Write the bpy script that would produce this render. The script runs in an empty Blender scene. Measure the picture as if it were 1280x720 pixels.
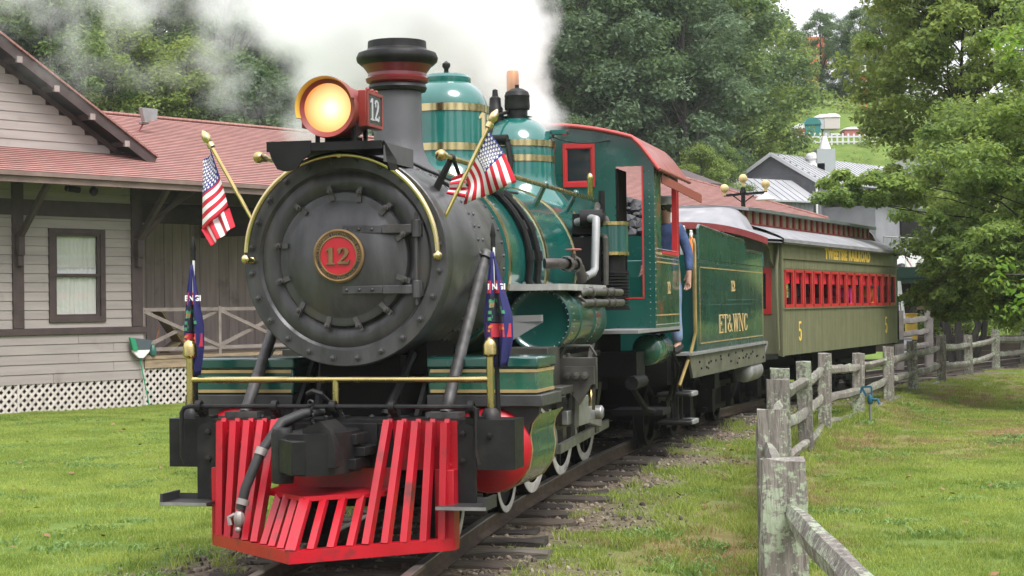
import bpy, bmesh, math, random
import numpy as np
from mathutils import Vector, Matrix
R = math.radians
random.seed(7); np.random.seed(7)
SC = bpy.context.scene
COL = SC.collection

# ------------------------------------------------------------------ camera
cam_d = bpy.data.cameras.new('camera'); cam = bpy.data.objects.new('camera', cam_d); COL.objects.link(cam)
cam_d.sensor_width = 36; cam_d.lens = 61.9; cam_d.clip_start = 0.05; cam_d.clip_end = 900
cam.matrix_world = Matrix.Translation((0, 0, 1.69)) @ Matrix.Rotation(R(90.547), 4, 'X') @ Matrix.Rotation(R(-0.7), 4, 'Z')
SC.camera = cam
# ------------------------------------------------------------------ world and sun (bright overcast)
SUN_EL, SUN_AZ = R(58), R(146)          # azimuth clockwise from +Y: sun to the right, a little behind the viewer
w = bpy.data.worlds.new('World'); SC.world = w; w.use_nodes = True
nt = w.node_tree; bg = nt.nodes['Background']
sky = nt.nodes.new('ShaderNodeTexSky'); sky.sky_type = 'NISHITA'; sky.sun_disc = False
sky.sun_elevation = SUN_EL; sky.sun_rotation = SUN_AZ; sky.air_density = 1.0; sky.dust_density = 4.0
hsv = nt.nodes.new('ShaderNodeHueSaturation'); hsv.inputs['Saturation'].default_value = 0.22; hsv.inputs['Value'].default_value = 1.25
nt.links.new(sky.outputs[0], hsv.inputs['Color'])
# an even cloud layer over that sky: brightest overhead, a third as bright at the horizon
wtc = nt.nodes.new('ShaderNodeTexCoord'); wsx = nt.nodes.new('ShaderNodeSeparateXYZ'); nt.links.new(wtc.outputs['Generated'], wsx.inputs[0])
wcl = nt.nodes.new('ShaderNodeMapRange'); wcl.inputs['From Min'].default_value = 0; wcl.inputs['From Max'].default_value = 1; wcl.inputs['To Min'].default_value = 4.2; wcl.inputs['To Max'].default_value = 11.0
nt.links.new(wsx.outputs['Z'], wcl.inputs['Value'])
wmx = nt.nodes.new('ShaderNodeMix'); wmx.data_type = 'RGBA'; wmx.inputs[0].default_value = 0.75
nt.links.new(hsv.outputs[0], wmx.inputs[6]); wtn = nt.nodes.new('ShaderNodeMix'); wtn.data_type = 'RGBA'; wtn.blend_type = 'MULTIPLY'; wtn.inputs[0].default_value = 1; wtn.inputs[7].default_value = (1.0, .985, 1.05, 1); nt.links.new(wcl.outputs[0], wtn.inputs[6]); nt.links.new(wtn.outputs[2], wmx.inputs[7]); nt.links.new(wmx.outputs[2], bg.inputs[0]); bg.inputs[1].default_value = 0.14
sd = bpy.data.lights.new('sun', 'SUN'); sun = bpy.data.objects.new('sun', sd); COL.objects.link(sun)
sd.energy = 1.9; sd.angle = R(24); sd.color = (1.0, 0.98, 0.96)
sv = Vector((math.sin(SUN_AZ) * math.cos(SUN_EL), math.cos(SUN_AZ) * math.cos(SUN_EL), math.sin(SUN_EL)))
sun.rotation_euler = sv.to_track_quat('Z', 'Y').to_euler(); sun.location = (20, -10, 40)
SC.view_settings.view_transform = 'Standard'; SC.view_settings.look = 'None'
SC.view_settings.exposure = 0.92; SC.view_settings.gamma = 1.0; SC.view_settings.use_curve_mapping = False
cy = SC.cycles
cy.volume_bounces = 14; cy.max_bounces = 16; cy.diffuse_bounces = 4; cy.transparent_max_bounces = 16
cy.volume_step_rate = 1.0; cy.caustics_reflective = False; cy.caustics_refractive = False

# ------------------------------------------------------------------ helpers
def V(*a): return Vector(a)
class MB:
    """collects faces, then links them as ONE mesh object"""
    def __init__(s): s.v = []; s.f = []; s.m = []
    def add(s, vs, fs, mi=0):
        b = len(s.v); s.v += [tuple(v) for v in vs]
        for f in fs: s.f.append(tuple(i + b for i in f)); s.m.append(mi)
        return s
    def box(s, x0, x1, y0, y1, z0, z1, mi=0):
        return s.add([(x0,y0,z0),(x1,y0,z0),(x1,y1,z0),(x0,y1,z0),(x0,y0,z1),(x1,y0,z1),(x1,y1,z1),(x0,y1,z1)],
                     [(0,3,2,1),(4,5,6,7),(0,1,5,4),(1,2,6,5),(2,3,7,6),(3,0,4,7)], mi)
    def beam(s, p, q, w, h, mi=0, up=(0,0,1), taper=1.0):
        p = Vector(p); q = Vector(q); d = (q - p).normalized(); u = Vector(up)
        a = d.cross(u)
        if a.length < 1e-4: a = d.cross(Vector((1,0,0)))
        a.normalize(); b = a.cross(d)
        vs = []
        for c, k in ((p, 1), (q, taper)):
            for i, j in ((-1,-1),(1,-1),(1,1),(-1,1)): vs.append(c + a * (i*w*k/2) + b * (j*h*k/2))
        return s.add(vs, [(0,1,2,3),(7,6,5,4),(0,4,5,1),(1,5,6,2),(2,6,7,3),(3,7,4,0)], mi)
    def tube(s, pts, r, n=8, mi=0, cap=True):
        pts = [Vector(p) for p in pts]; N = len(pts)
        rs = r if isinstance(r, (list, tuple)) else [r]*N
        b = None; rings = []
        for i, p in enumerate(pts):
            t = (pts[min(i+1, N-1)] - pts[max(i-1, 0)]).normalized()
            if b is None:
                b = t.cross(Vector((0,0,1)))
                if b.length < 0.05: b = t.cross(Vector((1,0,0)))
            b = (b - t * b.dot(t)).normalized(); c = t.cross(b)
            rings.append([p + (b*math.cos(2*math.pi*k/n) + c*math.sin(2*math.pi*k/n))*rs[i] for k in range(n)])
        vs = [v for g in rings for v in g]; fs = []
        for i in range(N-1):
            for k in range(n):
                fs.append((i*n+k, i*n+(k+1)%n, (i+1)*n+(k+1)%n, (i+1)*n+k))
        if cap: fs += [tuple(range(n))[::-1], tuple((N-1)*n+k for k in range(n))]
        return s.add(vs, fs, mi)
    def cyl(s, p, q, r, n=16, mi=0, r2=None): return s.tube([p, q], [r, r if r2 is None else r2], n, mi)
    def lathe(s, prof, o=(0,0,0), ax=(0,0,1), n=32, mi=0, a0=0, a1=2*math.pi):
        """prof: (radius, distance along the axis)"""
        o = Vector(o); ax = Vector(ax).normalized()
        b = ax.cross(Vector((0,0,1)))
        if b.length < 0.05: b = Vector((1,0,0))
        b.normalize(); c = ax.cross(b); full = abs(a1-a0) > 6.28; m = n if full else n+1
        vs = []; fs = []
        for r, h in prof:
            for k in range(m):
                a = a0 + (a1-a0)*k/n
                vs.append(o + ax*h + (b*math.cos(a) + c*math.sin(a))*max(r, 1e-4))
        for i in range(len(prof)-1):
            for k in range(n):
                k2 = (k+1) % m
                fs.append((i*m+k, i*m+k2, (i+1)*m+k2, (i+1)*m+k))
        return s.add(vs, fs, mi)
    def prism(s, poly, o, ax, ay, depth, mi=0, cap=None):
        """flat polygon in the ax/ay plane, pulled along ax x ay"""
        o = Vector(o); ax = Vector(ax); ay = Vector(ay); nn = ax.cross(ay).normalized(); n = len(poly)
        vs = [o + ax*x + ay*y for x, y in poly] + [o + ax*x + ay*y + nn*depth for x, y in poly]
        s.add(vs, [tuple(range(n))[::-1], tuple(range(n, 2*n))], mi if cap is None else cap)
        return s.add(vs, [(i, (i+1) % n, n+(i+1) % n, n+i) for i in range(n)], mi)
    def ball(s, c, r, n=10, m=7, mi=0, sc=(1,1,1)):
        c = Vector(c); vs = []; fs = []
        for i in range(m+1):
            t = math.pi*i/m
            for k in range(n):
                a = 2*math.pi*k/n
                vs.append((c.x+r*sc[0]*math.sin(t)*math.cos(a), c.y+r*sc[1]*math.sin(t)*math.sin(a), c.z+r*sc[2]*math.cos(t)))
        for i in range(m):
            for k in range(n): fs.append((i*n+k, (i+1)*n+k, (i+1)*n+(k+1) % n, i*n+(k+1) % n))
        return s.add(vs, fs, mi)
    def ico(s, c, r, mi=0, sq=1.0):
        t = 1.618; k = r/1.902
        vs = [(-1,t,0),(1,t,0),(-1,-t,0),(1,-t,0),(0,-1,t),(0,1,t),(0,-1,-t),(0,1,-t),(t,0,-1),(t,0,1),(-t,0,-1),(-t,0,1)]
        fs = [(0,11,5),(0,5,1),(0,1,7),(0,7,10),(0,10,11),(1,5,9),(5,11,4),(11,10,2),(10,7,6),(7,1,8),(3,9,4),(3,4,2),(3,2,6),(3,6,8),(3,8,9),(4,9,5),(2,4,11),(6,2,10),(8,6,7),(9,8,1)]
        return s.add([(c[0]+x*k, c[1]+y*k, c[2]+z*k*sq) for x, y, z in vs], fs, mi)
    def mesh(s, name, mats, sharp=38):
        me = bpy.data.meshes.new(name); me.from_pydata(s.v, [], s.f)
        for m in (mats if isinstance(mats, (list, tuple)) else [mats]): me.materials.append(m)
        me.polygons.foreach_set('material_index', s.m)
        me.polygons.foreach_set('use_smooth', [True]*len(s.f))
        bm = bmesh.new(); bm.from_mesh(me); bmesh.ops.recalc_face_normals(bm, faces=bm.faces); bm.to_mesh(me); bm.free()
        me.update(); me.set_sharp_from_angle(angle=R(sharp))
        return me
    def out(s, name, mats, parent=None, bevel=0, loc=None, rot=None, sharp=38):
        return link(name, s.mesh(name, mats, sharp), parent, loc, rot, bevel)

def link(name, me, parent=None, loc=None, rot=None, bevel=0, scale=None):
    o = bpy.data.objects.new(name, me); COL.objects.link(o)
    if parent is not None: o.parent = parent
    if loc is not None: o.location = loc
    if rot is not None: o.rotation_euler = rot
    if scale is not None: o.scale = scale
    if bevel:
        b = o.modifiers.new('bevel', 'BEVEL'); b.width = bevel; b.segments = 2; b.limit_method = 'ANGLE'; b.angle_limit = R(40); b.harden_normals = False
    return o
def tag(o, label=None, cat=None, group=None, kind=None):
    if label: o['label'] = label
    if cat: o['category'] = cat
    if group: o['group'] = group
    if kind: o['kind'] = kind
    return o
def thing(name, label, cat, loc=(0,0,0), rz=0.0, group=None, kind=None):
    o = bpy.data.objects.new(name, None); COL.objects.link(o); o.location = loc; o.rotation_euler = (0, 0, rz); o.empty_display_size = 0.2
    return tag(o, label, cat, group, kind)
def copy_tree(o, parent=None):
    c = o.copy(); COL.objects.link(c)
    if parent is not None: c.parent = parent
    for ch in list(o.children): copy_tree(ch, c)
    return c

# ------------------------------------------------------------------ materials
def mat(name, col, rough=0.5, metal=0.0, var=None, bump=None, coat=0.0, spec=0.5, col2=None, emit=None, streak=None, island=0.0, dirt_or_reflection=None):
    m = bpy.data.materials.new(name); m.use_nodes = True; t = m.node_tree; N = t.nodes; p = N['Principled BSDF']
    p.inputs['Roughness'].default_value = rough; p.inputs['Metallic'].default_value = metal
    p.inputs['Coat Weight'].default_value = coat; p.inputs['Coat Roughness'].default_value = 0.08; p.inputs['Specular IOR Level'].default_value = spec
    c4 = (*col, 1); p.inputs['Base Color'].default_value = c4
    tc = N.new('ShaderNodeTexCoord'); src = None
    def noise(scale, detail=5, st=None):
        n = N.new('ShaderNodeTexNoise'); n.inputs['Scale'].default_value = scale; n.inputs['Detail'].default_value = detail
        if st:
            mp = N.new('ShaderNodeMapping'); mp.inputs['Scale'].default_value = st; t.links.new(tc.outputs['Object'], mp.inputs[0]); t.links.new(mp.outputs[0], n.inputs['Vector'])
        else: t.links.new(tc.outputs['Object'], n.inputs['Vector'])
        return n
    if var or col2:
        sc, amt = var if var else (4, 0.3)
        n = noise(sc, 6, streak)
        rp = N.new('ShaderNodeValToRGB'); rp.color_ramp.elements[0].position = 0.3; rp.color_ramp.elements[1].position = 0.7
        a = tuple(x*(1-amt) for x in col); b = col2 if col2 else tuple(min(1, x*(1+amt)) for x in col)
        rp.color_ramp.elements[0].color = (*a, 1); rp.color_ramp.elements[1].color = (*b, 1)
        t.links.new(n.outputs['Fac'], rp.inputs[0]); src = rp.outputs[0]
        mr = N.new('ShaderNodeMapRange'); mr.inputs['To Min'].default_value = max(0, rough-0.12); mr.inputs['To Max'].default_value = min(1, rough+0.14)
        n2 = noise(sc*2.3, 4); t.links.new(n2.outputs['Fac'], mr.inputs[0]); t.links.new(mr.outputs[0], p.inputs['Roughness'])
    if dirt_or_reflection:
        dc, dsc, lo, hi = dirt_or_reflection
        n = noise(dsc, 8); rp = N.new('ShaderNodeValToRGB'); rp.color_ramp.elements[0].position = lo; rp.color_ramp.elements[1].position = hi
        t.links.new(n.outputs['Fac'], rp.inputs[0])
        mx = N.new('ShaderNodeMix'); mx.data_type = 'RGBA'; t.links.new(rp.outputs[0], mx.inputs[0])
        if src: t.links.new(src, mx.inputs[6])
        else: mx.inputs[6].default_value = c4
        mx.inputs[7].default_value = (*dc, 1); src = mx.outputs[2]
    if island:
        g = N.new('ShaderNodeNewGeometry'); h = N.new('ShaderNodeHueSaturation'); mr = N.new('ShaderNodeMapRange')
        mr.inputs['To Min'].default_value = 1-island; mr.inputs['To Max'].default_value = 1+island
        t.links.new(g.outputs['Random Per Island'], mr.inputs[0]); t.links.new(mr.outputs[0], h.inputs['Value'])
        if src: t.links.new(src, h.inputs['Color'])
        else: h.inputs['Color'].default_value = c4
        src = h.outputs[0]
    if src: t.links.new(src, p.inputs['Base Color'])
    if bump:
        n = noise(bump[0], 5, streak); b = N.new('ShaderNodeBump'); b.inputs['Strength'].default_value = bump[1]; b.inputs['Distance'].default_value = 0.02
        t.links.new(n.outputs['Fac'], b.inputs['Height']); t.links.new(b.outputs[0], p.inputs['Normal'])
    if emit:
        p.inputs['Emission Color'].default_value = (*emit[0], 1); p.inputs['Emission Strength'].default_value = emit[1]
    return m
def leafmat(name, c1, c2, trans=0.35, nscale=0.35, rough=0.5):
    m = bpy.data.materials.new(name); m.use_nodes = True; t = m.node_tree; N = t.nodes; p = N['Principled BSDF']
    g = N.new('ShaderNodeNewGeometry'); no = N.new('ShaderNodeTexNoise'); no.inputs['Scale'].default_value = nscale; no.inputs['Detail'].default_value = 3
    t.links.new(g.outputs['Position'], no.inputs['Vector'])
    ad = N.new('ShaderNodeMath'); ad.operation = 'MULTIPLY_ADD'; ad.inputs[1].default_value = 0.45
    t.links.new(g.outputs['Random Per Island'], ad.inputs[0]); mm = N.new('ShaderNodeMath'); mm.operation = 'MULTIPLY'; mm.inputs[1].default_value = 0.9
    t.links.new(no.outputs['Fac'], mm.inputs[0]); t.links.new(mm.outputs[0], ad.inputs[2])
    rp = N.new('ShaderNodeValToRGB'); rp.color_ramp.elements[0].position = 0.35; rp.color_ramp.elements[1].position = 0.95
    rp.color_ramp.elements[0].color = (*c1, 1); rp.color_ramp.elements[1].color = (*c2, 1); t.links.new(ad.outputs[0], rp.inputs[0])
    t.links.new(rp.outputs[0], p.inputs['Base Color']); p.inputs['Roughness'].default_value = rough; p.inputs['Specular IOR Level'].default_value = 0.35
    tr = N.new('ShaderNodeBsdfTranslucent'); hs = N.new('ShaderNodeHueSaturation'); hs.inputs['Hue'].default_value = 0.48; hs.inputs['Value'].default_value = 1.5
    t.links.new(rp.outputs[0], hs.inputs['Color']); t.links.new(hs.outputs[0], tr.inputs[0])
    mx = N.new('ShaderNodeMixShader'); mx.inputs[0].default_value = trans
    t.links.new(p.outputs[0], mx.inputs[1]); t.links.new(tr.outputs[0], mx.inputs[2]); t.links.new(mx.outputs[0], N['Material Output'].inputs[0])
    return m

def objvar(m, amt):
    """alike pieces are not painted quite alike: a small change of value from object to object"""
    t = m.node_tree; p = t.nodes['Principled BSDF']; bc = p.inputs['Base Color']; h = t.nodes.new('ShaderNodeHueSaturation'); oi = t.nodes.new('ShaderNodeObjectInfo'); mr = t.nodes.new('ShaderNodeMapRange')
    mr.inputs['To Min'].default_value = 1-amt; mr.inputs['To Max'].default_value = 1+amt; t.links.new(oi.outputs['Random'], mr.inputs[0]); t.links.new(mr.outputs[0], h.inputs['Value'])
    if bc.links: t.links.new(bc.links[0].from_socket, h.inputs['Color'])
    else: h.inputs['Color'].default_value = bc.default_value
    t.links.new(h.outputs[0], bc); return m
GREEN = mat('green_enamel', (0.005, 0.062, 0.050), 0.22, var=(2.5, 0.18), coat=0.9, bump=(3, 0.05))
GREEN_W = mat('green_weathered', (0.008, 0.068, 0.053), 0.28, var=(2.0, 0.3), coat=0.8, streak=(1.2, 1.2, 0.25), bump=(2.2, 0.22))
GREEN_F = mat('green_faded', (0.012, 0.082, 0.052), 0.25, var=(3.0, 0.35), coat=0.7, bump=(3, .06), dirt_or_reflection=((0.10, 0.075, 0.045), 2.6, 0.6, 0.78))
CABG = mat('cab_side_green', (0.016, 0.085, 0.05), 0.28, var=(3.0, 0.35), coat=0.6, bump=(3, .06), dirt_or_reflection=((0.26, 0.07, 0.04), 2.2, 0.55, 0.7))  # reddish blotches paint a reflection into the cab-side colour, no dirt here
LETG = mat('lettering_gold', (0.58, 0.42, 0.2), 0.6, spec=0.2)
RED = mat('red_enamel', (0.38, 0.004, 0.014), 0.36, var=(3, 0.2), coat=0.12, bump=(5, 0.08), dirt_or_reflection=((0.09, 0.02, 0.018), 6, 0.57, 0.74)); objvar(RED, .07)
REDW = mat('red_window', (0.46, 0.022, 0.024), 0.45, var=(3, 0.15))
BLACK = mat('black_iron', (0.010, 0.010, 0.010), 0.45, var=(9, 0.5), bump=(25, 0.12), spec=0.28, dirt_or_reflection=((0.035, 0.03, 0.026), 5, 0.58, 0.8))
SOOT = mat('soot_black', (0.008, 0.008, 0.008), 0.6, var=(5, 0.4), spec=0.2)
GRAPH = mat('graphite_paint', (0.06, 0.06, 0.062), 0.38, metal=0.45, var=(2.2, 0.4), bump=(14, 0.14), streak=(3.5, 3.5, 0.9), dirt_or_reflection=((0.085, 0.07, 0.058), 4.5, 0.56, 0.8))
GRAPHS = mat('graphite_shell', (0.07, 0.069, 0.071), 0.33, metal=0.45, var=(1.8, 0.4), bump=(9, 0.12), streak=(3, 1.2, 0.6), dirt_or_reflection=((0.15, 0.145, 0.14), 3.4, 0.52, 0.75))
STACKG = mat('stack_grey', (0.085, 0.085, 0.09), 0.5, metal=0.2, var=(3, 0.15), bump=(18, 0.06))
STEEL = mat('worn_steel', (0.3, 0.3, 0.29), 0.4, metal=0.7, var=(7, 0.3))
DSTEEL = mat('oily_steel', (0.09, 0.085, 0.075), 0.38, metal=0.5, var=(6, 0.4))
ALU = mat('silver_paint', (0.27, 0.27, 0.27), 0.45, metal=0.3, var=(5, 0.15))
BRASS = mat('brass', (0.50, 0.40, 0.17), 0.24, metal=1.0, var=(6, 0.15))
BRASSP = mat('polished_brass', (0.6, 0.5, 0.26), 0.2, metal=1.0, var=(4, 0.12))
COPPER = mat('copper', (0.62, 0.27, 0.12), 0.35, metal=0.9, var=(6, 0.2))
MAROON = mat('stack_red', (0.16, 0.016, 0.02), 0.35, var=(3, 0.2), coat=0.3)
LAMPR = mat('lamp_red', (0.22, 0.03, 0.022), 0.4, var=(5, 0.25))
ROOFR = mat('cab_roof_red', (0.25, 0.045, 0.03), 0.4, var=(3, 0.2), coat=0.2)
GOLD = mat('gold_leaf', (0.40, 0.29, 0.13), 0.45, metal=0.2, var=(8, 0.2))
WHITE = mat('white_paint', (0.72, 0.72, 0.7), 0.5, var=(6, 0.1))
RIM = mat('wheel_rim_white', (0.6, 0.58, 0.54), 0.55, var=(9, 0.2), dirt_or_reflection=((0.12, 0.1, 0.08), 7, 0.55, 0.8))
YELLOW = mat('yellow_paint', (0.62, 0.40, 0.07), 0.5, var=(6, 0.15))
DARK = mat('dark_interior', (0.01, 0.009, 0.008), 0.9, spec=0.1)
RUBBER = mat('rubber_hose', (0.018, 0.018, 0.018), 0.6, var=(8, 0.3), bump=(30, 0.15))
GLASS = mat('window_glass', (0.02, 0.025, 0.03), 0.06, spec=0.8)
LENS = mat('lamp_glass', (0.9, 0.6, 0.25), 0.2, emit=((1.0, 0.42, 0.12), 0.75))
GLOW = mat('lamp_bulb', (1, 0.8, 0.5), 0.2, emit=((1.0, 0.75, 0.4), 1.8))
COAL = mat('coal_black', (0.02, 0.02, 0.022), 0.35, var=(6, 0.5), island=0.4)
OLIVE = mat('coach_olive', (0.13, 0.132, 0.072), 0.5, var=(2.0, 0.16), streak=(4, 4, 0.35), bump=(5, 0.05), dirt_or_reflection=((0.16, 0.16, 0.09), 3.0, 0.5, 0.85))
OLIVEG = mat('tender_frame_grey', (0.11, 0.11, 0.075), 0.55, var=(4, 0.25), dirt_or_reflection=((0.03, 0.03, 0.02), 5, 0.55, 0.75))
CROOF = mat('coach_roof_grey', (0.2, 0.2, 0.21), 0.65, var=(2.2, 0.25), dirt_or_reflection=((0.34, 0.33, 0.32), 2.5, 0.55, 0.75))
CEDGE = mat('coach_roof_edge', (0.1, 0.12, 0.11), 0.5, var=(4, 0.2))
TRIMR = mat('coach_trim_red', (0.22, 0.03, 0.028), 0.5, var=(5, 0.2))
# ------------------------------------------------------------------ lettering
def curve_text(body, size, ext=0.004, off=0.0, sx=1.0, align='CENTER', space=1.0):
    cu = bpy.data.curves.new('lettering', 'FONT'); cu.body = body; cu.size = size; cu.extrude = ext; cu.offset = off
    cu.align_x = align; cu.align_y = 'CENTER'; cu.resolution_u = 2; cu.space_character = space
    o = bpy.data.objects.new('lettering', cu); COL.objects.link(o); bpy.context.view_layer.update()
    me = bpy.data.meshes.new_from_object(o.evaluated_get(bpy.context.evaluated_depsgraph_get()))
    vs = [(v.co.x*sx, v.co.y, v.co.z) for v in me.vertices]; fs = [tuple(p.vertices) for p in me.polygons]
    bpy.data.objects.remove(o); bpy.data.curves.remove(cu); bpy.data.meshes.remove(me)
    return vs, fs
GL = {  # letter: (advance, [(points, widths)])
 '1': (.66, [([(.32,0),(.32,1)], .21), ([(.34,.97),(.2,.9),(.06,.8)], [.1,.12,.05]), ([(.06,.035),(.58,.035)], .075)]),
 '2': (.76, [([(.12,.76),(.17,.9),(.34,.96),(.5,.87),(.55,.72),(.46,.5),(.26,.28),(.09,.08)], [.2,.14,.09,.16,.2,.16,.1,.07]),
             ([(.05,.07),(.35,.1),(.63,.06)], [.12,.15,.13]), ([(.63,.04),(.66,.27)], .07), ([(.09,.72),(.2,.72)], .15)]),
 '5': (.7, [([(.16,.96),(.56,.96)], .12), ([(.15,1),(.13,.5)], .08), ([(.12,.52),(.3,.6),(.48,.5),(.54,.3),(.46,.1),(.28,.03),(.1,.12)], [.06,.1,.16,.2,.16,.1,.08]), ([(.08,.16),(.2,.16)], .12)]),
 'E': (.66, [([(.14,0),(.14,1)], .14), ([(.02,.965),(.54,.965)], .07), ([(.14,.52),(.4,.52)], .055), ([(.02,.035),(.56,.035)], .07), ([(.54,1),(.54,.78)], .05), ([(.56,0),(.56,.23)], .05), ([(.4,.4),(.4,.64)], .05)]),
 'T': (.64, [([(.31,0),(.31,1)], .14), ([(.02,.965),(.6,.965)], .07), ([(.03,1),(.03,.76)], .05), ([(.59,1),(.59,.76)], .05), ([(.18,.03),(.44,.03)], .06)]),
 '&': (.78, [([(.7,.03),(.5,.2),(.22,.64),(.18,.82),(.3,.95),(.43,.84),(.38,.68),(.12,.4),(.07,.2),(.2,.04),(.4,.07),(.56,.26),(.64,.5)], [.1,.12,.1,.06,.06,.06,.06,.1,.12,.06,.06,.05,.05])]),
 'W': (.96, [([(.12,1),(.3,0)], .13), ([(.3,0),(.5,.95)], .05), ([(.46,1),(.64,0)], .13), ([(.64,0),(.86,1)], .05), ([(0,.97),(.26,.97)], .06), ([(.36,.97),(.58,.97)], .06), ([(.74,.97),(.96,.97)], .06)]),
 'N': (.82, [([(.14,0),(.14,1)], .05), ([(.12,1),(.64,0)], .14), ([(.64,0),(.64,1)], .05), ([(0,.97),(.2,.97)], .06), ([(.02,.03),(.26,.03)], .06), ([(.52,.97),(.76,.97)], .06)]),
 'C': (.66, [([(.56,.74),(.5,.91),(.34,.97),(.17,.85),(.1,.5),(.17,.15),(.34,.03),(.5,.1),(.58,.28)], [.05,.06,.06,.13,.17,.13,.06,.06,.05]), ([(.57,.98),(.57,.72)], .05)]),
}
def serif_text(body, h, sx=1.0, ext=0.006, bold=1.0):
    """slab lettering: vertices and faces in the XY plane, centred"""
    vs, fs, x = [], [], 0.0
    tot = sum(GL[c][0] for c in body)
    for c in body:
        adv, strokes = GL[c]
        for si, (pts, wd) in enumerate(strokes):
            n = len(pts); ws = wd if isinstance(wd, list) else [wd]*n; b = len(vs)
            for i, (px, py) in enumerate(pts):
                x0, y0 = pts[max(0, i-1)]; x1, y1 = pts[min(n-1, i+1)]
                d = Vector((x1-x0, y1-y0)).normalized(); nx, ny = -d.y*ws[i]*bold/2, d.x*ws[i]*bold/2
                for k in (-1, 1):
                    for z in (0, ext + si*0.0003): vs.append(((x+px-tot/2+k*nx)*h*sx, (py-.5+k*ny)*h, z))
            for i in range(n-1):
                q = b+i*4
                fs += [(q, q+2, q+6, q+4), (q+1, q+5, q+7, q+3), (q, q+4, q+5, q+1), (q+2, q+3, q+7, q+6)]
            fs += [(b, b+1, b+3, b+2), (b+4*n-4, b+4*n-2, b+4*n-1, b+4*n-3)]
        x += adv
    return vs, fs
def place_text(vf, o, ax, ay):
    o = Vector(o); ax = Vector(ax).normalized(); ay = Vector(ay).normalized(); az = ax.cross(ay)
    return [o + ax*x + ay*y + az*z for x, y, z in vf[0]], vf[1]
def ring_text(vf, R0, a_mid, cw=True):
    """bend a text round a circle: returns (x, y, z) in the plane of the circle"""
    out = []
    for x, y, z in vf[0]:
        a = a_mid - x/R0 if cw else a_mid + x/R0
        rr = R0 + y if cw else R0 - y
        out.append((rr*math.cos(a), rr*math.sin(a), z))
    return out, vf[1]

# ================================================================== LOCOMOTIVE  (local x = right u, y = back s, z up)
LZ = 2.02
loco = thing('steam_locomotive', 'green and graphite steam locomotive with red pilot and lit headlight', 'locomotive', (-1.157, 12.2, 0), R(-14))
def part(mb, name, mats, parent=loco, **k): return mb.out(name, mats, parent, **k)
def ring_pts(r, n, a0=0.0): return [(r*math.cos(a0+2*math.pi*i/n), r*math.sin(a0+2*math.pi*i/n)) for i in range(n)]
# --- smokebox
m = MB(); m.lathe([(.70,.05),(.72,.06),(.72,.9),(.725,.905),(.725,1.68),(.70,1.72)], (0,0,LZ), (0,1,0), 64)
smokebox = part(m, 'smokebox', GRAPHS)
m = MB()
for s0 in (.16, .92, 1.05, 1.62):
    for x, z in ring_pts(.724, 44, .07): m.ico((x, s0, LZ+z), .017)
tag(part(m, 'rivets', GRAPHS, smokebox), kind='stuff')
m = MB(); m.lathe([(.70,.14),(.745,.14),(.745,0),(.738,-.006),(.632,-.006),(.622,.004),(.612,.012),(.60,.004),(.55,-.006),(.5,.0),(.47,.02),(.455,.02)], (0,0,LZ), (0,1,0), 72)
front = part(m, 'smokebox_front', GRAPH)
m = MB()
m.lathe([(.026,0),(.026,-.008),(.017,-.009),(.015,-.026),(.004,-.03)], (0,0,0), (0,1,0), 7); bme = m.mesh('flange_bolt', GRAPH)
for x, z in ring_pts(.69, 24, .13): link('flange_bolt', bme, front, (x, -.006, LZ+z))
m = MB(); m.lathe([(.47,.03),(.472,-.012),(.462,-.03),(.44,-.036),(.415,-.034),(.40,-.04),(.33,-.075),(.2,-.105),(.08,-.115),(0,-.116)], (0,0,LZ), (0,1,0), 64)
door = part(m, 'smokebox_door', GRAPH)
for dz in (.2, -.215):                       # hinge straps
    m = MB(); m.beam((.02,-.098,LZ+dz), (.30,-.075,LZ+dz), .022, .055, up=(0,0,1)); m.beam((.30,-.075,LZ+dz), (.53,-.045,LZ+dz), .026, .06)
    for x, y in ((.05,-.112),(.14,-.103),(.23,-.094)): m.ico((x, y, LZ+dz), .015)
    m.cyl((.535,-.05,LZ+dz-.06), (.535,-.05,LZ+dz+.06), .032, 10); m.box(.5,.57,-.05,.0,LZ+dz-.05,LZ+dz+.05)
    part(m, 'hinge', GRAPH, door, bevel=.004)
m = MB(); m.cyl((.535,-.05,LZ-.32), (.535,-.05,LZ+.31), .013, 8); part(m, 'hinge_pin', GRAPH, door)
cm = MB(); cm.beam((0,-.04,-.065), (0,-.042,.04), .034, .024, up=(0,1,0)); cm.lathe([(.022,0),(.022,-.022),(.012,-.024),(.012,-.045),(.0,-.047)], (0,-.05,.0), (0,1,0), 6); cm.box(-.016,.016,-.045,.0,-.066,-.04)
cme = cm.mesh('door_clamp', GRAPH)
for a in (100, 74, 47, 20, -18, -48, -76, -104, -132, 198, 168, 131):
    tw = random.uniform(-14, 14)
    link('door_clamp', cme, door, (.475*math.cos(R(a)), 0, LZ+.475*math.sin(R(a))), (0, R(90-a+tw), 0))
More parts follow.
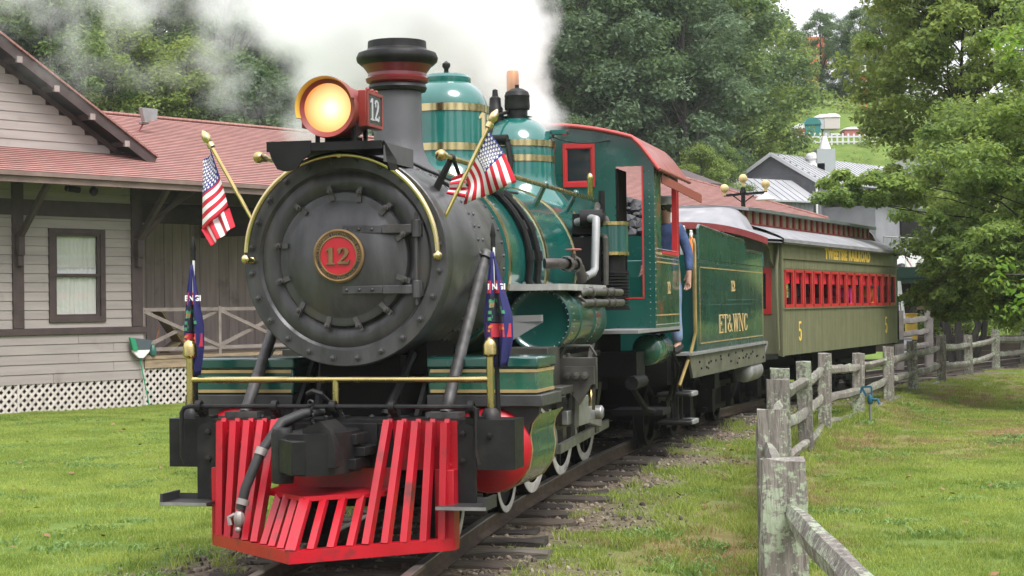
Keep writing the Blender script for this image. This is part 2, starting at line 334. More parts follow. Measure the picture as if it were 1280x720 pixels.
# number plate
m = MB(); m.lathe([(.185,.0),(.185,-.018),(.172,-.024),(.162,-.018),(.0,-.018)], (-.0,-.112,LZ+.02), (0,1,0), 48)
plate = part(m, 'number_plate', mat('plate_bronze', (.2,.13,.06), .45, .7, var=(9,.3)), door)
m = MB(); m.lathe([(.16,-.0005),(.135,-.0005)], (0,-.131,LZ+.02), (0,1,0), 48); part(m, 'plate_ring', mat('plate_black', (.02,.018,.016), .5), plate)
m = MB(); m.lathe([(.14,0),(.14,-.006),(.131,-.008),(.128,-.004)], (0,-.132,LZ+.02), (0,1,0), 48); part(m, 'plate_bead', bpy.data.materials['plate_bronze'], plate)
m = MB(); m.lathe([(.128,0),(0,0)], (0,-.134,LZ+.02), (0,1,0), 48); part(m, 'plate_field', RED, plate)
m = MB(); m.add(*place_text(serif_text('12', .115, 1.15, .012, 1.1), (0,-.135,LZ+.02), (1,0,0), (0,0,1))); part(m, 'numeral', bpy.data.materials['plate_bronze'], plate)
m = MB()
for txt, am, cw in (('THE BALDWIN LOCOMOTIVE WORKS', math.pi/2, True), ('PHILADELPHIA, U.S.A.', -math.pi/2, False)):
    vf = ring_text(curve_text(txt, .028, .002, .0006, space=1.18 if cw else 1.1), .149, am, cw)
    m.add([(x, -.1335-z, LZ+.02+y) for x, y, z in vf[0]], vf[1])
part(m, 'lettering', bpy.data.materials['plate_bronze'], plate)
# brass arc handrail on the front
m = MB(); pts = [(.695*math.cos(R(a)), -.085, LZ+.02+.70*math.sin(R(a))) for a in range(1, 180, 4)]; m.tube(pts, .019, 10)
for a in (1, 179): m.ball((.695*math.cos(R(a)), -.09, LZ+.01), .034, 12, 8); m.cyl((.695*math.cos(R(a)), -.09, LZ+.01), (.655*math.cos(R(a)), .0, LZ+.0), .016, 8); m.ball((.675*math.cos(R(a)), -.02, LZ+.005), .028)
m.ball((0,-.085,LZ+.72), .03, 12, 8)
part(m, 'arc_handrail', BRASSP)
# --- green boiler
m = MB(); m.lathe([(.70,1.70),(.745,1.705),(.748,2.9),(.755,3.6),(.775,5.0),(.78,5.9)], (0,0,LZ), (0,1,0), 72); boiler = part(m, 'boiler', mat('green_boiler', (.008,.108,.09), .16, var=(2.2,.25), coat=.8, bump=(2.5,.04)))
for s0, r0 in ((1.74,.749),(3.03,.752),(4.18,.764),(5.15,.778)):
    m = MB(); m.lathe([(r0-.01,-.035),(r0+.009,-.033),(r0+.009,.033),(r0-.01,.035)], (0,s0,LZ), (0,1,0), 64); part(m, 'brass_band', BRASSP, boiler)
# stack
m = MB(); m.lathe([(.36,-.1),(.3,0),(.235,.06),(.2,.14),(.185,.24),(.182,.62)], (0,1.25,2.72), (0,0,1), 40); stack = part(m, 'smoke_stack', STACKG)
m = MB(); m.lathe([(.18,.6),(.215,.605),(.225,.63),(.215,.655),(.195,.665)], (0,1.25,2.72), (0,0,1), 40); part(m, 'stack_ring', BLACK, stack)
m = MB(); m.lathe([(.19,.64),(.2,.655),(.235,.675),(.242,.70),(.225,.715),(.222,.74),(.265,.80),(.29,.83)], (0,1.25,2.72), (0,0,1), 40); part(m, 'stack_cap_bowl', MAROON, stack)
m = MB(); m.lathe([(.27,.80),(.305,.83),(.312,.86),(.298,.895),(.24,.915),(.225,.93),(.222,.985),(.19,.99),(.18,.7)], (0,1.25,2.72), (0,0,1), 40); part(m, 'stack_rim', BLACK, stack)
# headlight shelf
m = MB(); m.box(-.42,.4,-.36,.34,2.762,2.79)
m.box(-.42,.4,-.372,-.358,2.745,2.80); m.prism([(-.42,.07),(-.1,.07),(-.1,-.02),(-.16,-.06),(-.2,-.12),(-.28,-.135),(-.34,-.12),(-.38,-.05)], (0,-.36,2.745), (1,0,0), (0,0,1), .02)
m.prism([(.0,.0),(.26,-.11),(.3,-.18),(.12,-.19),(.04,-.12)], (.40,-.35,2.80), (0,1,0), (0,0,1), .012)
shelf = part(m, 'headlight_shelf', SOOT)
m = MB(); m.box(.402,.412,-.34,.3,2.66,2.79); m.box(.2,.41,.3,.312,2.66,2.79); part(m, 'shelf_bracket', STACKG, shelf)
# headlight
HL = (0.01, -.36, 3.035)
m = MB(); m.lathe([(.165,.02),(.2,.0),(.205,.05),(.198,.07),(.18,.075),(.178,.43),(.15,.5),(.06,.53),(0,.53)], HL, (0,1,0), 40); lamp = part(m, 'headlight', LAMPR)
m = MB(); m.lathe([(.168,.02),(.12,.012),(0,.002)], HL, (0,1,0), 36); part(m, 'lens', LENS, lamp)
lt = LENS.node_tree; ltc = lt.nodes.new('ShaderNodeTexCoord'); lvs = lt.nodes.new('ShaderNodeVectorMath'); lvs.operation = 'DISTANCE'; lvs.inputs[1].default_value = (HL[0]+.03, HL[1], HL[2]-.01); lt.links.new(ltc.outputs['Object'], lvs.inputs[0])
lrp = lt.nodes.new('ShaderNodeValToRGB'); lrp.color_ramp.elements[0].position = .02; lrp.color_ramp.elements[0].color = (1.35,1.05,.66,1); lrp.color_ramp.elements[1].position = .19; lrp.color_ramp.elements[1].color = (.62,.2,.045,1); e_ = lrp.color_ramp.elements.new(.09); e_.color = (1.0,.62,.25,1)
lt.links.new(lvs.outputs['Value'], lrp.inputs[0]); lt.links.new(lrp.outputs[0], lt.nodes['Principled BSDF'].inputs['Emission Color']); lt.nodes['Principled BSDF'].inputs['Base Color'].default_value = (.3,.15,.06,1)
m = MB(); m.lathe([(.204,-.06),(.198,-.045),(.195,.0),(.19,.03)], HL, (0,1,0), 28, 0, R(-200), R(-15)); m.lathe([(.2,.03),(.205,.0),(.2085,-.05),(.2045,-.061)], HL, (0,1,0), 28, 1, R(-200), R(-15)); part(m, 'visor', [YELLOW, LAMPR], lamp)
m = MB()
for s in (-1, 1): m.box(HL[0]+s*.13-.012, HL[0]+s*.13+.012, -.2,-.17,2.79,2.93); m.box(HL[0]+s*.13-.012, HL[0]+s*.13+.012, .05,.08,2.79,2.93)
m.box(-.1,.12,-.1,.06,2.79,2.86); part(m, 'lamp_foot', SOOT, lamp)
for s in (-1, 1):
    m = MB(); x0 = HL[0]+s*.168; m.box(min(x0,x0+s*.06), max(x0,x0+s*.06), -.2,.13,2.915,3.165); bx = part(m, 'number_box', LAMPR, lamp, bevel=.006)
    m = MB(); xa = x0+s*.061; m.box(min(xa,xa+s*.004), max(xa,xa+s*.004), -.175,.105,2.94,3.14); part(m, 'number_glass', mat('number_glass', (.03,.035,.04), .15), bx)
    m = MB(); ax = (0,s,0); m.add(*place_text(serif_text('12', .15, .95, .003, .95), (xa+s*.0045,-.035,3.04), ax, (0,0,1))); part(m, 'numeral', mat('numeral_white', (.42,.42,.42), .6), bx)
    m = MB()
    for (y0, y1, z0, z1) in ((-.2,.13,3.14,3.16),(-.2,.13,2.92,2.94),(-.2,-.178,2.94,3.14),(.108,.13,2.94,3.14)): m.box(min(xa,xa+s*.01), max(xa,xa+s*.01), y0, y1, z0, z1)
    for y in (-.12, -.02, .07): m.ico((xa-s*.02, y, 3.175), .018)
    part(m, 'number_frame', LAMPR, bx)
m = MB(); m.tube([(.1,-.1,2.80),(.3,.1,2.76),(.45,.5,2.66),(.5,.9,2.62),(.52,1.6,2.6),(.5,3.0,2.64)], .012, 6); part(m, 'lamp_conduit', BLACK)
# --- domes
def dome(name, s0, r, z1, ztop, bands, caph):
    m = MB(); h = ztop-z1
    prof = [(r*1.5,2.56),(r*1.36,2.68),(r*1.14,2.78),(r*1.03,2.86),(r,2.95),(r,z1)]
    prof += [(r*math.cos(R(a))*.999, z1+h*math.sin(R(a))) for a in (12,25,38,50,62,72)]
    prof += [(r*.42, ztop*.985+z1*.015)]
    m.lathe(prof, (0,s0,0), (0,0,1), 48); d = part(m, name, bpy.data.materials['green_boiler'])
    for zb in bands:
        m = MB(); m.lathe([(r-.01,-.032),(r+.008,-.03),(r+.008,.03),(r-.01,.032)], (0,s0,zb), (0,0,1), 48); part(m, 'dome_band', BRASSP, d)
    m = MB(); m.lathe([(.20,ztop-.07),(.205,ztop-.05),(.205,ztop-.01),(.185,ztop+.015),(.1,ztop+.035),(0,ztop+.04)], (0,s0,0), (0,0,1), 28)
    if caph: part(m, 'dome_cap', bpy.data.materials['green_boiler'], d)
    return d
sdome = dome('sand_dome', 2.6, .345, 3.33, 3.60, (3.32, 2.995), True)
m = MB(); m.lathe([(.02,3.62),(.02,3.67),(.035,3.69),(.035,3.715),(.0,3.74)], (0,2.6,0), (0,0,1), 10); part(m, 'cap_knob', BLACK, sdome)
for sgn in (1, -1):
    m = MB(); vf = serif_text('12', .255, .9, .004)
    m.add([(sgn*(.347+z)*math.cos(x/.35), 2.6+sgn*0 + (.347+z)*math.sin(x/.35)*1.0*sgn*sgn, 3.155+y) for x, y, z in [(sgn*x, y, z) for x, y, z in vf[0]]], vf[1]); part(m, 'dome_numeral', mat('cream_gold', (.55,.42,.22), .5), sdome)
tdome = dome('steam_dome', 5.05, .37, 3.15, 3.52, (3.235, 3.09), False)
m = MB(); m.lathe([(.09,3.46),(.085,3.53),(.075,3.54),(.075,3.60),(.06,3.62),(.055,3.70),(.03,3.72),(.025,3.78),(0,3.79)], (-.2,5.0,0), (0,0,1), 16); part(m, 'safety_valve', BLACK, tdome)
m = MB(); m.lathe([(.1,3.46),(.1,3.57),(.12,3.58),(.125,3.61),(.12,3.70),(.125,3.71),(.11,3.75),(.06,3.78),(.02,3.79),(.02,3.82),(0,3.825)], (.02,5.0,0), (0,0,1), 18); part(m, 'safety_valve', BLACK, tdome)
m = MB(); m.lathe([(.05,3.5),(.055,3.72),(.062,3.73),(.062,3.97),(.055,4.0),(0,4.01)], (-.1,5.32,0), (0,0,1), 16); part(m, 'whistle', COPPER, tdome)
m = MB(); m.tube([(.0,5.0,3.58),(-.14,4.75,3.5),(-.16,4.62,3.3),(-.12,4.6,3.22)], .018, 7); m.cyl((-.22,4.62,3.26),(.02,4.6,3.26), .045, 10); m.tube([(.02,4.6,3.22),(.06,4.55,3.05),(.05,4.5,2.85)], .03, 8); part(m, 'whistle_pipe', SOOT, tdome)
m = MB(); pts = []
for i in range(17):
    t = i/16; pts.append((-.02+t*.78, 5.0+t*.86, 3.55+(3.33-3.55)*t-.13*math.sin(math.pi*t)))
m.tube(pts, .007, 5); part(m, 'whistle_cord', SOOT, tdome)
m = MB(); m.box(.34,.5,5.0,5.12,3.33,3.37); m.box(.3,.36,5.0,5.1,3.3,3.36); part(m, 'dome_fitting', bpy.data.materials['green_boiler'], tdome)
# --- side handrails
for sg in (1, -1):
    m = MB(); s0 = .28 if sg > 0 else -.02
    m.tube([(sg*.62,s0+.05,2.745),(sg*.62,3,2.735),(sg*.62,5.85,2.73)], .021, 8); m.ball((sg*.62,s0,2.745), .042, 12, 8); m.lathe([(.03,.05),(.032,.09),(.024,.1)], (sg*.62,s0,2.745), (0,1,0), 10)
    rail = part(m, 'side_handrail', BRASS)
    for st in (.55, 2.2, 3.55, 4.85):
        m = MB(); m.tube([(sg*.62,st,2.745),(sg*.50,st,2.52)], [.022,.03], 8); m.ball((sg*.62,st,2.745), .034); part(m, 'stanchion', BLACK if st < 1 else GREEN, rail)
m = MB(); m.tube([(.62,.62,2.73),(.64,.7,2.62),(.56,.78,2.55),(.48,.72,2.6)], .016, 6); part(m, 'conduit_loop', BLACK)
# --- dark pipes over the boiler (sand pipes)
for s0, dz in ((2.28, 0), (2.58, .0)):
    m = MB(); pts = [((.775)*math.cos(R(a)), s0-.14*math.sin(R(a))*math.sin(R(a))+.0, LZ+.775*math.sin(R(a))) for a in range(62, -14, -6)]; pts.append((.80, s0, 1.8)); m.tube(pts, .03, 8)
    for k in (2, 6, 9): m.tube([pts[k], pts[k+1]], .043, 8)
    part(m, 'sand_pipe', SOOT, boiler)
# pipes from the turret down to the running board
m = MB(); m.tube([(.74,4.3,2.44),(.9,4.2,2.47),(.98,4.02,2.45),(.985,3.98,2.36),(.985,3.9,2.0),(.98,3.82,1.96),(.95,3.65,1.93)], .037, 10); part(m, 'silver_pipe', ALU, boiler)
m = MB(); m.tube([(.95,4.4,2.30),(1.0,4.28,2.32),(1.03,4.2,2.28),(1.03,4.18,1.86)], .027, 8); m.tube([(.78,5.0,2.55),(.86,4.7,2.62),(.9,4.45,2.55),(.92,4.3,2.3)], .03, 8); m.tube([(.76,5.3,2.45),(.9,4.9,2.5),(.98,4.6,2.4)], .028, 8); part(m, 'steam_pipe', DSTEEL, boiler)
m = MB(); m.tube([(.8,2.7,2.03),(.88,2.75,2.03),(.93,3.0,2.03),(.96,3.2,2.03),(.97,3.3,2.0),(.97,3.42,1.9)], .045, 10)
m.lathe([(.06,-.03),(.07,0),(.07,.04),(.06,.07)], (.93,2.95,2.03), (0,1,0), 10); m.lathe([(.062,-.03),(.075,0),(.062,.06)], (.955,3.16,2.03), (0,1,0), 10)
m.cyl((.95,3.1,2.03),(.96,3.1,2.12), .022, 8); m.lathe([(.045,-.01),(.06,0),(.045,.01)], (.97,3.42,1.94), (0,0,1), 10)
vlv = part(m, 'blow_valve', mat('rusty_pipe', (.06,.05,.045), .5, .3, var=(8,.4)), boiler)
m = MB(); m.lathe([(.062,0),(.075,.008),(.062,.016),(.05,.008),(.062,0)], (.962,3.1,2.145), (0,0,1), 16); m.beam((.9,3.1,2.15),(1.02,3.1,2.15),.012,.012); m.beam((.96,3.04,2.15),(.96,3.16,2.15),.012,.012); m.cyl((.962,3.1,2.1),(.962,3.1,2.165),.01,6); part(m, 'valve_wheel', mat('valve_red', (.22,.07,.05), .6, var=(8,.3)), vlv)
m = MB(); m.cyl((.78,4.25,2.47),(.98,4.3,2.47), .085, 18); m.cyl((.98,4.3,2.47),(1.0,4.3,2.47), .05, 12); m.box(.7,.88,4.3,4.65,2.33,2.52); m.box(.75,.95,4.55,4.62,2.3,2.56); m.box(.72,.98,4.2,4.7,1.85,2.3); m.cyl((.9,4.7,2.5),(.9,4.7,2.75),.03,8); part(m, 'turret', SOOT, boiler)
m = MB(); m.lathe([(.02,0),(.028,.02),(.028,.16),(.035,.18),(.03,.2),(.02,.22),(0,.23)], (.72,5.05,2.72), (0,0,1), 10); part(m, 'oil_cup', BRASS, boiler)
# --- running board, reservoir and air pump, both sides
for sg in (1, -1):
    m = MB(); m.prism([(sg*.70,1.78),(sg*1.12,1.80),(sg*1.155,1.9),(sg*1.155,3.55),(sg*.7,3.55)], (0,0,1.80), (1,0,0), (0,1,0), .05*sg if sg > 0 else -.05); 
    part(m, 'running_board', mat('board_edge', (.33,.33,.31), .55, .2, var=(6,.3)), bevel=.005)
    m = MB(); m.lathe([(.0,.045),(.2,.04),(.236,.012),(.243,.0),(.25,0),(.25,1.5),(.24,1.55),(.1,1.6),(0,1.6)], (sg*.935,1.9,1.565), (0,1,0), 40); tank = part(m, 'air_reservoir', GREEN)
    for s0 in (.02, .42, 1.0, 1.45): m = MB(); m.lathe([(.245,0),(.256,.003),(.256,.022),(.245,.025)], (sg*.935,1.9+s0,1.565), (0,1,0), 40); part(m, 'tank_band', GREEN, tank)
    m = MB()
    for x, z in ring_pts(.235, 30): m.ico((sg*.935+x, 1.905, 1.565+z), .0065)
    for x, z in ring_pts(.253, 30): m.ico((sg*.935+x, 2.05, 1.565+z), .0065); m.ico((sg*.935+x, 2.95, 1.565+z), .0065)
    tag(part(m, 'tank_rivets', STEEL, tank), kind='stuff')
    m = MB(); m.beam((sg*.74,1.7,1.58),(sg*1.01,1.68,1.585), .05, .05); m.prism([(0,0),(.3,0),(.05,-.14)], (sg*.72,1.69,1.555), (sg,0,0), (0,0,1), .02); part(m, 'tank_step', ALU, tank)
m = MB()
for z, s1 in ((1.79,.0), (1.7,.06)):
    m.tube([(1.13,2.5,z-.02),(1.16,2.62,z),(1.17,4.15+s1,z)], .033, 10)
    for s0 in (2.8, 3.4, 3.7): m.lathe([(.033,0),(.043,.004),(.043,.03),(.033,.034)], (1.17,s0+s1,z), (0,1,0), 10)
m.tube([(1.15,2.58,1.79),(1.12,2.5,1.745),(1.15,2.58,1.7)], .034, 10); m.tube([(1.12,2.5,1.74),(1.0,2.5,1.6)], .034, 8)
part(m, 'cooling_pipe', DSTEEL)
m = MB(); m.lathe([(.0,.81),(.1,.81),(.135,.79),(.135,0)], (1.03,4.42,1.635), (0,0,1), 28); pump = part(m, 'air_pump', SOOT)
m = MB()
for k in range(11): m.lathe([(.13,0),(.172,.004),(.172,.018),(.13,.022)], (1.03,4.42,1.65+k*.029), (0,0,1), 28)
m.lathe([(.13,0),(.18,0),(.18,.022),(.13,.022)], (1.03,4.42,1.628), (0,0,1), 28); m.lathe([(.13,0),(.178,0),(.178,.025),(.13,.025)], (1.03,4.42,1.965), (0,0,1), 28); part(m, 'pump_fins', SOOT, pump)
m = MB(); m.lathe([(.155,.0),(.165,.01),(.165,.28),(.155,.29)], (1.03,4.42,2.145), (0,0,1), 32); part(m, 'pump_jacket', GREEN, pump)
for z in (2.13, 2.405): 
    m = MB(); m.lathe([(.155,0),(.173,.004),(.173,.034),(.155,.038)], (1.03,4.42,z), (0,0,1), 32); part(m, 'pump_band', BRASS, pump)
m = MB()
for dx, dy in ((-.05,-.08),(.02,-.1),(.07,-.05)): m.cyl((1.03+dx,4.42+dy,1.98),(1.03+dx,4.42+dy,2.14), .018, 8)
part(m, 'pump_rod', DSTEEL, pump)
# --- pilot beam and everything on it
m = MB(); m.prism([(-1.24,-.2),(1.2,-.2),(1.24,-.17),(1.24,.1),(-1.24,.1)], (0,0,.59), (1,0,0), (0,1,0), .335); beam = part(m, 'pilot_beam', BLACK, bevel=.008)
m = MB(); m.box(-.72,.72,.1,.62,.84,.9); m.box(-.3,.3,.3,1.2,.9,1.34); m.box(-.42,.42,.55,1.25,1.2,1.45); m.box(-.38,-.26,-.2,7.2,.72,.92); m.box(.26,.38,.1,7.2,.72,.92); m.box(-.5,.5,3.1,7.0,.95,1.5); m.box(-.6,.6,3.3,7.2,1.1,1.8); part(m, 'main_frame', DARK)
for x in (-.93, .90):
    m = MB(); m.prism([(-.085,-.55),(.085,-.55),(.085,-.02),(.06,.02),(0,.035),(-.06,.02),(-.085,-.02)], (x,-.2,.87), (1,0,0), (0,0,1), .03)
    for z in (.835,.65): m.lathe([(.024,0),(.022,-.018),(.0,-.024)], (x,-.23,z), (0,1,0), 6)
    st = part(m, 'step_hanger', BLACK, beam)
    m = MB(); xs = x+(.05 if x > 0 else -.08); m.box(xs-.17,xs+.17,-.48,-.2,.35,.372); m.box(xs+(.15 if x>0 else -.17),xs+(.17 if x>0 else -.15),-.48,-.2,.372,.43); m.box(xs-.17,xs+.17,-.215,-.2,.372,.41); part(m, 'step', mat('step_iron', (.045,.045,.045), .5, .5), st)
    m = MB(); m.box(xs-.172,xs+.172,-.487,-.481,.352,.374); part(m, 'step_edge', STEEL, st)
for sg in (-1, 1):
    m = MB(); m.prism([(.43,.59),(.862,.59),(.862,.918),(.41,.918)] if sg > 0 else [(-.862,.59),(-.43,.59),(-.41,.918),(-.862,.918)], (0,-.203,0), (1,0,0), (0,0,1), .032); rp_ = part(m, 'red_panel', RED, beam)
    for x, z in ((.80,.835),(.69,.75),(.8,.62)): m = MB(); m.lathe([(.025,0),(.023,-.018),(0,-.024)], (sg*x,-.235,z), (0,1,0), 6); part(m, 'panel_bolt', RED, rp_)
m = MB()
for x in (-1.02,-.72,-.6,-.35,-.1,.2,.34,.62,.75,1.03): m.ico((x,-.1+.05*math.sin(x*9),.93), .022)
for x, z in ((.33,.86),(.33,.67),(-.33,.86),(1.08,.82),(-1.13,.64)): m.lathe([(.022,0),(.02,-.02),(0,-.025)], (x,-.2,z), (0,1,0), 6)
tag(part(m, 'beam_bolts', BLACK, beam), kind='stuff')
m = MB(); m.tube([(-1.09,-.26,.62),(-1.11,-.27,.68),(-1.11,-.27,.97),(-1.09,-.27,1.005),(-1.05,-.27,1.015),(.98,-.27,1.015),(1.0,-.27,1.0),(1.0,-.27,.7),(1.02,-.27,.63)], .016, 8)
cut = part(m, 'uncoupling_rod', BLACK, beam)
for x in (-.98,-.42,.0,.42,.97):
    m = MB(); m.box(x-.028,x+.028,-.2,-.17,.925,1.0); m.lathe([(.026,-.022),(.042,-.02),(.042,.02),(.026,.022)], (x,-.27,1.015), (1,0,0), 12); m.beam((x,-.19,.95),(x,-.265,1.0),.05,.03); m.box(x-.06,x+.06,-.2,-.08,.925,.945); part(m, 'rod_bracket', BLACK, cut)
# brass hand rail on the beam
m = MB(); m.tube([(-1.12,-.1,1.19),(1.06,-.1,1.19)], .022, 10); m.tube([(-.04,-.1,1.19),(-.04,-.1,.94)], .024, 10); brail = part(m, 'beam_handrail', BRASS)
for x in (-1.12, 1.06):
    m = MB(); m.tube([(x,-.1,.95),(x,-.1,1.36)], .027, 12); m.lathe([(.027,1.34),(.05,1.36),(.05,1.42),(.04,1.45),(.015,1.475),(0,1.478)], (x,-.1,0), (0,0,1), 14); post = part(m, 'handrail_post', BRASS, brail)
    m = MB(); m.lathe([(.07,.92),(.065,.96),(.045,.99),(.035,1.0)], (x,-.1,0), (0,0,1), 14); part(m, 'post_base', BLACK, post)
for sg in (-1, 1):       # braces to the smokebox
    m = MB(); m.tube([(sg*.73,-.06,.95),(sg*.735,1.0,2.04)], .042, 12); m.prism([(-.12,-.07),(.12,-.07),(.12,.07),(-.12,.07)], (sg*.73,-.06,.928), (1,0,0), (0,1,0), .04); m.lathe([(.06,0),(.07,.04),(.05,.08)], (sg*.735,.98,2.02), (0,.7,.7), 10); part(m, 'smokebox_brace', mat('brace_iron', (.06,.058,.056), .5, .4, var=(14,.5)))
    m = MB(); m.tube([(sg*.25,.1,.93),(sg*.33,.5,1.35)], .035, 8); m.prism([(0,0),(.08,0),(.5,.4),(.42,.4)], (sg*.45,.12,.93), (0,1,0), (0,0,1), .03); part(m, 'frame_brace', SOOT)
# --- pilot (cow catcher)
pil = MB()
def vee(u): return -.34 - .78*(1-abs(u)/.85)
for sg in (-1, 1):
    pil.prism([(0,vee(0)),(sg*.865,-.33),(sg*.865,-.22),(0,vee(0)+.11)], (0,0,.07), (1,0,0), (0,1,0), .08)
    pil.box(min(sg*.79,sg*.862), max(sg*.79,sg*.862), -.34,-.2,.1,.6); pil.box(min(sg*.72,sg*.76), max(sg*.72,sg*.76), -.3,-.235,.1,.6)
pilot = part(pil, 'pilot', RED, bevel=.004)
for sg in (-1, 1):
    for ub, ut in ((.79,.80),(.69,.70),(.585,.60),(.485,.50),(.385,.40)):
        m = MB(); m.beam((sg*ub,vee(ub)+.04,.14),(sg*ut,-.3,.912), .046, .085, up=(0,-.77,.6)); m.beam((sg*ut,-.27,.912),(sg*ut,-.2,.88),.034,.05,up=(0,.5,.8)); part(m, 'pilot_bar', RED, pilot)
for ub in (-.29,-.2,-.105,0,.1,.2,.3):
    st_ = -.34-.5*(1-abs(ub)/.55)
    m = MB(); m.beam((ub,vee(ub)+.04,.14),(ub*.97,st_+.03,.44), .046 if ub else .07, .05, up=(0,-.77,.6)); part(m, 'pilot_bar', RED, pilot)
m = MB(); m.prism([(0,-.84),(.42,-.46),(.42,-.2),(-.42,-.2),(-.42,-.46)], (0,0,.435), (1,0,0), (0,1,0), .03); m.box(-.42,.42,-.22,-.2,.44,.6); part(m, 'pilot_shelf', RED, pilot, bevel=.004)
# --- coupler
m = MB(); m.box(-.3,.36,-.21,-.2,.58,.9); m.box(.2,.3,-.24,-.2,.6,.9); m.prism([(-.13,-.85),(.0,-.88),(.13,-.8),(.2,-.62),(.22,-.4),(.12,-.2),(-.2,-.2),(-.22,-.5)], (.02,0,.60), (1,0,0), (0,1,0), .27)
m.prism([(-.02,.85),(.1,.9),(.17,.84),(.2,.72),(.2,.6),(-.02,.6)], (.0,-.5,.05), (1,0,0), (0,0,1), .3)
m.lathe([(.0,.54),(.07,.54),(.075,.6),(.075,.86),(.06,.9),(0,.905)], (-.19,-.72,0), (0,0,1), 14); m.beam((-.19,-.72,.73),(.0,-.92,.72),.1,.22)
m.box(.2,.27,-.6,-.3,.62,.69); m.box(.2,.26,-.55,-.3,.78,.85); m.box(.18,.3,-.5,-.24,.7,.76)
part(m, 'coupler', BLACK, bevel=.012)
m = MB()
for k in range(5): m.lathe([(.018,-.008),(.027,0),(.018,.008),(.012,0),(.018,-.008)], (-.15+.012*(k%2),-.3,1.04-k*.042), (k%2,1-k%2,0), 8)
m.tube([(-.2,-.22,1.1),(-.15,-.26,1.12),(-.09,-.24,1.1)], .018, 7); m.tube([(-.09,-.24,1.1),(.03,-.15,.95)], .012, 6); part(m, 'lift_chain', BLACK)
m = MB(); m.tube([(-.1,-.2,.98),(-.2,-.32,.97),(-.3,-.45,.92),(-.40,-.6,.72),(-.47,-.68,.5),(-.5,-.7,.36)], .034, 10); hose = part(m, 'air_hose', RUBBER)
m = MB(); m.lathe([(.036,0),(.042,.0),(.042,.04),(.036,.04)], (-.49,-.695,.39), (.2,.2,.9), 10); m.ball((-.505,-.71,.3), .05, 8, 6, sc=(.8,.8,1.2)); m.tube([(-.53,-.72,.33),(-.57,-.73,.31),(-.56,-.73,.26)], .016, 6); m.ball((-.51,-.72,.23), .022); part(m, 'hose_coupling', mat('hose_metal', (.3,.27,.25), .5, .5), hose)
m = MB(); m.lathe([(.036,0),(.042,.0),(.042,.05),(.036,.05)], (-.4,-.6,.71), (.25,.35,.9), 10); part(m, 'hose_clamp', bpy.data.materials['hose_metal'], hose)
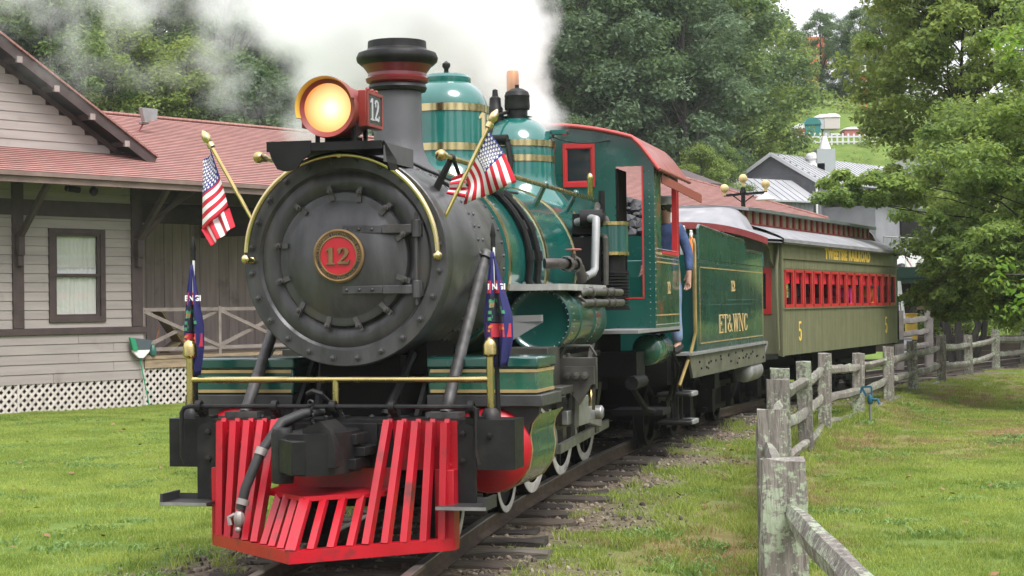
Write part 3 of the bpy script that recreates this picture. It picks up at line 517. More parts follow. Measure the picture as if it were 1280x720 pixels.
# --- cylinders, steam chests
for sg in (1, -1):
    m = MB(); m.box(min(sg*.5,sg*1.285), max(sg*.5,sg*1.285), .3,.84,1.07,1.25); ch = part(m, 'steam_chest', GREEN_F if sg > 0 else GREEN, bevel=.012)
    m = MB(); m.box(min(sg*.49,sg*1.3), max(sg*.49,sg*1.3), .287,.853,1.25,1.33); part(m, 'chest_lid', GREEN, ch, bevel=.015)
    m = MB()
    for z in (1.08, 1.222): m.box(min(sg*.52,sg*1.289), max(sg*.52,sg*1.289), .296,.844,z,z+.022)
    part(m, 'gold_line', GOLD, ch)
    m = MB(); m.box(min(sg*.5,sg*1.33), max(sg*.5,sg*1.33), .27,.9,.985,1.066); m.prism([(sg*x, z) for x, z in ((.5,.985),(1.29,.985),(1.285,.93),(1.225,.86),(1.205,.78),(1.22,.68),(1.2,.56),(1.13,.46),(1.03,.40),(.9,.385),(.75,.45),(.6,.6))], (0,.36,0), (1,0,0), (0,0,1), .06*-1)
    cyl_ = part(m, 'cylinder', mat('cylinder_grey', (.055,.055,.055), .4, .3, var=(6,.35)), bevel=.006)
    m = MB(); pr = [(1.285,.93),(1.235,.86),(1.218,.78),(1.232,.68),(1.212,.555),(1.14,.45),(1.035,.39),(.9,.375),(.75,.44)]
    vs = []; 
    for x, z in pr: vs += [(sg*x,.37,z),(sg*x,1.12,z)]
    m.add(vs, [(2*i,2*i+1,2*i+3,2*i+2) for i in range(len(pr)-1)]); jk = part(m, 'cylinder_jacket', GREEN_F)
    m = MB()
    for y in (.375, 1.11): m.tube([(sg*x,y,z) for x, z in pr], .005, 5)
    part(m, 'gold_line', GOLD, jk)
    m = MB(); m.lathe([(.3,.08),(.3,-.0),(.285,-.03),(.21,-.08),(.1,-.105),(0,-.11)], (sg*.93,.32,.68), (0,1,0), 40); part(m, 'cylinder_head', RED, cyl_)
    m = MB(); m.lathe([(.3,.0),(.3,.1),(.12,.14),(.06,.3)], (sg*.93,1.1,.68), (0,1,0), 28); m.box(min(sg*.9,sg*.99), max(sg*.9,sg*.99), 1.2,3.1,.86,.92); m.box(min(sg*.9,sg*.99), max(sg*.9,sg*.99), 1.2,3.1,.68,.73); m.cyl((sg*.95,1.2,.79),(sg*.95,2.6,.79),.028,8); part(m, 'crosshead_guide', mat('guide_steel', (.12,.115,.09), .5, .5, var=(7,.4)))
    m = MB(); m.box(min(sg*1.1,sg*1.13), max(sg*1.1,sg*1.13), 2.1,2.14,.75,1.3); m.box(min(sg*.7,sg*1.37), max(sg*.7,sg*1.37), 2.0,2.04,1.02,1.27); m.tube([(sg*1.08,2.0,1.27),(sg*1.13,2.0,1.36),(sg*1.32,2.0,1.36),(sg*1.37,2.0,1.28)], .014, 6); m.box(min(sg*.9,sg*1.2), max(sg*.9,sg*1.2), 1.5,2.0,1.0,1.06); m.box(min(sg*.72,sg*1.08), max(sg*.72,sg*1.08), 1.55,1.98,1.06,1.36)
    yoke = part(m, 'guide_yoke', mat('yoke_grey', (.05,.048,.04), .5, .3, var=(6,.35)), bevel=.006)
    m = MB(); m.box(min(sg*1.12,sg*1.36), max(sg*1.12,sg*1.36), 1.94,2.0,1.06,1.2); m.prism([(0,0),(.2,0),(.1,-.16)], (sg*1.14 if sg > 0 else -1.34,1.98,1.06), (1,0,0), (0,0,1), .05)
    for x in (1.15,1.22,1.29): m.lathe([(.03,0),(.03,-.04),(0,-.045)], (sg*x,1.94,1.13), (0,1,0), 8)
    m.beam((sg*1.2,2.02,1.05),(sg*1.19,2.0,.72),.03,.05); m.beam((sg*1.33,2.1,1.3),(sg*1.3,2.2,.85),.025,.03); part(m, 'valve_gear', DSTEEL, yoke)
    m = MB(); m.box(min(sg*1.02,sg*1.2), max(sg*1.02,sg*1.2), 2.1,2.5,.72,.95); m.ball((sg*1.15,2.2,.95), .08, 8, 6, sc=(1,1.4,.8)); m.beam((sg*1.13,1.9,.80),(sg*1.15,3.0,.78),.05,.11); m.lathe([(.06,-.03),(.06,.05),(.03,.07)], (sg*1.17,2.95,.78), (sg,0,0), 10); crs = part(m, 'crosshead', STEEL, bevel=.006)
    m = MB(); m.lathe([(.03,0),(.035,.05),(.03,.09),(.012,.11),(0,.14)], (sg*1.15,2.85,.84), (0,0,1), 10); part(m, 'oil_cup', BRASS, crs)
    m = MB(); m.beam((sg*1.1,2.5,.8),(sg*.75,5.2,.55),.05,.1); m.beam((sg*.72,3.5,.42),(sg*.5,6.9,.42),.04,.08); part(m, 'connecting_rod', STEEL)
# wheels follow the rails
def rail_u(s): return .60-.054*s
def wheel(name, s, r, spokes, side, z0):
    u = rail_u(s) if side > 0 else rail_u(s)-.96
    c = (u, s, r+z0); ax = (side, 0, 0)
    m = MB(); m.lathe([(r*.80,-.06),(r+.022,-.06),(r+.022,-.035),(r,-.03),(r*.997,.055),(r*.82,.055)], c, ax, 40)
    m.lathe([(0,-.05),(.1,-.05),(.1,.05),(.06,.07),(0,.07)], c, ax, 16)
    for k in range(spokes):
        a = 2*math.pi*k/spokes; d = (0, math.cos(a), math.sin(a)); m.beam((c[0],c[1]+d[1]*.08,c[2]+d[2]*.08),(c[0],c[1]+d[1]*r*.85,c[2]+d[2]*r*.85),.05,.06,up=ax)
    if spokes == 0: m.lathe([(.1,.0),(r*.82,.03)], c, ax, 32)
    wh = part(m, name, SOOT)
    m = MB(); m.lathe([(r*.83,.055),(r*.84,.0605),(r*.985,.0605),(r*.995,.052)], c, ax, 40); part(m, 'wheel_rim', RIM, wh)
for side in (1, -1):
    for s0 in (.42, 2.42): wheel('truck_wheel', s0, .335, 0, side, -.01)
    for s0 in (3.62, 5.2, 6.72): wheel('driving_wheel', s0, .56, 13, side, .02)
for s0, r0 in ((.42,.33),(2.42,.33),(3.62,.57),(5.2,.57),(6.72,.57)): m = MB(); m.cyl((rail_u(s0)-.96,s0,r0),(rail_u(s0),s0,r0),.07,10); part(m, 'axle', DARK)
m = MB(); m.box(-.35,.6,.4,2.5,.42,.6); part(m, 'truck_frame', DARK)
# springs, hangers and brake gear among the driving wheels
for sg in (1, -1):
    for s0 in (3.62, 5.2, 6.72):
        m = MB(); u = (rail_u(s0)+.12) if sg > 0 else (rail_u(s0)-1.08)
        for k in range(5): m.beam((u,s0-.42+.07*k,1.16+.03*k),(u,s0+.42-.07*k,1.16+.03*k),.08,.028)
        m.beam((u,s0-.4,1.16),(u,s0-.42,.75),.04,.04); m.beam((u,s0+.4,1.16),(u,s0+.42,.75),.04,.04); m.box(u-.05,u+.05,s0-.1,s0+.1,.4,.85); part(m, 'leaf_spring', DSTEEL)
    m = MB(); u = .75 if sg > 0 else -.95
    m.tube([(u-.1,2.3,1.25),(u-.1,3.4,1.2),(u-.12,5.8,1.2)],.03,6); m.tube([(u+.05,2.6,.95),(u+.05,4.2,.9),(u+.1,4.5,1.4)],.025,6)
    for s0 in (4.4, 5.95): m.beam((u-.15,s0,.9),(u-.2,s0-.12,.4),.05,.05); m.box(u-.25,u-.14,s0-.2,s0-.05,.4,.62)
    part(m, 'brake_gear', DSTEEL)
# --- cab
C0, C1 = 5.9, 7.5
m = MB()     # front wall with openings: polygon columns between x stations
def roof_z(x): return 3.5-.155*(x/1.0)**2 if abs(x) < 1.02 else 3.34-(abs(x)-1.02)*1.35
def wallcol(x0, x1, z0, z1=None, n=4):
    xs = [x0+(x1-x0)*i/n for i in range(n+1)]
    for a, b in zip(xs, xs[1:]):
        za, zb = (roof_z(a)-.015, roof_z(b)-.015) if z1 is None else (z1, z1)
        m.add([(a,C0,z0),(b,C0,z0),(b,C0+.03,z0),(a,C0+.03,z0),(a,C0,za),(b,C0,zb),(b,C0+.03,zb),(a,C0+.03,za)], [(0,3,2,1),(4,5,6,7),(0,1,5,4),(1,2,6,5),(2,3,7,6),(3,0,4,7)])
for sg in (1, -1):
    wallcol(0, sg*.29, 2.2); wallcol(sg*.29, sg*.58, 2.3, 2.91, 1); wallcol(sg*.29, sg*.58, 3.28); wallcol(sg*.58, sg*.81, 1.44)
    wallcol(sg*.81, sg*1.09, 1.44, 1.75, 1); wallcol(sg*.81, sg*1.09, 3.07); wallcol(sg*1.09, sg*1.2, 1.44)
cabw = part(m, 'cab_front', GREEN_W)
for sg in (1, -1):
    m = MB()
    for x0, x1, z0, z1 in ((.27,.30,2.88,3.31),(.57,.60,2.88,3.31),(.30,.57,2.88,2.915),(.30,.57,3.275,3.31)): m.box(min(sg*x0,sg*x1), max(sg*x0,sg*x1), C0-.012, C0-.002, z0-.01, z1+.01)
    for x0, x1, z0, z1 in ((.283,.315,2.9,3.29),(.555,.587,2.9,3.29),(.315,.555,2.9,2.935),(.315,.555,3.255,3.29)): m.box(min(sg*x0,sg*x1), max(sg*x0,sg*x1), C0-.002, C0+.04, z0, z1)
    fw = part(m, 'front_window', REDW, bevel=.004)
    m = MB(); m.box(min(sg*.31,sg*.56), max(sg*.31,sg*.56), C0+.015,C0+.02,2.93,3.26); part(m, 'pane', GLASS, fw)
    m = MB(); m.box(min(sg*1.075,sg*1.09), max(sg*1.075,sg*1.09), C0-.006,C0+.045,1.75,3.07); m.box(min(sg*.81,sg*1.09), max(sg*.81,sg*1.09), C0-.004,C0+.04,1.735,1.75); part(m, 'door_edge', REDW, cabw)
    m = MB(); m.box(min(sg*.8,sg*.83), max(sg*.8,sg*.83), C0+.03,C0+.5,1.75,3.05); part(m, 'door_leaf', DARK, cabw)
# sides
for sg in (1, -1):
    a, b = (1.17, 1.2) if sg > 0 else (-1.2, -1.17)
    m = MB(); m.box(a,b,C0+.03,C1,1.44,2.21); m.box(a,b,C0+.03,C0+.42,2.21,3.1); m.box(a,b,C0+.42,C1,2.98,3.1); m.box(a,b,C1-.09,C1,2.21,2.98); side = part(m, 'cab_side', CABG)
    xo = 1.202 if sg > 0 else -1.202
    m = MB()
    for y0, y1, z0, z1 in ((C0+.08,C1-.06,2.1,2.115),(C0+.08,C1-.06,1.56,1.575),(C0+.05,C1-.04,2.18,2.2)): m.box(min(xo,xo+sg*.003), max(xo,xo+sg*.003), y0,y1,z0,z1)
    part(m, 'gold_line', GOLD, side)
    m = MB(); m.add(*place_text(serif_text('12', .13, 1.2, .002), (xo+sg*.004, 6.75, 1.85), (0,sg,0), (0,0,1))); part(m, 'cab_numeral', LETG, side)
    m = MB()
    for z in (1.47, 2.15, 2.2, 2.24):
        for k in range(26): m.ico((sg*1.201, C0+.05+k*.06, z), .0065)
    for k in range(24): m.ico((sg*1.201, C0+.02, 1.5+k*.066), .0065); m.ico((sg*1.15, C0-.001, 1.5+k*.066), .0065); m.ico((sg*1.2+sg*.001, C0+.05, 1.5+k*.066), .0065)
    tag(part(m, 'cab_rivets', STEEL, side), kind='stuff')
    m = MB(); m.box(min(sg*1.15,sg*1.205), max(sg*1.15,sg*1.205), C1-.14,C1-.09,2.21,2.98); m.box(min(sg*1.2,sg*1.206), max(sg*1.2,sg*1.206), C1-.02,C1+.01,2.2,3.0); m.box(min(sg*1.16,sg*1.215), max(sg*1.16,sg*1.215), C0+.42,C1-.09,2.195,2.225); part(m, 'side_window_frame', REDW, side)
    m = MB(); m.beam((sg*1.22,C0+.35,2.96),(sg*1.42,C1+.25,2.83),.012,.09,up=(0,0,1)); part(m, 'awning', mat('awning_red', (.25,.06,.04), .5), side)
    m = MB(); m.box(min(sg*.75,sg*1.22), max(sg*.75,sg*1.22), 4.75,C1,1.405,1.437); part(m, 'cab_step_board', ALU, side)
m = MB(); m.box(-1.2,1.2,C0,C1,1.38,1.4); m.box(-.62,.62,C0+.04,C0+.3,1.4,2.9); part(m, 'cab_floor', DARK)
def arc(off, xm): 
    xs = [-xm+2*xm*i/28 for i in range(29)]; return [(x, roof_z(x)+off) for x in xs]
m = MB(); o_ = arc(.03, 1.26); i_ = arc(0, 1.25)[::-1]
m.prism(o_+i_, (0,C0-.06,0), (1,0,0), (0,0,1), -(C1-C0+.5)); croof = part(m, 'cab_roof', ROOFR)
m = MB(); m.tube([(x,C0-.06,z+.012) for x, z in arc(0, 1.26)], .02, 8); part(m, 'roof_bead', mat('bead_red', (.42,.06,.05), .4), croof)
m = MB(); m.tube([(.0+1.265*sg_, y, roof_z(1.26)+.01) for sg_ in (1,) for y in (C0-.06, C1+.44)], .018, 8); m.tube([(-1.265, y, roof_z(1.26)+.01) for y in (C0-.06, C1+.44)], .018, 8); part(m, 'roof_gutter', ROOFR, croof)
# under-cab reservoir and pipes
m = MB(); m.lathe([(0,0),(.1,.01),(.15,.04),(.16,.08),(.16,.85),(.13,.92),(0,.95)], (1.0,6.45,1.2), (0,1,0), 24); part(m, 'under_tank', GREEN_F)
m = MB(); m.tube([(1.05,7.2,1.35),(1.12,7.5,1.2),(1.1,7.7,.8),(.95,8.2,.6)], .025, 7); m.tube([(1.1,7.1,1.3),(1.2,7.4,1.0),(1.1,7.6,.6)], .018, 7); m.tube([(.9,6.0,.9),(1.0,6.4,.6),(1.0,6.9,.55)], .03, 7); m.box(.55,1.1,6.9,7.45,.5,.56); m.box(.6,1.0,5.9,6.4,.95,1.2); m.cyl((1.0,5.6,.9),(1.0,6.2,.9),.07,10); part(m, 'injector_pipe', SOOT)
m = MB(); m.box(-1.0,1.0,7.5,8.3,1.1,1.14); part(m, 'apron', DARK)
# ================================================================== TENDER  (x right, y back from the front end)
tender = thing('tender', 'green coal tender lettered ET&WNC coupled behind the locomotive cab', 'tender', (.899, 20.402, 0), R(-16.8))
def tp(mb, name, mats, parent=tender, **k): return mb.out(name, mats, parent, **k)
m = MB(); m.box(-1.15,1.15,.66,5.66,1.12,2.2); tank = tp(m, 'water_tank', GREEN_W, bevel=.01)
for sg in (1, -1):
    m = MB(); a, b = (1.135, 1.155) if sg > 0 else (-1.155, -1.135)
    pr = [(.66,2.2),(5.62,2.2),(5.62,2.385),(4.03,2.385),(4.03,2.46),(3.95,2.51),(.72,2.6),(.66,2.56)]
    m.prism(pr, (sg*1.135,0,0), (0,1,0), (0,0,1), .02*1); cb = tp(m, 'coal_board', GREEN_W)
    m = MB(); m.tube([(sg*1.15,.66,2.2),(sg*1.15,.66,2.56),(sg*1.15,.72,2.6),(sg*1.15,3.95,2.515),(sg*1.15,4.03,2.46),(sg*1.15,4.03,2.39),(sg*1.15,5.62,2.39),(sg*1.15,5.62,2.2)], .018, 6); tp(m, 'edge_bead', GREEN_W, cb)
    x0 = sg*1.151; x1 = sg*1.1545
    m = MB()
    for y0, y1, z0, z1 in ((.74,5.58,2.1,2.114),(.74,5.58,1.2,1.214),(.74,.752,1.2,2.114),(5.568,5.58,1.2,2.114)): m.box(min(x0,x1), max(x0,x1), y0,y1,z0,z1)
    tp(m, 'gold_line', GOLD, tank)
    m = MB(); m.add(*place_text(serif_text('ET&WNC', .235, 2.1, .003, .9), (sg*1.1545,3.08,1.42), (0,sg,0), (0,0,1))); tag(tp(m, 'lettering', LETG, tank), kind='stuff')
    m = MB(); m.add(*place_text(serif_text('12', .14, 1.6, .003), (sg*1.1545,3.06,1.90), (0,sg,0), (0,0,1))); tp(m, 'tender_number', LETG, tank)
    m = MB()
    for z in (1.66, 1.72, 1.16, 2.16):
        for k in range(74): m.ico((sg*1.15,.7+k*.067,z), .006)
    for k in range(20): m.ico((sg*1.15,.69,1.15+k*.053), .006); m.ico((sg*1.15,5.63,1.15+k*.053), .006)
    tag(tp(m, 'rivets', GREEN_W, tank), kind='stuff')
    m = MB(); m.prism([(.0,1.09),(.22,.82),(5.72,.82),(5.74,1.09)], (sg*1.13,0,0), (0,1,0), (0,0,1), .03); fr = tp(m, 'frame_sill', OLIVEG)
    m = MB(); m.box(min(sg*1.0,sg*1.19), max(sg*1.0,sg*1.19), .02,5.78,1.085,1.118); m.beam((sg*1.17,5.76,1.1),(sg*1.1,5.6,.82),.04,.05); tp(m, 'deck_edge', ALU, fr)
    m = MB()
    for k in range(26): m.ico((sg*1.162 if sg>0 else -1.132, .4+random.random()*5.2, .88+random.random()*.17), .018)
    tag(tp(m, 'sill_bolts', SOOT, fr), kind='stuff')
    for z, s in ((.62,.0),(.30,.02)):
        m = MB(); m.box(min(sg*.8,sg*1.18), max(sg*.8,sg*1.18), -.12+s,.3+s,z,z+.05); st = tp(m, 'step', BLACK, bevel=.015)
        m = MB(); m.box(min(sg*1.17,sg*1.2), max(sg*1.17,sg*1.2), -.02+s,.31+s,z-.0,z+.055); m.box(min(sg*1.0,sg*1.19), max(sg*1.0,sg*1.19), .29+s,.32+s,z-.0,z+.056); tp(m, 'step_edge', ALU, st, bevel=.01)
    m = MB()
    for y in (-.05,.2): m.box(min(sg*1.0,sg*1.03), max(sg*1.0,sg*1.03), y,y+.05,.3,1.0)
    tp(m, 'step_hanger', BLACK)
    m = MB(); m.tube([(sg*1.17,.3,2.42),(sg*1.19,.25,2.36),(sg*1.19,.25,1.35),(sg*1.16,.15,1.15),(sg*1.08,-.2,.75)], .02, 8); m.tube([(sg*1.12,.5,2.2),(sg*1.14,.45,2.17),(sg*1.14,.45,1.3),(sg*1.12,.5,1.26)], .018, 8); tp(m, 'grab_rail', mat('dull_brass', (.3,.22,.08), .4, .7, var=(6,.3)))
    m = MB(); m.lathe([(0,0),(.1,.01),(.145,.05),(.15,.1),(.15,.95),(.13,1.0),(0,1.02)], (sg*1.02,4.5,.72), (0,1,0), 20); tp(m, 'brake_reservoir', mat('reservoir_grey', (.28,.28,.27), .45, .4, var=(4,.3)))
m = MB(); m.box(-1.15,-.62,.5,.66,1.12,2.25); m.box(.62,1.15,.5,.66,1.12,2.25); m.box(-.62,.62,.62,.66,1.12,2.0); tp(m, 'front_plate', GREEN)
m = MB(); m.box(-1.1,1.1,4.0,4.06,2.2,2.5); m.box(-1.13,1.13,.95,.99,2.2,2.5); tp(m, 'coal_bulkhead', GREEN)
m = MB(); m.box(-.9,.9,.0,5.7,.75,1.09); m.box(-.2,.2,-.6,0,.7,.85); m.box(-.15,.15,5.7,6.3,.66,.85); tp(m, 'underframe', DARK)
def truck(parent, y0, part_fn, wb=1.45, r=.36, u0=0.0):
    for yy in (y0-wb/2, y0+wb/2):
        for sg in (1, -1):
            m = MB(); c = (u0+sg*.50, yy, r); ax = (sg,0,0)
            m.lathe([(0,.03),(.1,.03),(.12,.0),(r*.8,-.01),(r*.82,.05),(r,.05),(r,-.04),(r+.025,-.045),(r+.025,-.07),(.0,-.07)], c, ax, 28); part_fn(m, 'wheel', SOOT, parent)
        m = MB(); m.cyl((u0-.5,yy,r),(u0+.5,yy,r),.06,8); part_fn(m, 'axle', DARK, parent)
    for sg in (1, -1):
        m = MB(); x = u0+sg*.68
        m.beam((x,y0-wb/2-.25,r+.2),(x,y0+wb/2+.25,r+.2),.07,.09); m.beam((x,y0-wb/2-.2,r-.1),(x,y0+wb/2+.2,r-.1),.06,.06)
        for yy in (y0-wb/2, y0+wb/2): m.box(x-.1,x+.1,yy-.11,yy+.11,r-.14,r+.18)
        m.beam((x,y0-.2,r+.2),(x,y0-.1,r-.1),.06,.06); m.beam((x,y0+.2,r+.2),(x,y0+.1,r-.1),.06,.06)
        for k in (-.12,0,.12): m.cyl((x,y0+k,r-.05),(x,y0+k,r+.22),.045,8)
        part_fn(m, 'truck_frame', SOOT, parent, bevel=.006)
    m = MB(); m.box(u0-.7,u0+.7,y0-.18,y0+.18,r+.1,r+.42); part_fn(m, 'bolster', DARK, parent)
truck(tender, 1.35, tp); truck(tender, 4.35, tp)
m = MB(); m.tube([(1.0,3.7,.85),(1.05,3.8,.6),(.98,3.85,.4)],.03,6); m.tube([(.95,5.5,.85),(1.05,5.8,.6),(.9,6.1,.55)],.025,6); m.box(.9,1.05,2.2,2.5,.6,.85); tp(m, 'brake_pipe', SOOT)
# coal heaped in the tender
m = MB(); random.seed(3)
for k in range(900):
    x = random.uniform(-1.08,1.08); y = random.uniform(.98,4.0); h = 2.15+.72*math.exp(-(x*x)/.45)*math.exp(-((y-2.0)**2)/2.2)+random.uniform(-.05,.1)
    m.ico((x,y,h), random.uniform(.05,.11), 0, random.uniform(.6,1))
m.box(-1.1,1.1,1.0,4.0,1.9,2.12)
o = m.out('coal', COAL, None, loc=(.899,20.402,0), rot=(0,0,R(-16.8)), sharp=10); tag(o, 'black lump coal heaped in the tender bunker', 'coal', kind='stuff')

# ================================================================== COACH  (x right, y back from the end wall)
coach = thing('passenger_coach', 'olive green open-window coach lettered TWEETSIE RAILROAD with red window frames', 'railway coach', (2.896, 27.279, 0), R(-24))
def cp(mb, name, mats, parent=coach, **k): return mb.out(name, mats, parent, **k)
CL = 8.5; NW = 14; Y0 = .16; PIT = (8.34-.16)/NW; ZB, ZT = 1.615, 2.17
for sg in (1, -1):
    a, b = (1.27, 1.3) if sg > 0 else (-1.3, -1.27)
    m = MB(); m.box(a,b,0,CL,.86,ZB-.02); m.box(a,b,0,CL,ZT+.01,2.6)
    for k in range(NW+1):
        yc = Y0+k*PIT; m.box(a,b, max(0,yc-.045) if k else 0, yc+.045 if k < NW else CL, ZB-.02, ZT+.01)
    sw = cp(m, 'side_wall', OLIVE)
    m = MB(); n = 84
    for k in range(n):
        y = k*CL/n
        x = sg*1.3
        m.prism([(0,0),(.006,.008),(.006,CL/n-.008),(0,CL/n-.001)], (x,y,.865), (sg,0,0), (0,1,0), (.735 if sg>0 else -.735))
        m.prism([(0,0),(.006,.008),(.006,CL/n-.008),(0,CL/n-.001)], (x,y,ZT+.03), (sg,0,0), (0,1,0), (.16 if sg>0 else -.16))
    tag(cp(m, 'wall_boards', OLIVE, sw), kind='stuff')
    for k in range(4):
        m = MB(); m.box(min(sg*1.3,sg*1.318), max(sg*1.3,sg*1.318), k*CL/4+.004,(k+1)*CL/4-.004,2.365,2.6); cp(m, 'letter_board', OLIVE, sw)
    m = MB(); m.box(min(sg*1.3,sg*1.33), max(sg*1.3,sg*1.33), -.01,CL+.01,2.345,2.365); m.box(min(sg*1.3,sg*1.325), max(sg*1.3,sg*1.325), -.01,CL+.01,ZB-.045,ZB-.022); m.box(min(sg*1.3,sg*1.325), max(sg*1.3,sg*1.325), -.012,.07,.85,2.6); cp(m, 'belt_rail', OLIVE, sw)
    vf = curve_text('TWEETSIE RAILROAD', .25, .002, .016, 1.3, space=1.1)
    m = MB(); m.add(*place_text(vf, (sg*1.3195,4.4 if sg>0 else 4.1,2.475), (0,sg,0), (0,0,1))); cp(m, 'lettering', mat('coach_yellow', (.8,.55,.1), .55) if sg > 0 else bpy.data.materials['coach_yellow'], sw)
    m = MB()
    for y in (1.08, 7.45): m.add(*place_text(serif_text('5', .3, 1.0, .003, 1.0), (sg*1.308,y,1.22), (0,sg,0), (0,0,1)))
    cp(m, 'car_number', bpy.data.materials['coach_yellow'], sw)
    for k in range(NW):
        yc = Y0+(k+.5)*PIT; hw = PIT/2-.045
        m = MB(); xo, xi = sg*1.318, sg*1.285
        for y0, y1, z0, z1 in ((yc-hw,yc-hw+.04,ZB,ZT),(yc+hw-.04,yc+hw,ZB,ZT),(yc-hw,yc+hw,ZB-.02,ZB+.03),(yc-hw,yc+hw,ZT-.03,ZT+.01)): m.box(min(xo,xi), max(xo,xi), y0,y1,z0,z1)
        wf = cp(m, 'window_frame', REDW)
        m = MB(); m.box(min(sg*1.25,sg*1.262), max(sg*1.25,sg*1.262), yc-hw+.04,yc+hw-.04,ZT-.2,ZT-.03); cp(m, 'window_blind', mat('blind_red', (.55,.01,.03), .7), wf) if k == 0 else link('window_blind', m.mesh('window_blind', bpy.data.materials['blind_red']), wf)
# end walls
for y0, sgn in ((0, -1), (CL, 1)):
    m = MB(); ya, yb = (y0, y0+.04) if sgn < 0 else (y0-.04, y0)
    for x0, x1, z0, z1 in ((-1.27,-1.15,.86,2.6),(1.15,1.27,.86,2.6),(-1.15,-.4,.86,1.5),(.4,1.15,.86,1.5),(-1.15,-.4,2.2,2.6),(.4,1.15,2.2,2.6),(-.4,.4,2.45,2.95),(-1.2,-.4,2.6,2.75),(.4,1.2,2.6,2.75)): m.box(x0,x1,ya,yb,z0,z1)
    ew = cp(m, 'end_wall', OLIVE)
    for sg in (1, -1):
        m = MB(); yy = ya-.02 if sgn < 0 else yb+.02
        for x0, x1, z0, z1 in ((.4,.48,1.5,2.2),(1.07,1.15,1.5,2.2),(.48,1.07,1.5,1.58),(.48,1.07,2.12,2.2)): m.box(min(sg*x0,sg*x1), max(sg*x0,sg*x1), min(yy,ya), max(yy,yb), z0, z1)
        ef = cp(m, 'end_window', REDW, ew); m = MB(); m.box(min(sg*.48,sg*.87), max(sg*.48,sg*1.07), ya+.01,ya+.016,1.58,2.12); cp(m, 'pane', GLASS, ef)
    m = MB(); m.box(-.4,.4,ya+.05*(1 if sgn<0 else -1),yb+.05*(1 if sgn<0 else -1),.9,2.4); cp(m, 'end_door', REDW, ew)
    yp0, yp1 = (y0-.85, y0) if sgn < 0 else (y0, y0+.85)
    m = MB(); m.box(-1.25,1.25,yp0,yp1,.82,.9); pf = cp(m, 'end_platform', SOOT)
    ye = yp0+.03 if sgn < 0 else yp1-.03
    m = MB()
    for x in (-1.15,-.8,-.45,.45,.8,1.15): m.tube([(x,ye,.9),(x,ye,1.75)], .018, 6)
    m.tube([(-1.18,ye,1.75),(-.42,ye,1.75)],.022,6); m.tube([(.42,ye,1.75),(1.18,ye,1.75)],.022,6); cp(m, 'platform_rail', SOOT, pf)
    m = MB()
    for sg in (1,-1):
        m.tube([(sg*1.27,y0,2.55),(sg*1.27,y0+sgn*.12,2.2),(sg*1.27,y0+sgn*.14,1.9),(sg*1.27,y0+sgn*.06,.95)],.022,6)
        m.prism([(0,0),(.0,-.4),(.18,-.28),(.26,-.12),(.5,0)], (sg*1.2,y0,2.6), (0,sgn,0), (0,0,1), .05)
    cp(m, 'end_bracket', OLIVE, ew)
# roof
def lower_prof(k=1.0): return [(1.40,2.60),(1.41,2.635),(1.3,2.70),(1.1,2.785),(.9,2.85),(.74,2.885)]
m = MB()
for sg in (1, -1):
    pr = lower_prof(); vs = []
    for x, z in pr: vs += [(sg*x,-.12,z),(sg*x,CL+.12,z)]
    for x, z in pr[::-1]: vs += [(sg*(x-.01),-.12,z-.04),(sg*(x-.01),CL+.12,z-.04)]
    n = 2*len(pr); m.add(vs, [(2*i,2*i+1,2*((i+1)%n)+1,2*((i+1)%n)) for i in range(n)])
roof = cp(m, 'roof', CROOF)
for y0, sgn in ((-.12,-1),(CL+.12,1)):     # hooded ends
    m = MB(); rows = []
    for i in range(9):
        t = i/8; yy = y0+sgn*.85*t; top = 3.15-.29*(t**2.2) if t < 1 else 2.86
        row = []
        for k in range(-12, 13):
            x = k/12*1.38; low = 2.90-.27*abs(x/1.38)**2.2
            hump = max(0, 1-(abs(x)/.86)**6)**.6
            row.append((x, yy, low-.015*t+(top-low)*hump*(1 if t<1 else 0)+(0 if t<1 else 0)))
        rows.append(row)
    vs = [p for r_ in rows for p in r_]; n = 25
    m.add(vs, [(i*n+k,i*n+k+1,(i+1)*n+k+1,(i+1)*n+k) for i in range(8) for k in range(n-1)])
    m.add([(p[0],p[1],p[2]-.05) for p in vs], [(i*n+k,(i+1)*n+k,(i+1)*n+k+1,i*n+k+1) for i in range(8) for k in range(n-1)])
    cp(m, 'roof_hood', CROOF, roof)
    m = MB(); e = rows[-1]; m.prism([(p[0],p[2]+.012) for p in e]+[(p[0],p[2]-.085) for p in e[::-1]], (0,e[0][1],0), (1,0,0), (0,0,1), .03); cp(m, 'hood_fascia', TRIMR, roof)
m = MB(); m.box(-.74,.74,0,CL,2.87,2.9)
for sg in (1,-1): m.box(min(sg*.72,sg*.74), max(sg*.72,sg*.74), -.1,CL+.1,2.86,3.15)
mon = cp(m, 'clerestory', mat('clerestory_beige', (.26,.24,.16), .6, var=(4,.2)))
for sg in (1, -1):
    for k in range(22):
        m = MB(); y = .02+k*(CL-.1)/21; m.box(min(sg*.74,sg*.775), max(sg*.74,sg*.775), y,y+.085,2.89,3.12); cp(m, 'clerestory_post', TRIMR, mon)
    m = MB(); m.box(min(sg*.74,sg*.765), max(sg*.74,sg*.765), -.1,CL+.1,2.885,2.91); m.box(min(sg*.74,sg*.77), max(sg*.74,sg*.77), -.1,CL+.1,3.1,3.13); cp(m, 'clerestory_rail', TRIMR, mon)
m = MB(); pr = [(x/10*.86, 3.19-.07*(x/10)**2) for x in range(-10,11)]
m.prism(pr+[(x,z-.04) for x,z in pr[::-1]], (0,-.2,0), (1,0,0), (0,0,1), -(CL+.4)); mr_ = cp(m, 'clerestory_roof', CROOF, mon)
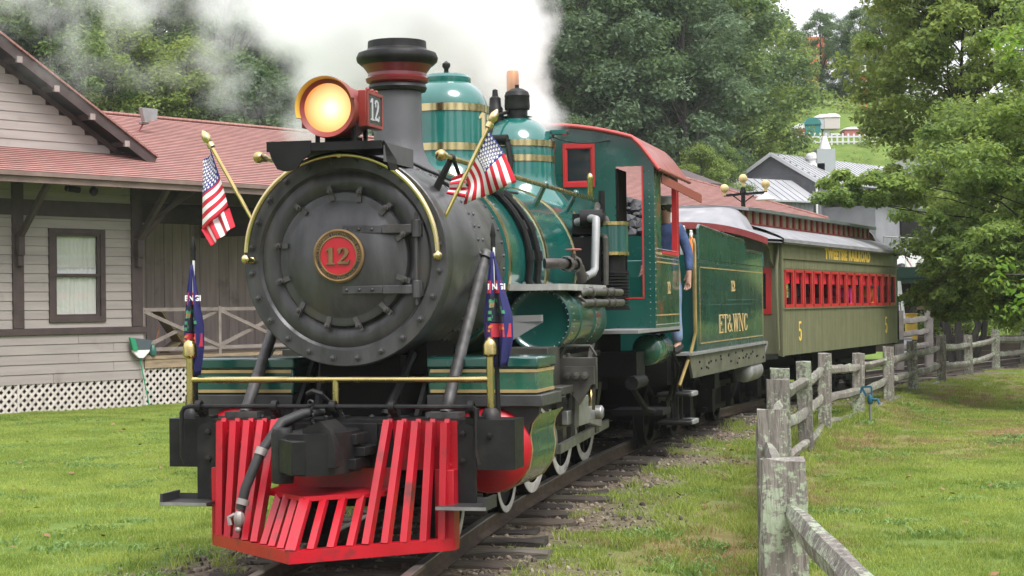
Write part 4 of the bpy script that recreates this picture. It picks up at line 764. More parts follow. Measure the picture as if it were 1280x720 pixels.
for sg in (1,-1):
    m = MB(); m.box(min(sg*.84,sg*.885), max(sg*.84,sg*.885), -.15,CL+.15,3.085,3.135); cp(m, 'roof_edge', CEDGE, mon)
    m = MB(); m.box(min(sg*1.4,sg*1.425), max(sg*1.4,sg*1.425), -.15,CL+.15,2.585,2.64); cp(m, 'eave_edge', CROOF, roof)
m = MB(); m.box(-1.26,1.26,0,CL,.84,.88); m.box(-1.22,1.22,.02,CL-.02,2.58,2.6); cp(m, 'floor', DARK)
m = MB(); m.box(-.7,.7,-.8,CL+.8,.62,.82); m.box(-.15,.15,-1.4,-.8,.62,.8); m.box(.5,.9,3.4,5.0,.35,.8); m.tube([(1.0,1.8,.8),(.98,3,.35),(.98,5.5,.35),(1.0,6.6,.8)],.02,6); m.box(-.9,.9,-1.0,-.85,.7,.85); cp(m, 'coach_underframe', DARK)
truck(coach, 1.3, cp); truck(coach, 7.2, cp)
for k in range(NW):        # double seats inside
    m = MB(); yc = Y0+(k+.5)*PIT+.1
    if k == 0: m.box(-.425,.425,-.2,.15,1.2,1.3); m.box(-.425,.425,.12,.18,1.3,1.75); sme = m.mesh('bench_seat', mat('seat_maroon', (.12,.012,.02), .6))
    for xc in (-.775,.775): link('bench_seat', sme, coach, (xc, yc, 0))

# ================================================================== TRACK
def rail_x(y): t = min(y,70)-13; return -.345+.17523*t+.00699*t*t - .06
def rail_s(y): t = y-13; return .17523+.01398*t
def trk_z(y): return max(-.03, min(.12, .010*(y-13)))
def trk_c(y):
    s = rail_s(y); k = math.sqrt(1+s*s); return (rail_x(y)-.49/k, y+.49*s/k, trk_z(y), math.atan(s))
TRK = [trk_c(y) for y in np.arange(2, 62, .5)]
TX = np.array([t[0] for t in TRK]); TY = np.array([t[1] for t in TRK]); TH = np.array([t[3] for t in TRK]); TZ = np.array([t[2] for t in TRK])
def trk_at(s): # index into the sampled line
    i = max(0, min(len(TRK)-2, int(s))); f = s-i
    return tuple(TRK[i][k]*(1-f)+TRK[i+1][k]*f for k in range(4))
track = thing('railway_track', 'rusty railway track on weathered wooden sleepers curving under the train', 'railway track', kind='structure')
RAILM = mat('rail_rust', (.085,.06,.045), .55, .35, var=(7,.35), bump=(20,.15)); RTOP = mat('rail_top', (.3,.28,.25), .32, .8, var=(3,.3))
TIE = [mat('sleeper_wood_%s' % n, c, .85, var=(3,.5), streak=(1.5,14,14), bump=(5,.6), dirt_or_reflection=((.09,.08,.055),3,.5,.75)) for n, c in (('dark',(.04,.032,.026)),('brown',(.065,.05,.038)),('grey',(.095,.082,.068)))]
for side in (1, -1):
    m = MB(); prof = [(-.055,-.125),(.055,-.125),(.055,-.112),(.012,-.095),(.010,-.04),(.033,-.032),(.033,-.006),(.028,0),(-.028,0),(-.033,-.006),(-.033,-.032),(-.010,-.04),(-.012,-.095),(-.055,-.112)]
    vs = []; n = len(prof)
    for cx, cy_, cz, h in TRK:
        for a, z in prof: q = side*.49+a; vs.append((cx+q*math.cos(h), cy_-q*math.sin(h), cz+z))
    N = len(TRK)
    for i in range(N-1):
        for k in range(n): m.add([], []) if False else m.f.append((i*n+k, i*n+(k+1)%n, (i+1)*n+(k+1)%n, (i+1)*n+k)); m.m.append(1 if k in (6,7,8) else 0)
    m.v = vs; m.out('rail', [RAILM, RTOP], track)
ties = []
for q in TIE: objvar(q, .35)
for t in range(4):
    m = MB(); nx = 10; vs = []
    rr = random.Random(t)
    for i in range(nx+1):
        x = -.98+1.96*i/nx + (rr.uniform(-.03,.03) if i in (0,nx) else 0)
        for y, z in ((-.1,-.16),(-.105,-.02),(-.06,.005),(.0,-.012),(.05,.004),(.1,-.015),(.1,-.16)): vs.append((x, y+rr.uniform(-.008,.008), z+rr.uniform(-.016,.01)))
    m.add(vs, [(i*7+k,(i+1)*7+k,(i+1)*7+k+1,i*7+k+1) for i in range(nx) for k in range(6)]+[tuple(range(7)),tuple(nx*7+k for k in range(7))])
    ties.append(m.mesh('sleeper', TIE[t % 3], 25))
d = 0; random.seed(11)
acc = 0.0
for i in range(8, len(TRK)-1):
    L_ = math.hypot(TX[i+1]-TX[i], TY[i+1]-TY[i]); acc += L_
    while acc > .56:
        acc -= .56; f = 1-acc/L_
        cx, cy_, cz, h = (TRK[i][k]*(1-f)+TRK[i+1][k]*f for k in range(4)); sh = random.uniform(-.12,.12)
        if cy_ < 7 or cy_ > 48: continue
        link('sleeper', random.choice(ties), track, (cx+sh*math.cos(h), cy_-sh*math.sin(h), cz-.132+random.uniform(-.012,.004)), (0, random.uniform(-.012,.012), -h+random.uniform(-.04,.04)), scale=(random.uniform(.95,1.08), random.uniform(.9,1.15), 1))
# ================================================================== GROUND
def sst(x, a, b): t = np.clip((x-a)/(b-a), 0, 1); return t*t*(3-2*t)
def track_dist(x, y):
    x = np.asarray(x, float); y = np.asarray(y, float); yy = np.clip(y, 2, 60)
    t = yy-13; cx = -.345+.17523*t+.00699*t*t-.06; s = .17523+.01398*t; k = np.sqrt(1+s*s)
    return (x-cx)/k+.49            # signed distance from the centre line, + to the right
FX = [(1.27,8.3),(1.83,12.5),(2.47,16.6),(2.96,19.5),(3.71,22.4),(4.5,25.5),(5.58,28.5),(6.71,31.5),(7.83,34.5),(9.12,37.5),(10.48,40.5),(11.93,43.5),(13.5,46.5)]
def fence_x(y): return np.interp(y, [f[1] for f in FX], [f[0] for f in FX])
def bump2(x, y, s, k): return np.sin(x*s+k)*np.sin(y*s*1.13+k*2.1)
DC = (-7.57, 36.09); DH = R(38)
def ground_z(x, y):
    x = np.asarray(x, float); y = np.asarray(y, float)
    d = np.abs(track_dist(x, y)); zt = np.clip(.01*(np.clip(y,2,60)-13), -.03, .12)
    base = -.3+.02*bump2(x,y,.9,1)+.03*bump2(x,y,.37,2)
    r_ = np.clip(x-fence_x(np.clip(y,5,46)), 0, 60); base = base-.018*r_*np.exp(-np.clip(y-40,0,99)/20)-.07*sst(y,24,32)*(r_ > 0)
    z = base*sst(d,1.2,3.2)+(zt-.172)*(1-sst(d,1.2,3.2))
    ud = (x-DC[0])*math.cos(DH)-(y-DC[1])*math.sin(DH)      # distance in front of the depot wall
    z = z+np.clip(-ud-13,0,70)*.36*(y > 10)
    z = z+np.clip(np.clip(y-64,0,48)*.25+np.clip(y-112,0,200)*.06-np.clip(-ud-13,0,70)*.2,0,28)
    return z
def gzf(x, y): return float(ground_z(x, y))
ys = np.concatenate([np.arange(-30,4,3), np.arange(4,34,.28), np.arange(34,60,.7), np.arange(60,130,3), np.arange(130,600,30)])
xs = np.concatenate([np.arange(-400,-60,30), np.arange(-60,-16,3), np.arange(-16,16,.28), np.arange(16,40,1), np.arange(40,80,4), np.arange(80,420,30)])
X, Y = np.meshgrid(xs, ys); Z = ground_z(X, Y); nx, ny = len(xs), len(ys)
Z += np.random.uniform(-.008,.008,Z.shape)*(np.abs(track_dist(X,Y)) < 2.6)
gv = np.stack([X.ravel(), Y.ravel(), Z.ravel()], 1)
gi = np.arange(nx*ny).reshape(ny, nx); gf = np.stack([gi[:-1,:-1].ravel(), gi[:-1,1:].ravel(), gi[1:,1:].ravel(), gi[1:,:-1].ravel()], 1)
def np_mesh(name, v, f, mats, smooth=False):
    me = bpy.data.meshes.new(name); nv, nf, k = len(v), len(f), f.shape[1]
    me.vertices.add(nv); me.vertices.foreach_set('co', np.ascontiguousarray(v, np.float32).ravel())
    me.loops.add(nf*k); me.loops.foreach_set('vertex_index', np.ascontiguousarray(f, np.int32).ravel())
    me.polygons.add(nf); me.polygons.foreach_set('loop_start', np.arange(0, nf*k, k, dtype=np.int32))
    me.polygons.foreach_set('use_smooth', np.full(nf, smooth))
    for m_ in (mats if isinstance(mats, list) else [mats]): me.materials.append(m_)
    me.update(calc_edges=True); return me
def gravel_mask(x, y):
    d = track_dist(x, y)+np.where(np.asarray(y) > 58, 99, 0); n = .35*bump2(x,y,1.7,.4)+.25*bump2(x,y,4.1,1.3)+.15*bump2(x,y,9,2.2)
    right = 1-sst(d+n*1.1, .85, 2.0); nr = np.exp(-(np.asarray(y)-10.6)**2/3.4)*1.5; left = 1-sst(-d+n*.9-nr, .9, 1.9)
    return np.clip(np.where(d > 0, right, left), 0, 1)
def worn_mask(x, y):
    n = .5*bump2(x,y,.8,.7)+.4*bump2(x,y,2.1,1.9)+.3*bump2(x,y,5,.2)
    fd = x-fence_x(np.clip(y,5,46))
    a = np.exp(-((y-27.5-.35*(x-9))/3.4)**2)*sst(fd,.8,2.5)*1.05          # dry bank beyond the hydrant
    b = np.exp(-(track_dist(x,y)-2.4)**2/.7)*.75*(track_dist(x,y) > 0)
    return np.clip((a+b)*(0.75+n), 0, 1)
gme = np_mesh('ground', gv, gf, None or [], True) if False else np_mesh('ground', gv, gf, [], True)
at_ = gme.attributes.new('gravel', 'FLOAT', 'POINT'); at_.data.foreach_set('value', gravel_mask(gv[:,0], gv[:,1]).astype(np.float32))
at_ = gme.attributes.new('worn', 'FLOAT', 'POINT'); at_.data.foreach_set('value', worn_mask(gv[:,0], gv[:,1]).astype(np.float32))
def ground_mat():
    m = bpy.data.materials.new('ground'); m.use_nodes = True; t = m.node_tree; N = t.nodes; p = N['Principled BSDF']; p.inputs['Roughness'].default_value = .95; p.inputs['Specular IOR Level'].default_value = .15
    g = N.new('ShaderNodeNewGeometry')
    def noise(s, d=5): n = N.new('ShaderNodeTexNoise'); n.inputs['Scale'].default_value = s; n.inputs['Detail'].default_value = d; t.links.new(g.outputs['Position'], n.inputs['Vector']); return n.outputs['Fac']
    def ramp(src, cols):
        r = N.new('ShaderNodeValToRGB'); t.links.new(src, r.inputs[0]); e = r.color_ramp.elements
        for i, (ps, c) in enumerate(cols):
            q = e[i] if i < 2 else e.new(ps); q.position = ps; q.color = (*c, 1)
        return r.outputs[0]
    def mix(f, a, b):
        x = N.new('ShaderNodeMix'); x.data_type = 'RGBA'; t.links.new(f, x.inputs[0]); t.links.new(a, x.inputs[6]); t.links.new(b, x.inputs[7]); return x.outputs[2]
    grass = ramp(noise(1.1,8), [(.3,(.085,.14,.026)),(.7,(.14,.185,.042)),(.5,(.105,.16,.032))])
    dry = ramp(noise(3,8), [(.3,(.16,.12,.05)),(.7,(.24,.17,.085))])
    grv = ramp(noise(22,8), [(.3,(.06,.045,.03)),(.72,(.26,.215,.16)),(.5,(.125,.098,.07))])
    av = N.new('ShaderNodeAttribute'); av.attribute_name = 'gravel'; aw = N.new('ShaderNodeAttribute'); aw.attribute_name = 'worn'
    c = mix(aw.outputs['Fac'], grass, dry); c = mix(av.outputs['Fac'], c, grv); t.links.new(c, p.inputs['Base Color'])
    b = N.new('ShaderNodeBump'); b.inputs['Strength'].default_value = .8; b.inputs['Distance'].default_value = .03; t.links.new(noise(18,8), b.inputs['Height']); t.links.new(b.outputs[0], p.inputs['Normal'])
    return m
gme.materials.append(ground_mat()); ground = link('ground', gme); tag(ground, 'mown green lawn and worn earth beside the railway', kind='structure')
# --- scattered stuff with geometry nodes (instances on points)
def scatter(name, pts, rot, scl, inst_me, label, parent=None):
    me = bpy.data.meshes.new(name); me.vertices.add(len(pts)); me.vertices.foreach_set('co', np.ascontiguousarray(pts, np.float32).ravel())
    a = me.attributes.new('rot', 'FLOAT_VECTOR', 'POINT'); a.data.foreach_set('vector', np.ascontiguousarray(rot, np.float32).ravel())
    a = me.attributes.new('scl', 'FLOAT', 'POINT'); a.data.foreach_set('value', np.ascontiguousarray(scl, np.float32))
    o = link(name, me, parent); src = bpy.data.objects.new(name+'_source', inst_me)
    ng = bpy.data.node_groups.new(name, 'GeometryNodeTree'); ng.interface.new_socket('Geometry', in_out='INPUT', socket_type='NodeSocketGeometry'); ng.interface.new_socket('Geometry', in_out='OUTPUT', socket_type='NodeSocketGeometry')
    gi_ = ng.nodes.new('NodeGroupInput'); go = ng.nodes.new('NodeGroupOutput'); ip = ng.nodes.new('GeometryNodeInstanceOnPoints'); oi = ng.nodes.new('GeometryNodeObjectInfo'); oi.inputs['Object'].default_value = src
    ar = ng.nodes.new('GeometryNodeInputNamedAttribute'); ar.data_type = 'FLOAT_VECTOR'; ar.inputs[0].default_value = 'rot'
    asx = ng.nodes.new('GeometryNodeInputNamedAttribute'); asx.data_type = 'FLOAT'; asx.inputs[0].default_value = 'scl'
    L = ng.links.new; L(gi_.outputs[0], ip.inputs['Points']); L(oi.outputs['Geometry'], ip.inputs['Instance']); L(ar.outputs[0], ip.inputs['Rotation']); L(asx.outputs[0], ip.inputs['Scale']); L(ip.outputs[0], go.inputs[0])
    md = o.modifiers.new('scatter', 'NODES'); md.node_group = ng
    return tag(o, label, None, None, 'stuff')
def blade_patch(name, n, size, h0, h1, wd, material, seed, lean=.5):
    r = np.random.RandomState(seed); px = r.uniform(-size/2,size/2,n); py = r.uniform(-size/2,size/2,n); h = r.uniform(h0,h1,n); a = r.uniform(0,6.283,n); le = r.uniform(.1,lean,n)*h; b = r.uniform(0,6.283,n)
    dx, dy = np.cos(a)*wd/2, np.sin(a)*wd/2; lx, ly = np.cos(b)*le, np.sin(b)*le; z0 = np.full(n,-.01)
    v = np.stack([np.stack([px-dx,py-dy,z0],1), np.stack([px+dx,py+dy,z0],1), np.stack([px+dx*.8+lx*.4,py+dy*.8+ly*.4,h*.6],1), np.stack([px-dx*.8+lx*.4,py-dy*.8+ly*.4,h*.6],1), np.stack([px+lx,py+ly,h],1)],1).reshape(-1,3)
    i = np.arange(n)*5; f = np.concatenate([np.stack([i,i+1,i+2],1), np.stack([i,i+2,i+3],1), np.stack([i+3,i+2,i+4],1)])
    return np_mesh(name, v, f, material)
GRASSM = leafmat('lawn_blade', (.10,.18,.022), (.36,.43,.10), .40, 1.3, .5)
DRYM = leafmat('dry_blade', (.16,.15,.045), (.34,.26,.12), .25, 1.5, .7)
rs = np.random.RandomState(5)
def grid_pts(x0,x1,y0,y1,dens):
    n = int((x1-x0)*(y1-y0)*dens); return rs.uniform(x0,x1,n), rs.uniform(y0,y1,n)
px, py = grid_pts(-10,14,7.5,44,21); fr_ = px/py
keep = (fr_ > -.31) & (fr_ < .31)
udp = (px-DC[0])*math.cos(DH)-(py-DC[1])*math.sin(DH); keep &= udp > .1
gm_ = gravel_mask(px,py); wm_ = worn_mask(px,py); td = np.abs(track_dist(px,py))
keep &= rs.uniform(0,1,len(px)) > gm_*1.15; keep &= td > .9
px, py, wm_ = px[keep], py[keep], wm_[keep]; isdry = rs.uniform(0,1,len(px)) < wm_*.8
for nm, selm, me_, lab in (('lawn_grass', ~isdry, blade_patch('lawn_patch', 200, .36, .012, .042, .0055, GRASSM, 1, 1.0), 'short mown green grass of the lawns'),
                           ('dry_grass', isdry, blade_patch('dry_patch', 110, .36, .012, .045, .005, DRYM, 2, 1.2), 'yellowed thin grass on the worn bank and track edge')):
    x_, y_ = px[selm], py[selm]; n = len(x_)
    scatter(nm, np.stack([x_,y_,ground_z(x_,y_)],1), np.stack([np.zeros(n),np.zeros(n),rs.uniform(0,6.28,n)],1), rs.uniform(.75,1.3,n), me_, lab)
# taller weeds along the track and the fence line
wx, wy = grid_pts(-3,6,9,34,26); d_ = track_dist(wx,wy); fd_ = np.abs(wx-fence_x(wy)); k_ = (((np.abs(d_) > .85) & (np.abs(d_) < 2.6) & (rs.uniform(0,1,len(wx)) < .16+.1*np.sin(wy*2.1))) | ((fd_ < .28) & (rs.uniform(0,1,len(wx)) < .9)))
wx, wy = wx[k_], wy[k_]; n = len(wx)
scatter('weed_tufts', np.stack([wx,wy,ground_z(wx,wy)],1), np.stack([np.zeros(n),np.zeros(n),rs.uniform(0,6.28,n)],1), rs.uniform(.5,1.25,n), blade_patch('weed_patch', 46, .16, .05, .13, .006, GRASSM, 4, 1.2), 'tufts of taller grass along the track and fence')
LEAFD = mat('fallen_leaf', (.2,.11,.05), .8, island=.0); CLOV = leafmat('clover_leaf', (.09,.17,.04), (.2,.32,.08), .3, 2, .5)
lx, ly = grid_pts(-10,13,8,40,1.6); k_ = (np.abs(lx/ly) < .31) & (np.abs(track_dist(lx,ly)) > 1.0) & (((lx-DC[0])*math.cos(DH)-(ly-DC[1])*math.sin(DH)) > .3); lx, ly = lx[k_], ly[k_]; n = len(lx)
lm_ = MB(); lm_.add([(-.5,0,0),(-.1,.28,.06),(.5,0,.02),(-.1,-.28,.06)], [(0,1,2),(0,2,3)])
scatter('fallen_leaves', np.stack([lx,ly,ground_z(lx,ly)+.035],1), rs.uniform(-.5,.5,(n,3))+np.stack([np.zeros(n),np.zeros(n),rs.uniform(0,6,n)],1), rs.uniform(.04,.1,n), lm_.mesh('fallen_leaf', LEAFD, 20), 'scattered dry brown leaves on the lawn')
cx_, cy2 = grid_pts(-10,13,8,34,2.6); k_ = (np.abs(cx_/cy2) < .31) & (np.abs(track_dist(cx_,cy2)) > 1.3) & (np.sin(cx_*1.7+2)*np.sin(cy2*1.3) > .1) & (((cx_-DC[0])*math.cos(DH)-(cy2-DC[1])*math.sin(DH)) > .3); cx_, cy2 = cx_[k_], cy2[k_]; n = len(cx_)
scatter('clover_patches', np.stack([cx_,cy2,ground_z(cx_,cy2)],1), np.stack([np.zeros(n),np.zeros(n),rs.uniform(0,6.28,n)],1), rs.uniform(.6,1.4,n), blade_patch('clover_patch', 90, .34, .02, .045, .02, CLOV, 6, 2.2), 'broad leaved clover and weeds in the lawn')
# ballast stones
sm = MB(); sm.ico((0,0,0), .5, 0, .7); STONE = mat('stone_mixed', (.17,.15,.12), .9, var=(2,.4), island=.0)
for v_i in range(12): sm.v[v_i] = tuple(c*random.uniform(.75,1.2) for c in sm.v[v_i])
sx, sy = grid_pts(-3.2,6,9.2,34,260); g_ = gravel_mask(sx,sy); k_ = rs.uniform(0,1,len(sx)) < g_*.62; sx, sy = sx[k_], sy[k_]; n = len(sx)
STONE.node_tree.nodes['Principled BSDF'].inputs['Base Color'].default_value = (.16,.14,.11,1)
oi_ = STONE.node_tree.nodes.new('ShaderNodeObjectInfo'); rp_ = STONE.node_tree.nodes.new('ShaderNodeValToRGB'); rp_.color_ramp.elements[0].color = (.035,.027,.02,1); rp_.color_ramp.elements[1].color = (.3,.25,.19,1)
STONE.node_tree.links.new(oi_.outputs['Random'], rp_.inputs[0]); STONE.node_tree.links.new(rp_.outputs[0], STONE.node_tree.nodes['Principled BSDF'].inputs['Base Color'])
scatter('ballast_stones', np.stack([sx,sy,ground_z(sx,sy)+.004],1), rs.uniform(0,6.28,(n,3)), rs.gamma(2.0,.010,n)+.010, sm.mesh('ballast_stone', STONE, 20), 'loose gravel and crumbled stone between and beside the rails')
# ================================================================== DEPOT (x toward the track, y along the front wall)
TAUPE = mat('siding_taupe', (.30,.265,.245), .75, var=(2.5,.12), streak=(1,.25,3), bump=(6,.12), dirt_or_reflection=((.15,.125,.11),1.6,.62,.85))
TAUPEV = mat('board_taupe', (.29,.24,.222), .8, var=(3,.16), streak=(3,3,.3), bump=(7,.15), dirt_or_reflection=((.1,.08,.07),2,.6,.85))
objvar(TAUPE, .07); objvar(TAUPEV, .12)
BROWN = mat('trim_brown', (.055,.036,.034), .7, var=(4,.25), bump=(9,.15))
FASCIA = mat('fascia_brown', (.19,.13,.11), .6, var=(3,.2))
LATT = mat('lattice_white', (.52,.47,.43), .8, var=(6,.2))
DECKW = mat('deck_wood', (.27,.2,.13), .85, var=(3,.3), streak=(6,.8,6), bump=(6,.3))
RAILW = mat('deck_rail_wood', (.23,.19,.17), .8, var=(4,.2))
depot = thing('railway_depot', 'taupe clapboard railway depot with red shingle roof and brown gable trim', 'depot', (DC[0], DC[1], 0), R(-40))
def dp(mb, name, mats, parent=depot, **k): return mb.out(name, mats, parent, **k)
DL = 25.0
ew_, ez = 1.3, 4.2; SL = .362
def roof_at(u): return ez+(ew_-u)*SL
# front wing: clapboards
m = MB(); m.box(-.16,-.10,-9,0,-.3,4.62); m.box(-2.2,-.03,-.1,-.004,-.3,4.6); m.box(-7,-.1,-9,-8.9,-.3,5); wall = dp(m, 'wall_core', BROWN)
def clap(y0, y1, z, h, u=0.0, parent=wall, name='clapboard'):
    m = MB(); m.prism([(u-.03,z),(u+.016,z),(u+.002,z+h),(u-.03,z+h)], (0,y1,0), (1,0,0), (0,0,1), y1-y0); return dp(m, name, TAUPE, parent)
random.seed(21)
z = .27
while z < 4.15:
    h = .19 if z < 1.2 else .178
    if 1.2 < z < 1.24: z = 1.345
    spans = [(-9, -.02)]
    if 1.35 <= z < 3.28: spans = [(-9,-2.29),(-.95,-.02)]
    elif z < 1.2: q = random.choice([-2.2,-.75,-1.6]); spans = [(-9,q-.004),(q+.004,-.0)]
    for a, b in spans: clap(a, b, z, h-.006)
    z += h
m = MB(); m.box(0,.045,-9,.06,1.215,1.34); dp(m, 'belt_board', BROWN, wall, bevel=.006)
m = MB(); m.box(0,.03,-9,0,3.53,3.84); dp(m, 'frieze_board', BROWN, wall)
for y0, y1 in ((-3.12,-2.87),(-.30,-.03),(-6.4,-6.15)):
    m = MB(); m.box(0,.05,y0,y1,1.345,4.4); po = dp(m, 'wall_post', BROWN, wall, bevel=.008)
    yc = (y0+y1)/2
    m = MB(); m.box(.05,.17,yc-.07,yc+.07,2.75,3.15); m.box(.05,.14,yc-.06,yc+.06,2.55,2.75); dp(m, 'corbel', BROWN, po, bevel=.01)
    m = MB(); m.beam((.1,yc,3.1),(1.1,yc,4.17),.1,.1); m.beam((.05,yc,4.18),(1.2,yc,4.16),.1,.1); dp(m, 'knee_brace', BROWN, po)
m = MB(); m.beam((.06,-.1,3.1),(.1,1.0,4.15),.1,.1); m.beam((.05,-.05,3.35),(.8,.7,4.1),.08,.08); dp(m, 'knee_brace', BROWN, wall)
m = MB()
for a in np.arange(-8.7, DL, .6): m.beam((-2.3,a,roof_at(-2.3)-.16),(1.25,a,roof_at(1.25)-.12),.06,.12)
tag(dp(m, 'rafter_tails', BROWN), kind='stuff')
# window
PANE = bpy.data.materials.new('clear_pane'); PANE.use_nodes = True; pt = PANE.node_tree; pt.nodes.remove(pt.nodes['Principled BSDF']); pg_ = pt.nodes.new('ShaderNodeBsdfGlossy'); pg_.inputs['Roughness'].default_value = .03; ptr = pt.nodes.new('ShaderNodeBsdfTransparent'); pmx = pt.nodes.new('ShaderNodeMixShader'); pmx.inputs[0].default_value = .14; pt.links.new(ptr.outputs[0], pmx.inputs[1]); pt.links.new(pg_.outputs[0], pmx.inputs[2]); pt.links.new(pmx.outputs[0], pt.nodes['Material Output'].inputs[0])
m = MB()
for y0, y1, z0, z1 in ((-2.29,-2.17,1.45,3.3),(-1.07,-.95,1.45,3.3),(-2.17,-1.07,1.45,1.56),(-2.17,-1.07,3.2,3.3)): m.box(-.02,.045,y0,y1,z0,z1)
win = dp(m, 'window_frame', BROWN, depot, bevel=.005)
for z0, z1, u in ((1.56,2.4,-.012),(2.36,3.2,.006)):
    m = MB()
    for y0, y1, a, b in ((-2.17,-2.1,z0,z1),(-1.14,-1.07,z0,z1),(-2.1,-1.14,z0,z0+.05),(-2.1,-1.14,z1-.05,z1)): m.box(u-.02,u+.02,y0,y1,a,b)
    dp(m, 'sash', BROWN, win)
    m = MB(); m.box(u-.012,u-.008,-2.1,-1.14,z0+.05,z1-.05); dp(m, 'pane', PANE, win)
m = MB(); n_ = 44; vs = []
for i in range(n_+1):
    y = -2.12+1.0*i/n_; u_ = -.055+.010*math.sin(i*1.35)+.006*math.sin(i*.47+1)
    vs += [(u_,y,1.58),(u_,y,3.2)]
m.add(vs, [(2*i,2*i+2,2*i+3,2*i+1) for i in range(n_)]); dp(m, 'curtain', mat('curtain_white', (.8,.83,.76), .9, var=(1.5,.06)), win); m = MB(); m.box(-.07,-.035,-2.15,-1.09,2.52,2.55); dp(m, 'blind_hem', WHITE, win)
# lattice skirt
def lattice(y0, y1, z0, z1, u):
    m = MB(); st = .172; h = z1-z0
    for k in range(int((y1-y0+h)/st)+1):
        for sg in (1, -1):
            c = y0+k*st if sg < 0 else y0-h+k*st
            a, b = (c, c+h) if sg > 0 else (c, c-h)
            za, zb = z0, z1; ya, yb = a, b
            lo, hi = y0, y1
            def clip(ya, za, yb, zb):
                pts = []
                t0, t1 = 0.0, 1.0; d = yb-ya
                for lim, s in ((lo, 1), (hi, -1)):
                    fa, fb = s*(ya-lim), s*(yb-lim)
                    if fa < 0 and fb < 0: return None
                    if fa < 0: t0 = max(t0, fa/(fa-fb))
                    elif fb < 0: t1 = min(t1, fa/(fa-fb))
                if t0 >= t1-.02: return None
                return (ya+d*t0, za+(zb-za)*t0), (ya+d*t1, za+(zb-za)*t1)
            cc = clip(ya, za, yb, zb)
            if cc: (a1, b1), (a2, b2) = cc; m.beam((u+(.006 if sg>0 else -.006),a1,b1),(u+(.006 if sg>0 else -.006),a2,b2),.042,.012,up=(1,0,0)) if False else m.beam((u+.007*sg,a1,b1),(u+.007*sg,a2,b2),.012,.052,up=(0,0,1))
    return tag(dp(m, 'lattice_strips', LATT), kind='stuff')
lattice(-9,-.0,-.34,.27,-.01); lattice(.0,9.0,-.34,.47,-.02)
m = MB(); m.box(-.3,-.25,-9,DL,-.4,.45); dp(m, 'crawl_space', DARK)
for y in (-6.5,-3.0,0,4.5,9): 
    m = MB(); m.box(-.02,.012,y-.02,y+.02,-.34,.27 if y < 0 else .47); dp(m, 'lattice_post', LATT)
# deck
m = MB(); m.box(-2.2,.02,.0,DL,.66,.72); deck = dp(m, 'deck', DECKW)
for z0, z1 in ((.475,.655),(.66,.725)):
    m = MB(); m.box(-.02,.035 if z0 > .6 else .02,.02,DL,z0,z1); dp(m, 'fascia_plank', DECKW, deck)
for k in range(5):
    y = .02+2.05*k
    m = MB(); m.box(-.09,-.02,y-.035,y+.035,.72,1.74); dp(m, 'rail_post', RAILW, deck)
    if k < 4:
        y2 = y+2.05
        for z0 in (.86, 1.68):
            m = MB(); m.beam((-.055,y+.035,z0),(-.055,y2-.035,z0),.045,.075,up=(0,0,1)); dp(m, 'deck_rail', RAILW, deck)
        for sg in (1, -1):
            m = MB(); za, zb = (1.64,.9) if sg > 0 else (.9,1.64)
            m.beam((-.055+.02*sg,y+.04,za),(-.055+.02*sg,y2-.04,zb),.035,.075,up=(0,0,1)); dp(m, 'cross_brace', RAILW, deck)
# set-back wall of vertical boards
m = MB(); m.box(-2.32,-2.24,0,DL,.7,5.5); bw = dp(m, 'back_wall', BROWN); random.seed(4)
y = .0; nb = 0
while y < DL-.3:
    wd = random.choice([.24,.27,.3]); m = MB(); m.box(-2.24,-2.215+random.uniform(-.004,.006),y+.006,y+wd-.006,.72,3.75); dp(m, 'wall_board', TAUPEV, bw); y += wd; nb += 1
m = MB(); m.box(-2.24,-2.1,0,DL,3.6,3.95); m.box(-.2,-.05,0,DL,3.9,4.15); m.box(-2.25,-.1,3.4,3.5,3.3,3.55); dp(m, 'header_beam', BROWN, bw)
for y in (7.0, 13.0, 19.0, 23.7):
    m = MB(); m.box(-.22,-.04,y-.09,y+.09,.72,3.9); m.beam((-.13,y+.05,3.0),(-.13,y+1.0,3.95),.1,.1); m.beam((-.13,y-.05,3.0),(-.13,y-1.0,3.95),.1,.1); dp(m, 'porch_post', BROWN)
m = MB(); m.box(-7.2,-2.3,DL-.3,DL-.2,-.3,4.3); m.box(-7.2,-7.1,-9,DL-.2,-.3,4.4); dp(m, 'end_wall', TAUPEV)
# roof: stepped shingle courses
def shingle_mat():
    m = mat('red_shingle', (.3,.1,.085), .85); t = m.node_tree; N = t.nodes; p = N['Principled BSDF']
    tc = N.new('ShaderNodeTexCoord'); mp = N.new('ShaderNodeMapping'); t.links.new(tc.outputs['Object'], mp.inputs[0]); br = N.new('ShaderNodeTexBrick'); t.links.new(mp.outputs[0], br.inputs['Vector'])
    br.inputs['Scale'].default_value = 1; br.inputs['Brick Width'].default_value = .3; br.inputs['Row Height'].default_value = .145; br.inputs['Mortar Size'].default_value = .006; br.inputs['Bias'].default_value = .0
    br.inputs['Color1'].default_value = (.31,.15,.125,1); br.inputs['Color2'].default_value = (.25,.12,.10,1); br.inputs['Mortar'].default_value = (.12,.05,.045,1)
    no = N.new('ShaderNodeTexNoise'); no.inputs['Scale'].default_value = .8; no.inputs['Detail'].default_value = 8; t.links.new(tc.outputs['Object'], no.inputs['Vector']); h = N.new('ShaderNodeHueSaturation')
    mr = N.new('ShaderNodeMapRange'); mr.inputs['To Min'].default_value = .75; mr.inputs['To Max'].default_value = 1.25; t.links.new(no.outputs['Fac'], mr.inputs[0]); t.links.new(mr.outputs[0], h.inputs['Value']); t.links.new(br.outputs['Color'], h.inputs['Color']); t.links.new(h.outputs[0], p.inputs['Base Color'])
    return m
SHING = shingle_mat()
